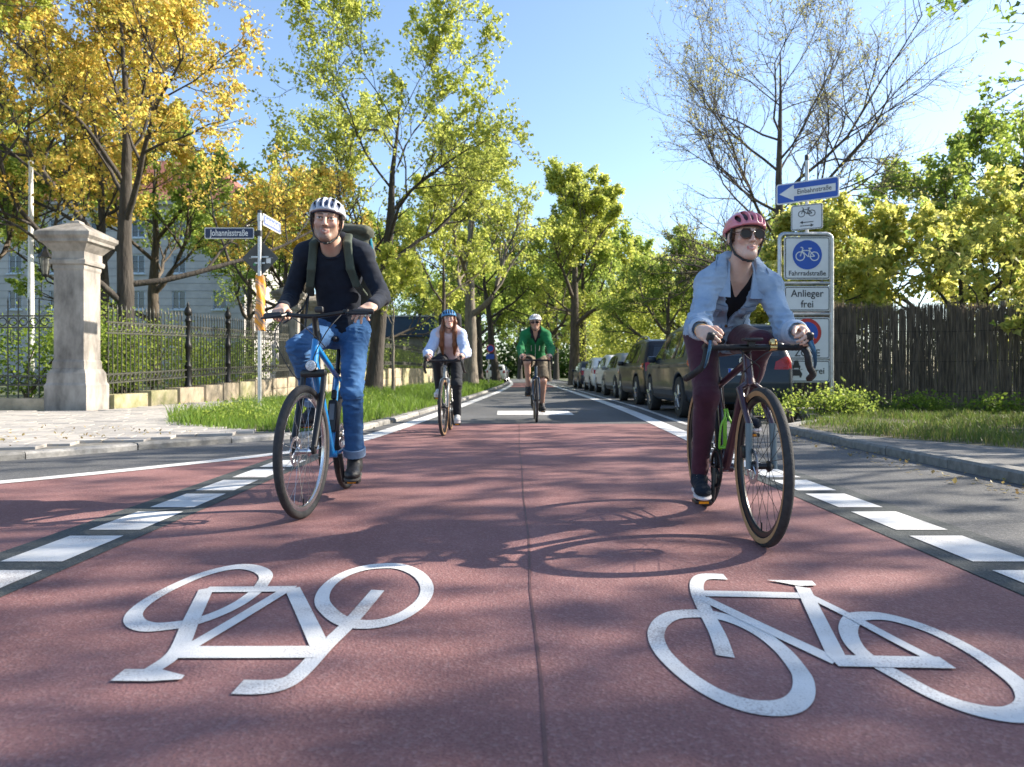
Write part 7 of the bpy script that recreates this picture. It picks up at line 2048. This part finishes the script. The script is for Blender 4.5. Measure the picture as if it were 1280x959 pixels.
M_GLASS = pm('car_glass', (0.012, 0.016, 0.018), 0.04, var=.1, spec=.9)
M_TAIL = pm('tail_lamp_red', (0.38, 0.012, 0.01), 0.15, var=.15, scale=30, coat=.6)
M_LAMP = pm('lamp_clear', (0.6, 0.62, 0.65), 0.1, var=.1)
M_ALLOY = pm('wheel_alloy', (0.42, 0.43, 0.45), 0.3, metal=.9, var=.08)
M_PLATE = pm('plate_white', (0.78, 0.78, 0.76), 0.4, var=.04)
M_TRIM = pm('car_trim_black', (0.02, 0.02, 0.021), 0.55, var=.1)
PROF = {
 'suv': dict(L=4.48, W=1.84, belt=.98, P=[(.10, .26), (.015, .40), (0, .62), (.035, .86), (.09, 1.02), (.30, 1.46), (.42, 1.585), (.75, 1.64), (1.7, 1.665), (2.45, 1.60), (3.20, 1.10), (4.1, .97), (4.38, .80), (4.46, .55), (4.42, .30), (4.3, .24)],
             win=[[(.62, 1.06), (.80, 1.46), (1.05, 1.535), (1.12, 1.535), (1.12, 1.05)], [(1.20, 1.05), (1.20, 1.54), (1.95, 1.545), (2.02, 1.05)], [(2.10, 1.05), (2.03, 1.545), (2.42, 1.50), (3.0, 1.06)]],
             rw=[(-.62, 1.06), (.62, 1.06), (.54, 1.48), (-.54, 1.48)], tl=[(.50, .84), (.80, .84), (.80, 1.04), (.72, 1.06), (.54, .97)]),
 'estate': dict(L=4.6, W=1.80, belt=.90, P=[(.10, .24), (.015, .38), (0, .60), (.04, .80), (.10, .94), (.42, 1.34), (.58, 1.42), (1.0, 1.46), (1.9, 1.48), (2.6, 1.40), (3.35, .98), (4.2, .86), (4.5, .70), (4.58, .48), (4.5, .26), (4.4, .22)],
             win=[[(.70, .97), (.92, 1.28), (1.22, 1.36), (1.22, .96)], [(1.30, .96), (1.30, 1.365), (2.05, 1.375), (2.12, .96)], [(2.20, .96), (2.14, 1.375), (2.55, 1.32), (3.15, .96)]],
             rw=[(-.60, .98), (.60, .98), (.50, 1.32), (-.50, 1.32)], tl=[(.56, .72), (.78, .72), (.78, .96), (.70, .97), (.60, .86)]),
 'hatch': dict(L=4.1, W=1.76, belt=.93, P=[(.10, .24), (.015, .38), (0, .60), (.04, .82), (.10, .98), (.36, 1.38), (.50, 1.47), (.9, 1.52), (1.7, 1.54), (2.35, 1.47), (3.05, 1.02), (3.75, .88), (4.0, .72), (4.08, .48), (4.02, .26), (3.9, .22)],
             win=[[(.62, 1.02), (.80, 1.34), (1.02, 1.41), (1.02, 1.0)], [(1.10, 1.0), (1.10, 1.415), (1.75, 1.43), (1.82, 1.0)], [(1.90, 1.0), (1.84, 1.43), (2.25, 1.38), (2.85, 1.0)]],
             rw=[(-.58, 1.02), (.58, 1.02), (.50, 1.36), (-.50, 1.36)], tl=[(.56, .78), (.76, .78), (.76, 1.02), (.70, 1.05), (.60, .90)]),
}
def car_fn(kind):
    c = PROF[kind]; L, W, belt, P = c['L'], c['W'], c['belt'], c['P']
    def fn(X, Y, Z):
        d2 = poly_sd(Y, Z, P) + .0
        u = (Y - L / 2) / (L / 2)
        hw = W / 2 * (1 - .10 * np.abs(u) ** 5 - .015 * u * u) - np.clip(Z - belt, 0, 1) * .33 - np.clip(.48 - Z, 0, 1) * .22 - .018 * np.exp(-((Z - belt + .1) / .06) ** 2) * 0
        hw = hw + .012 * np.exp(-((Z - belt + .04) / .03) ** 2)
        dx = np.abs(X) - hw; k = .10
        t = np.clip(.5 - .5 * (d2 - dx) / k, 0, 1)
        return d2 * (1 - t) + dx * t + k * t * (1 - t)
    return fn

def project(fn, poly, axis, side=1, off=.004, cuts=4, name='p'):
    """polygon in (y,z) for axis x, or (x,z) for axis y, laid on the car skin"""
    bm = bmesh.new(); vs = [bm.verts.new((a, b, 0)) for a, b in poly]; bm.faces.new(vs)
    bmesh.ops.triangulate(bm, faces=bm.faces[:]); bmesh.ops.subdivide_edges(bm, edges=bm.edges[:], cuts=cuts, use_grid_fill=True)
    A = np.array([v.co[:2] for v in bm.verts]); n = len(A)
    lo = np.zeros(n); 
    if axis == 'x':
        hi = np.full(n, 1.3); f = lambda t: fn(t, A[:, 0], A[:, 1])
    elif axis == '-y':
        hi = np.full(n, -.4); lo = np.full(n, 1.6); f = lambda t: fn(A[:, 0], t, A[:, 1])
    else:
        hi = np.full(n, 5.2); lo = np.full(n, 3.0); f = lambda t: fn(A[:, 0], t, A[:, 1])
    for _ in range(26):
        md = (lo + hi) / 2; ins = f(md) < 0; lo = np.where(ins, md, lo); hi = np.where(ins, hi, md)
    for v, a, t in zip(bm.verts, A, hi):
        if axis == 'x': v.co = (side * (t + off), a[0], a[1])
        elif axis == '-y': v.co = (a[0], t - off, a[1])
        else: v.co = (a[0], t + off, a[1])
    bmesh.ops.recalc_face_normals(bm, faces=bm.faces)
    for f_ in bm.faces: f_.smooth = True
    me = bpy.data.meshes.new(name); bm.to_mesh(me); bm.free()
    return me
def strip(p, q, w=.012):
    t = (Vector(q) - Vector(p)).normalized(); n = Vector((-t.y, t.x)) * w / 2; p, q = Vector(p), Vector(q)
    return [tuple(p - n), tuple(q - n), tuple(q + n), tuple(p + n)]

def car(kind, loc, paint, label, rails=False, plate_txt=None, h=.045, logo=False, rz=0.0, group='cars parked along the right kerb'):
    c = PROF[kind]; fn = car_fn(kind); L, W = c['L'], c['W']; wr = .335 if kind != 'suv' else .36; ys = (.86, L - .88)
    root = empty('parked_car', loc, rz, label, 'car', group)
    S = Sdf(); S.fun(fn, (-W / 2, 0, .2), (W / 2, L, 1.7), .01, False)
    for y in ys:
        for s in (-1, 1): S.cone((s * (W / 2 - .12), y, wr), (s * (W / 2 + .3), y, wr), wr + .055, wr + .055, .02, True)
    body = link('body', S.mesh('body', h), paint, root)
    for s in (-1, 1):
        for w in c['win']: link('side_window', project(fn, w, 'x', s, name='side_window'), M_GLASS, root)
        m = link('tail_light', project(fn, [(s * a, b) for a, b in c['tl']], '-y', name='tail_light', cuts=3), M_TAIL, root)
        zt_ = [b for a, b in c['tl']]; link('tail_light', project(fn, [(.10, min(zt_) + .01), (.30, min(zt_) + .07), (.34, max(zt_) - .03), (.16, max(zt_) - .02)], 'x', s, .004, 2, 'tail_light'), M_TAIL, root)
        link('headlight', project(fn, [(s * .50, .66), (s * .80, .68), (s * .80, .80), (s * .52, .76)], 'y', name='headlight', cuts=2), M_LAMP, root)
        zs = c['belt']
        for ya in (1.16 if kind != 'hatch' else 1.06, 2.06 if kind != 'hatch' else 1.86, 3.02 if kind != 'hatch' else 2.86): link('door_seam', project(fn, strip((ya, .34), (ya, zs + .02)), 'x', s, .003, 2, 'door_seam'), M_TRIM, body)
        link('sill_trim', project(fn, [(.2, .30), (L - .3, .30), (L - .3, .38), (.2, .38)], 'x', s, .004, 3, 'sill_trim'), M_TRIM, body)
        for ya in (1.55, 2.45): 
            if kind != 'hatch' or ya < 2: link('door_handle', project(fn, [(ya, zs - .10), (ya + .18, zs - .10), (ya + .18, zs - .07), (ya, zs - .07)], 'x', s, .02, 1, 'door_handle'), paint, body)
        m = MB(); yb = c['win'][2][3][0] - .12; m.box((s * (W / 2 + .07), yb, zs + .08), (.17, .10, .13), bev=.035); m.box((s * (W / 2 - .03), yb + .02, zs + .05), (.12, .04, .04)); m.build('wing_mirror', paint, root)
    link('rear_window', project(fn, c['rw'], '-y', name='rear_window'), M_GLASS, root)
    P = c['P']; link('windscreen', project(fn, [(-.62, P[10][1] + .05), (.62, P[10][1] + .05), (.52, P[9][1] - .07), (-.52, P[9][1] - .07)], 'y', name='windscreen'), M_GLASS, root)
    link('rear_bumper', project(fn, [(-.80, .30), (.80, .30), (.82, .46), (-.82, .46)], '-y', off=.006, name='rear_bumper'), M_TRIM, root)
    link('boot_seam', project(fn, strip((-.66, .52), (.66, .52), .014), '-y', off=.003, name='boot_seam'), M_TRIM, body)
    pz = .66 if kind != 'suv' else .80
    m = MB(); yp = float(-.02)
    pl = link('number_plate', project(fn, [(-.26, pz - .055), (.26, pz - .055), (.26, pz + .055), (-.26, pz + .055)], '-y', off=.014, cuts=1, name='number_plate'), M_PLATE, root)
    yy = min(v.co.y for v in pl.data.vertices)
    link('plate_band', project(fn, [(-.258, pz - .053), (-.215, pz - .053), (-.215, pz + .053), (-.258, pz + .053)], '-y', off=.017, cuts=1, name='plate_band'), M_TBLUE, pl)
    if plate_txt:
        me = text_mesh(plate_txt, .095, xscale=.78, bold=.002); me.transform(Matrix.Translation((-.075, yy - .006, pz)) @ UP); link('plate_lettering', me, M_SBLACK, pl)
    if logo:
        yl = float(fn(0, 0, 0)) * 0; lz = .985; lo, hi = 1.0, -.4
        for _ in range(30):
            md = (lo + hi) / 2
            if fn(np.array(0.), np.array(md), np.array(lz)) < 0: lo = md
            else: hi = md
        Ml = Matrix.Translation((0, hi - .012, lz)) @ UP
        m = MB(); m.prism([(.068 * math.cos(k * math.pi / 14), .068 * math.sin(k * math.pi / 14)) for k in range(28)], -.01, .004, Ml); lg = m.build('badge', M_TRIM, root)
        m = MB(); t = MB(); ribbon(t, [(.061 * math.cos(k * math.pi / 14), .061 * math.sin(k * math.pi / 14)) for k in range(28)], .012, .008, True)
        ribbon(t, [(-.022, .055), (0, .010), (.022, .055)], .011, .0085); ribbon(t, [(-.052, .030), (-.026, -.046), (0, .002), (.026, -.046), (.052, .030)], .011, .009)
        m.add(t.v, t.f, Ml); m.build('badge_mark', M_SIL, lg, smooth=False)
    if rails:
        for s in (-1, 1):
            m = MB(); m.tube(smooth_path([(s * .60, .62, 1.60), (s * .62, .75, 1.70), (s * .64, 1.6, 1.725), (s * .62, 2.3, 1.68), (s * .60, 2.45, 1.60)], 4), .016, 8); m.build('roof_rail', M_SIL, root)
    for y in ys:
        for s in (-1, 1):
            Mw = Matrix.Translation((s * (W / 2 - .115), y, wr))
            m = MB(); m.lathe([(wr * .62, -.10), (wr * .97, -.10), (wr, -.08), (wr, .08), (wr * .97, .10), (wr * .62, .10)], 28, axis=(1, 0, 0), M=Mw, caps=False); w_ = m.build('wheel', M_RUB, root)
            m = MB(); m.lathe([(wr * .66, s * .07), (wr * .62, s * .098), (wr * .58, s * .085)], 28, axis=(1, 0, 0), M=Mw, caps=False)
            for k in range(5):
                a = k * 2 * math.pi / 5 + .3; m.tube([Vector((s * .085, 0, 0)), Vector((s * .09, wr * .6 * math.cos(a), wr * .6 * math.sin(a)))], [.05, .035], 6, M=Mw, flat=.5)
            m.lathe([(.06, s * .05), (.055, s * .10), (.01, s * .105)], 14, axis=(1, 0, 0), M=Mw); m.build('rim', M_ALLOY, w_)
            m = MB(); m.lathe([(.01, s * .02), (wr * .62, s * .02)], 20, axis=(1, 0, 0), M=Mw, caps=False); m.build('wheel_dish', M_TRIM, w_)
    return root
def paint(name, col, metal=.3): return pm(name, col, .38, metal=metal * .3, var=.05, coat=.3, spec=.35)
car('suv', (3.80, 12.25, 0), paint('paint_midnight', (.012, .022, .035)), 'dark blue car with a round badge parked beside the sign frame', h=.024, plate_txt='FÜ·AP', logo=True)
car('suv', (3.98, 17.9, 0), paint('paint_black', (.008, .008, .009)), 'black off-road car with silver roof rails parked at the kerb', rails=True, h=.03)
car('estate', (4.16, 23.3, 0), paint('paint_greige', (.26, .26, .24), .6), 'grey green estate car parked between black and white cars')
car('hatch', (4.33, 28.1, 0), paint('paint_white', (.78, .78, .77), 0), 'white hatchback parked in front of the grey green estate')
car('hatch', (4.30, 32.9, 0), paint('paint_white2', (.74, .75, .76), 0), 'white hatchback parked directly behind a small dark car')
car('estate', (4.30, 38.6, 0), paint('paint_dark', (.03, .035, .05)), 'dark estate car at the far end of the parked row')
car('hatch', (-1.5, 63, .08), MATS['paint_white'], 'white car parked under the far trees on the left', group='cars parked far along the left side')
car('estate', (-1.4, 70, .08), MATS['paint_dark'], 'dark car parked behind the far white car on the left', group='cars parked far along the left side')
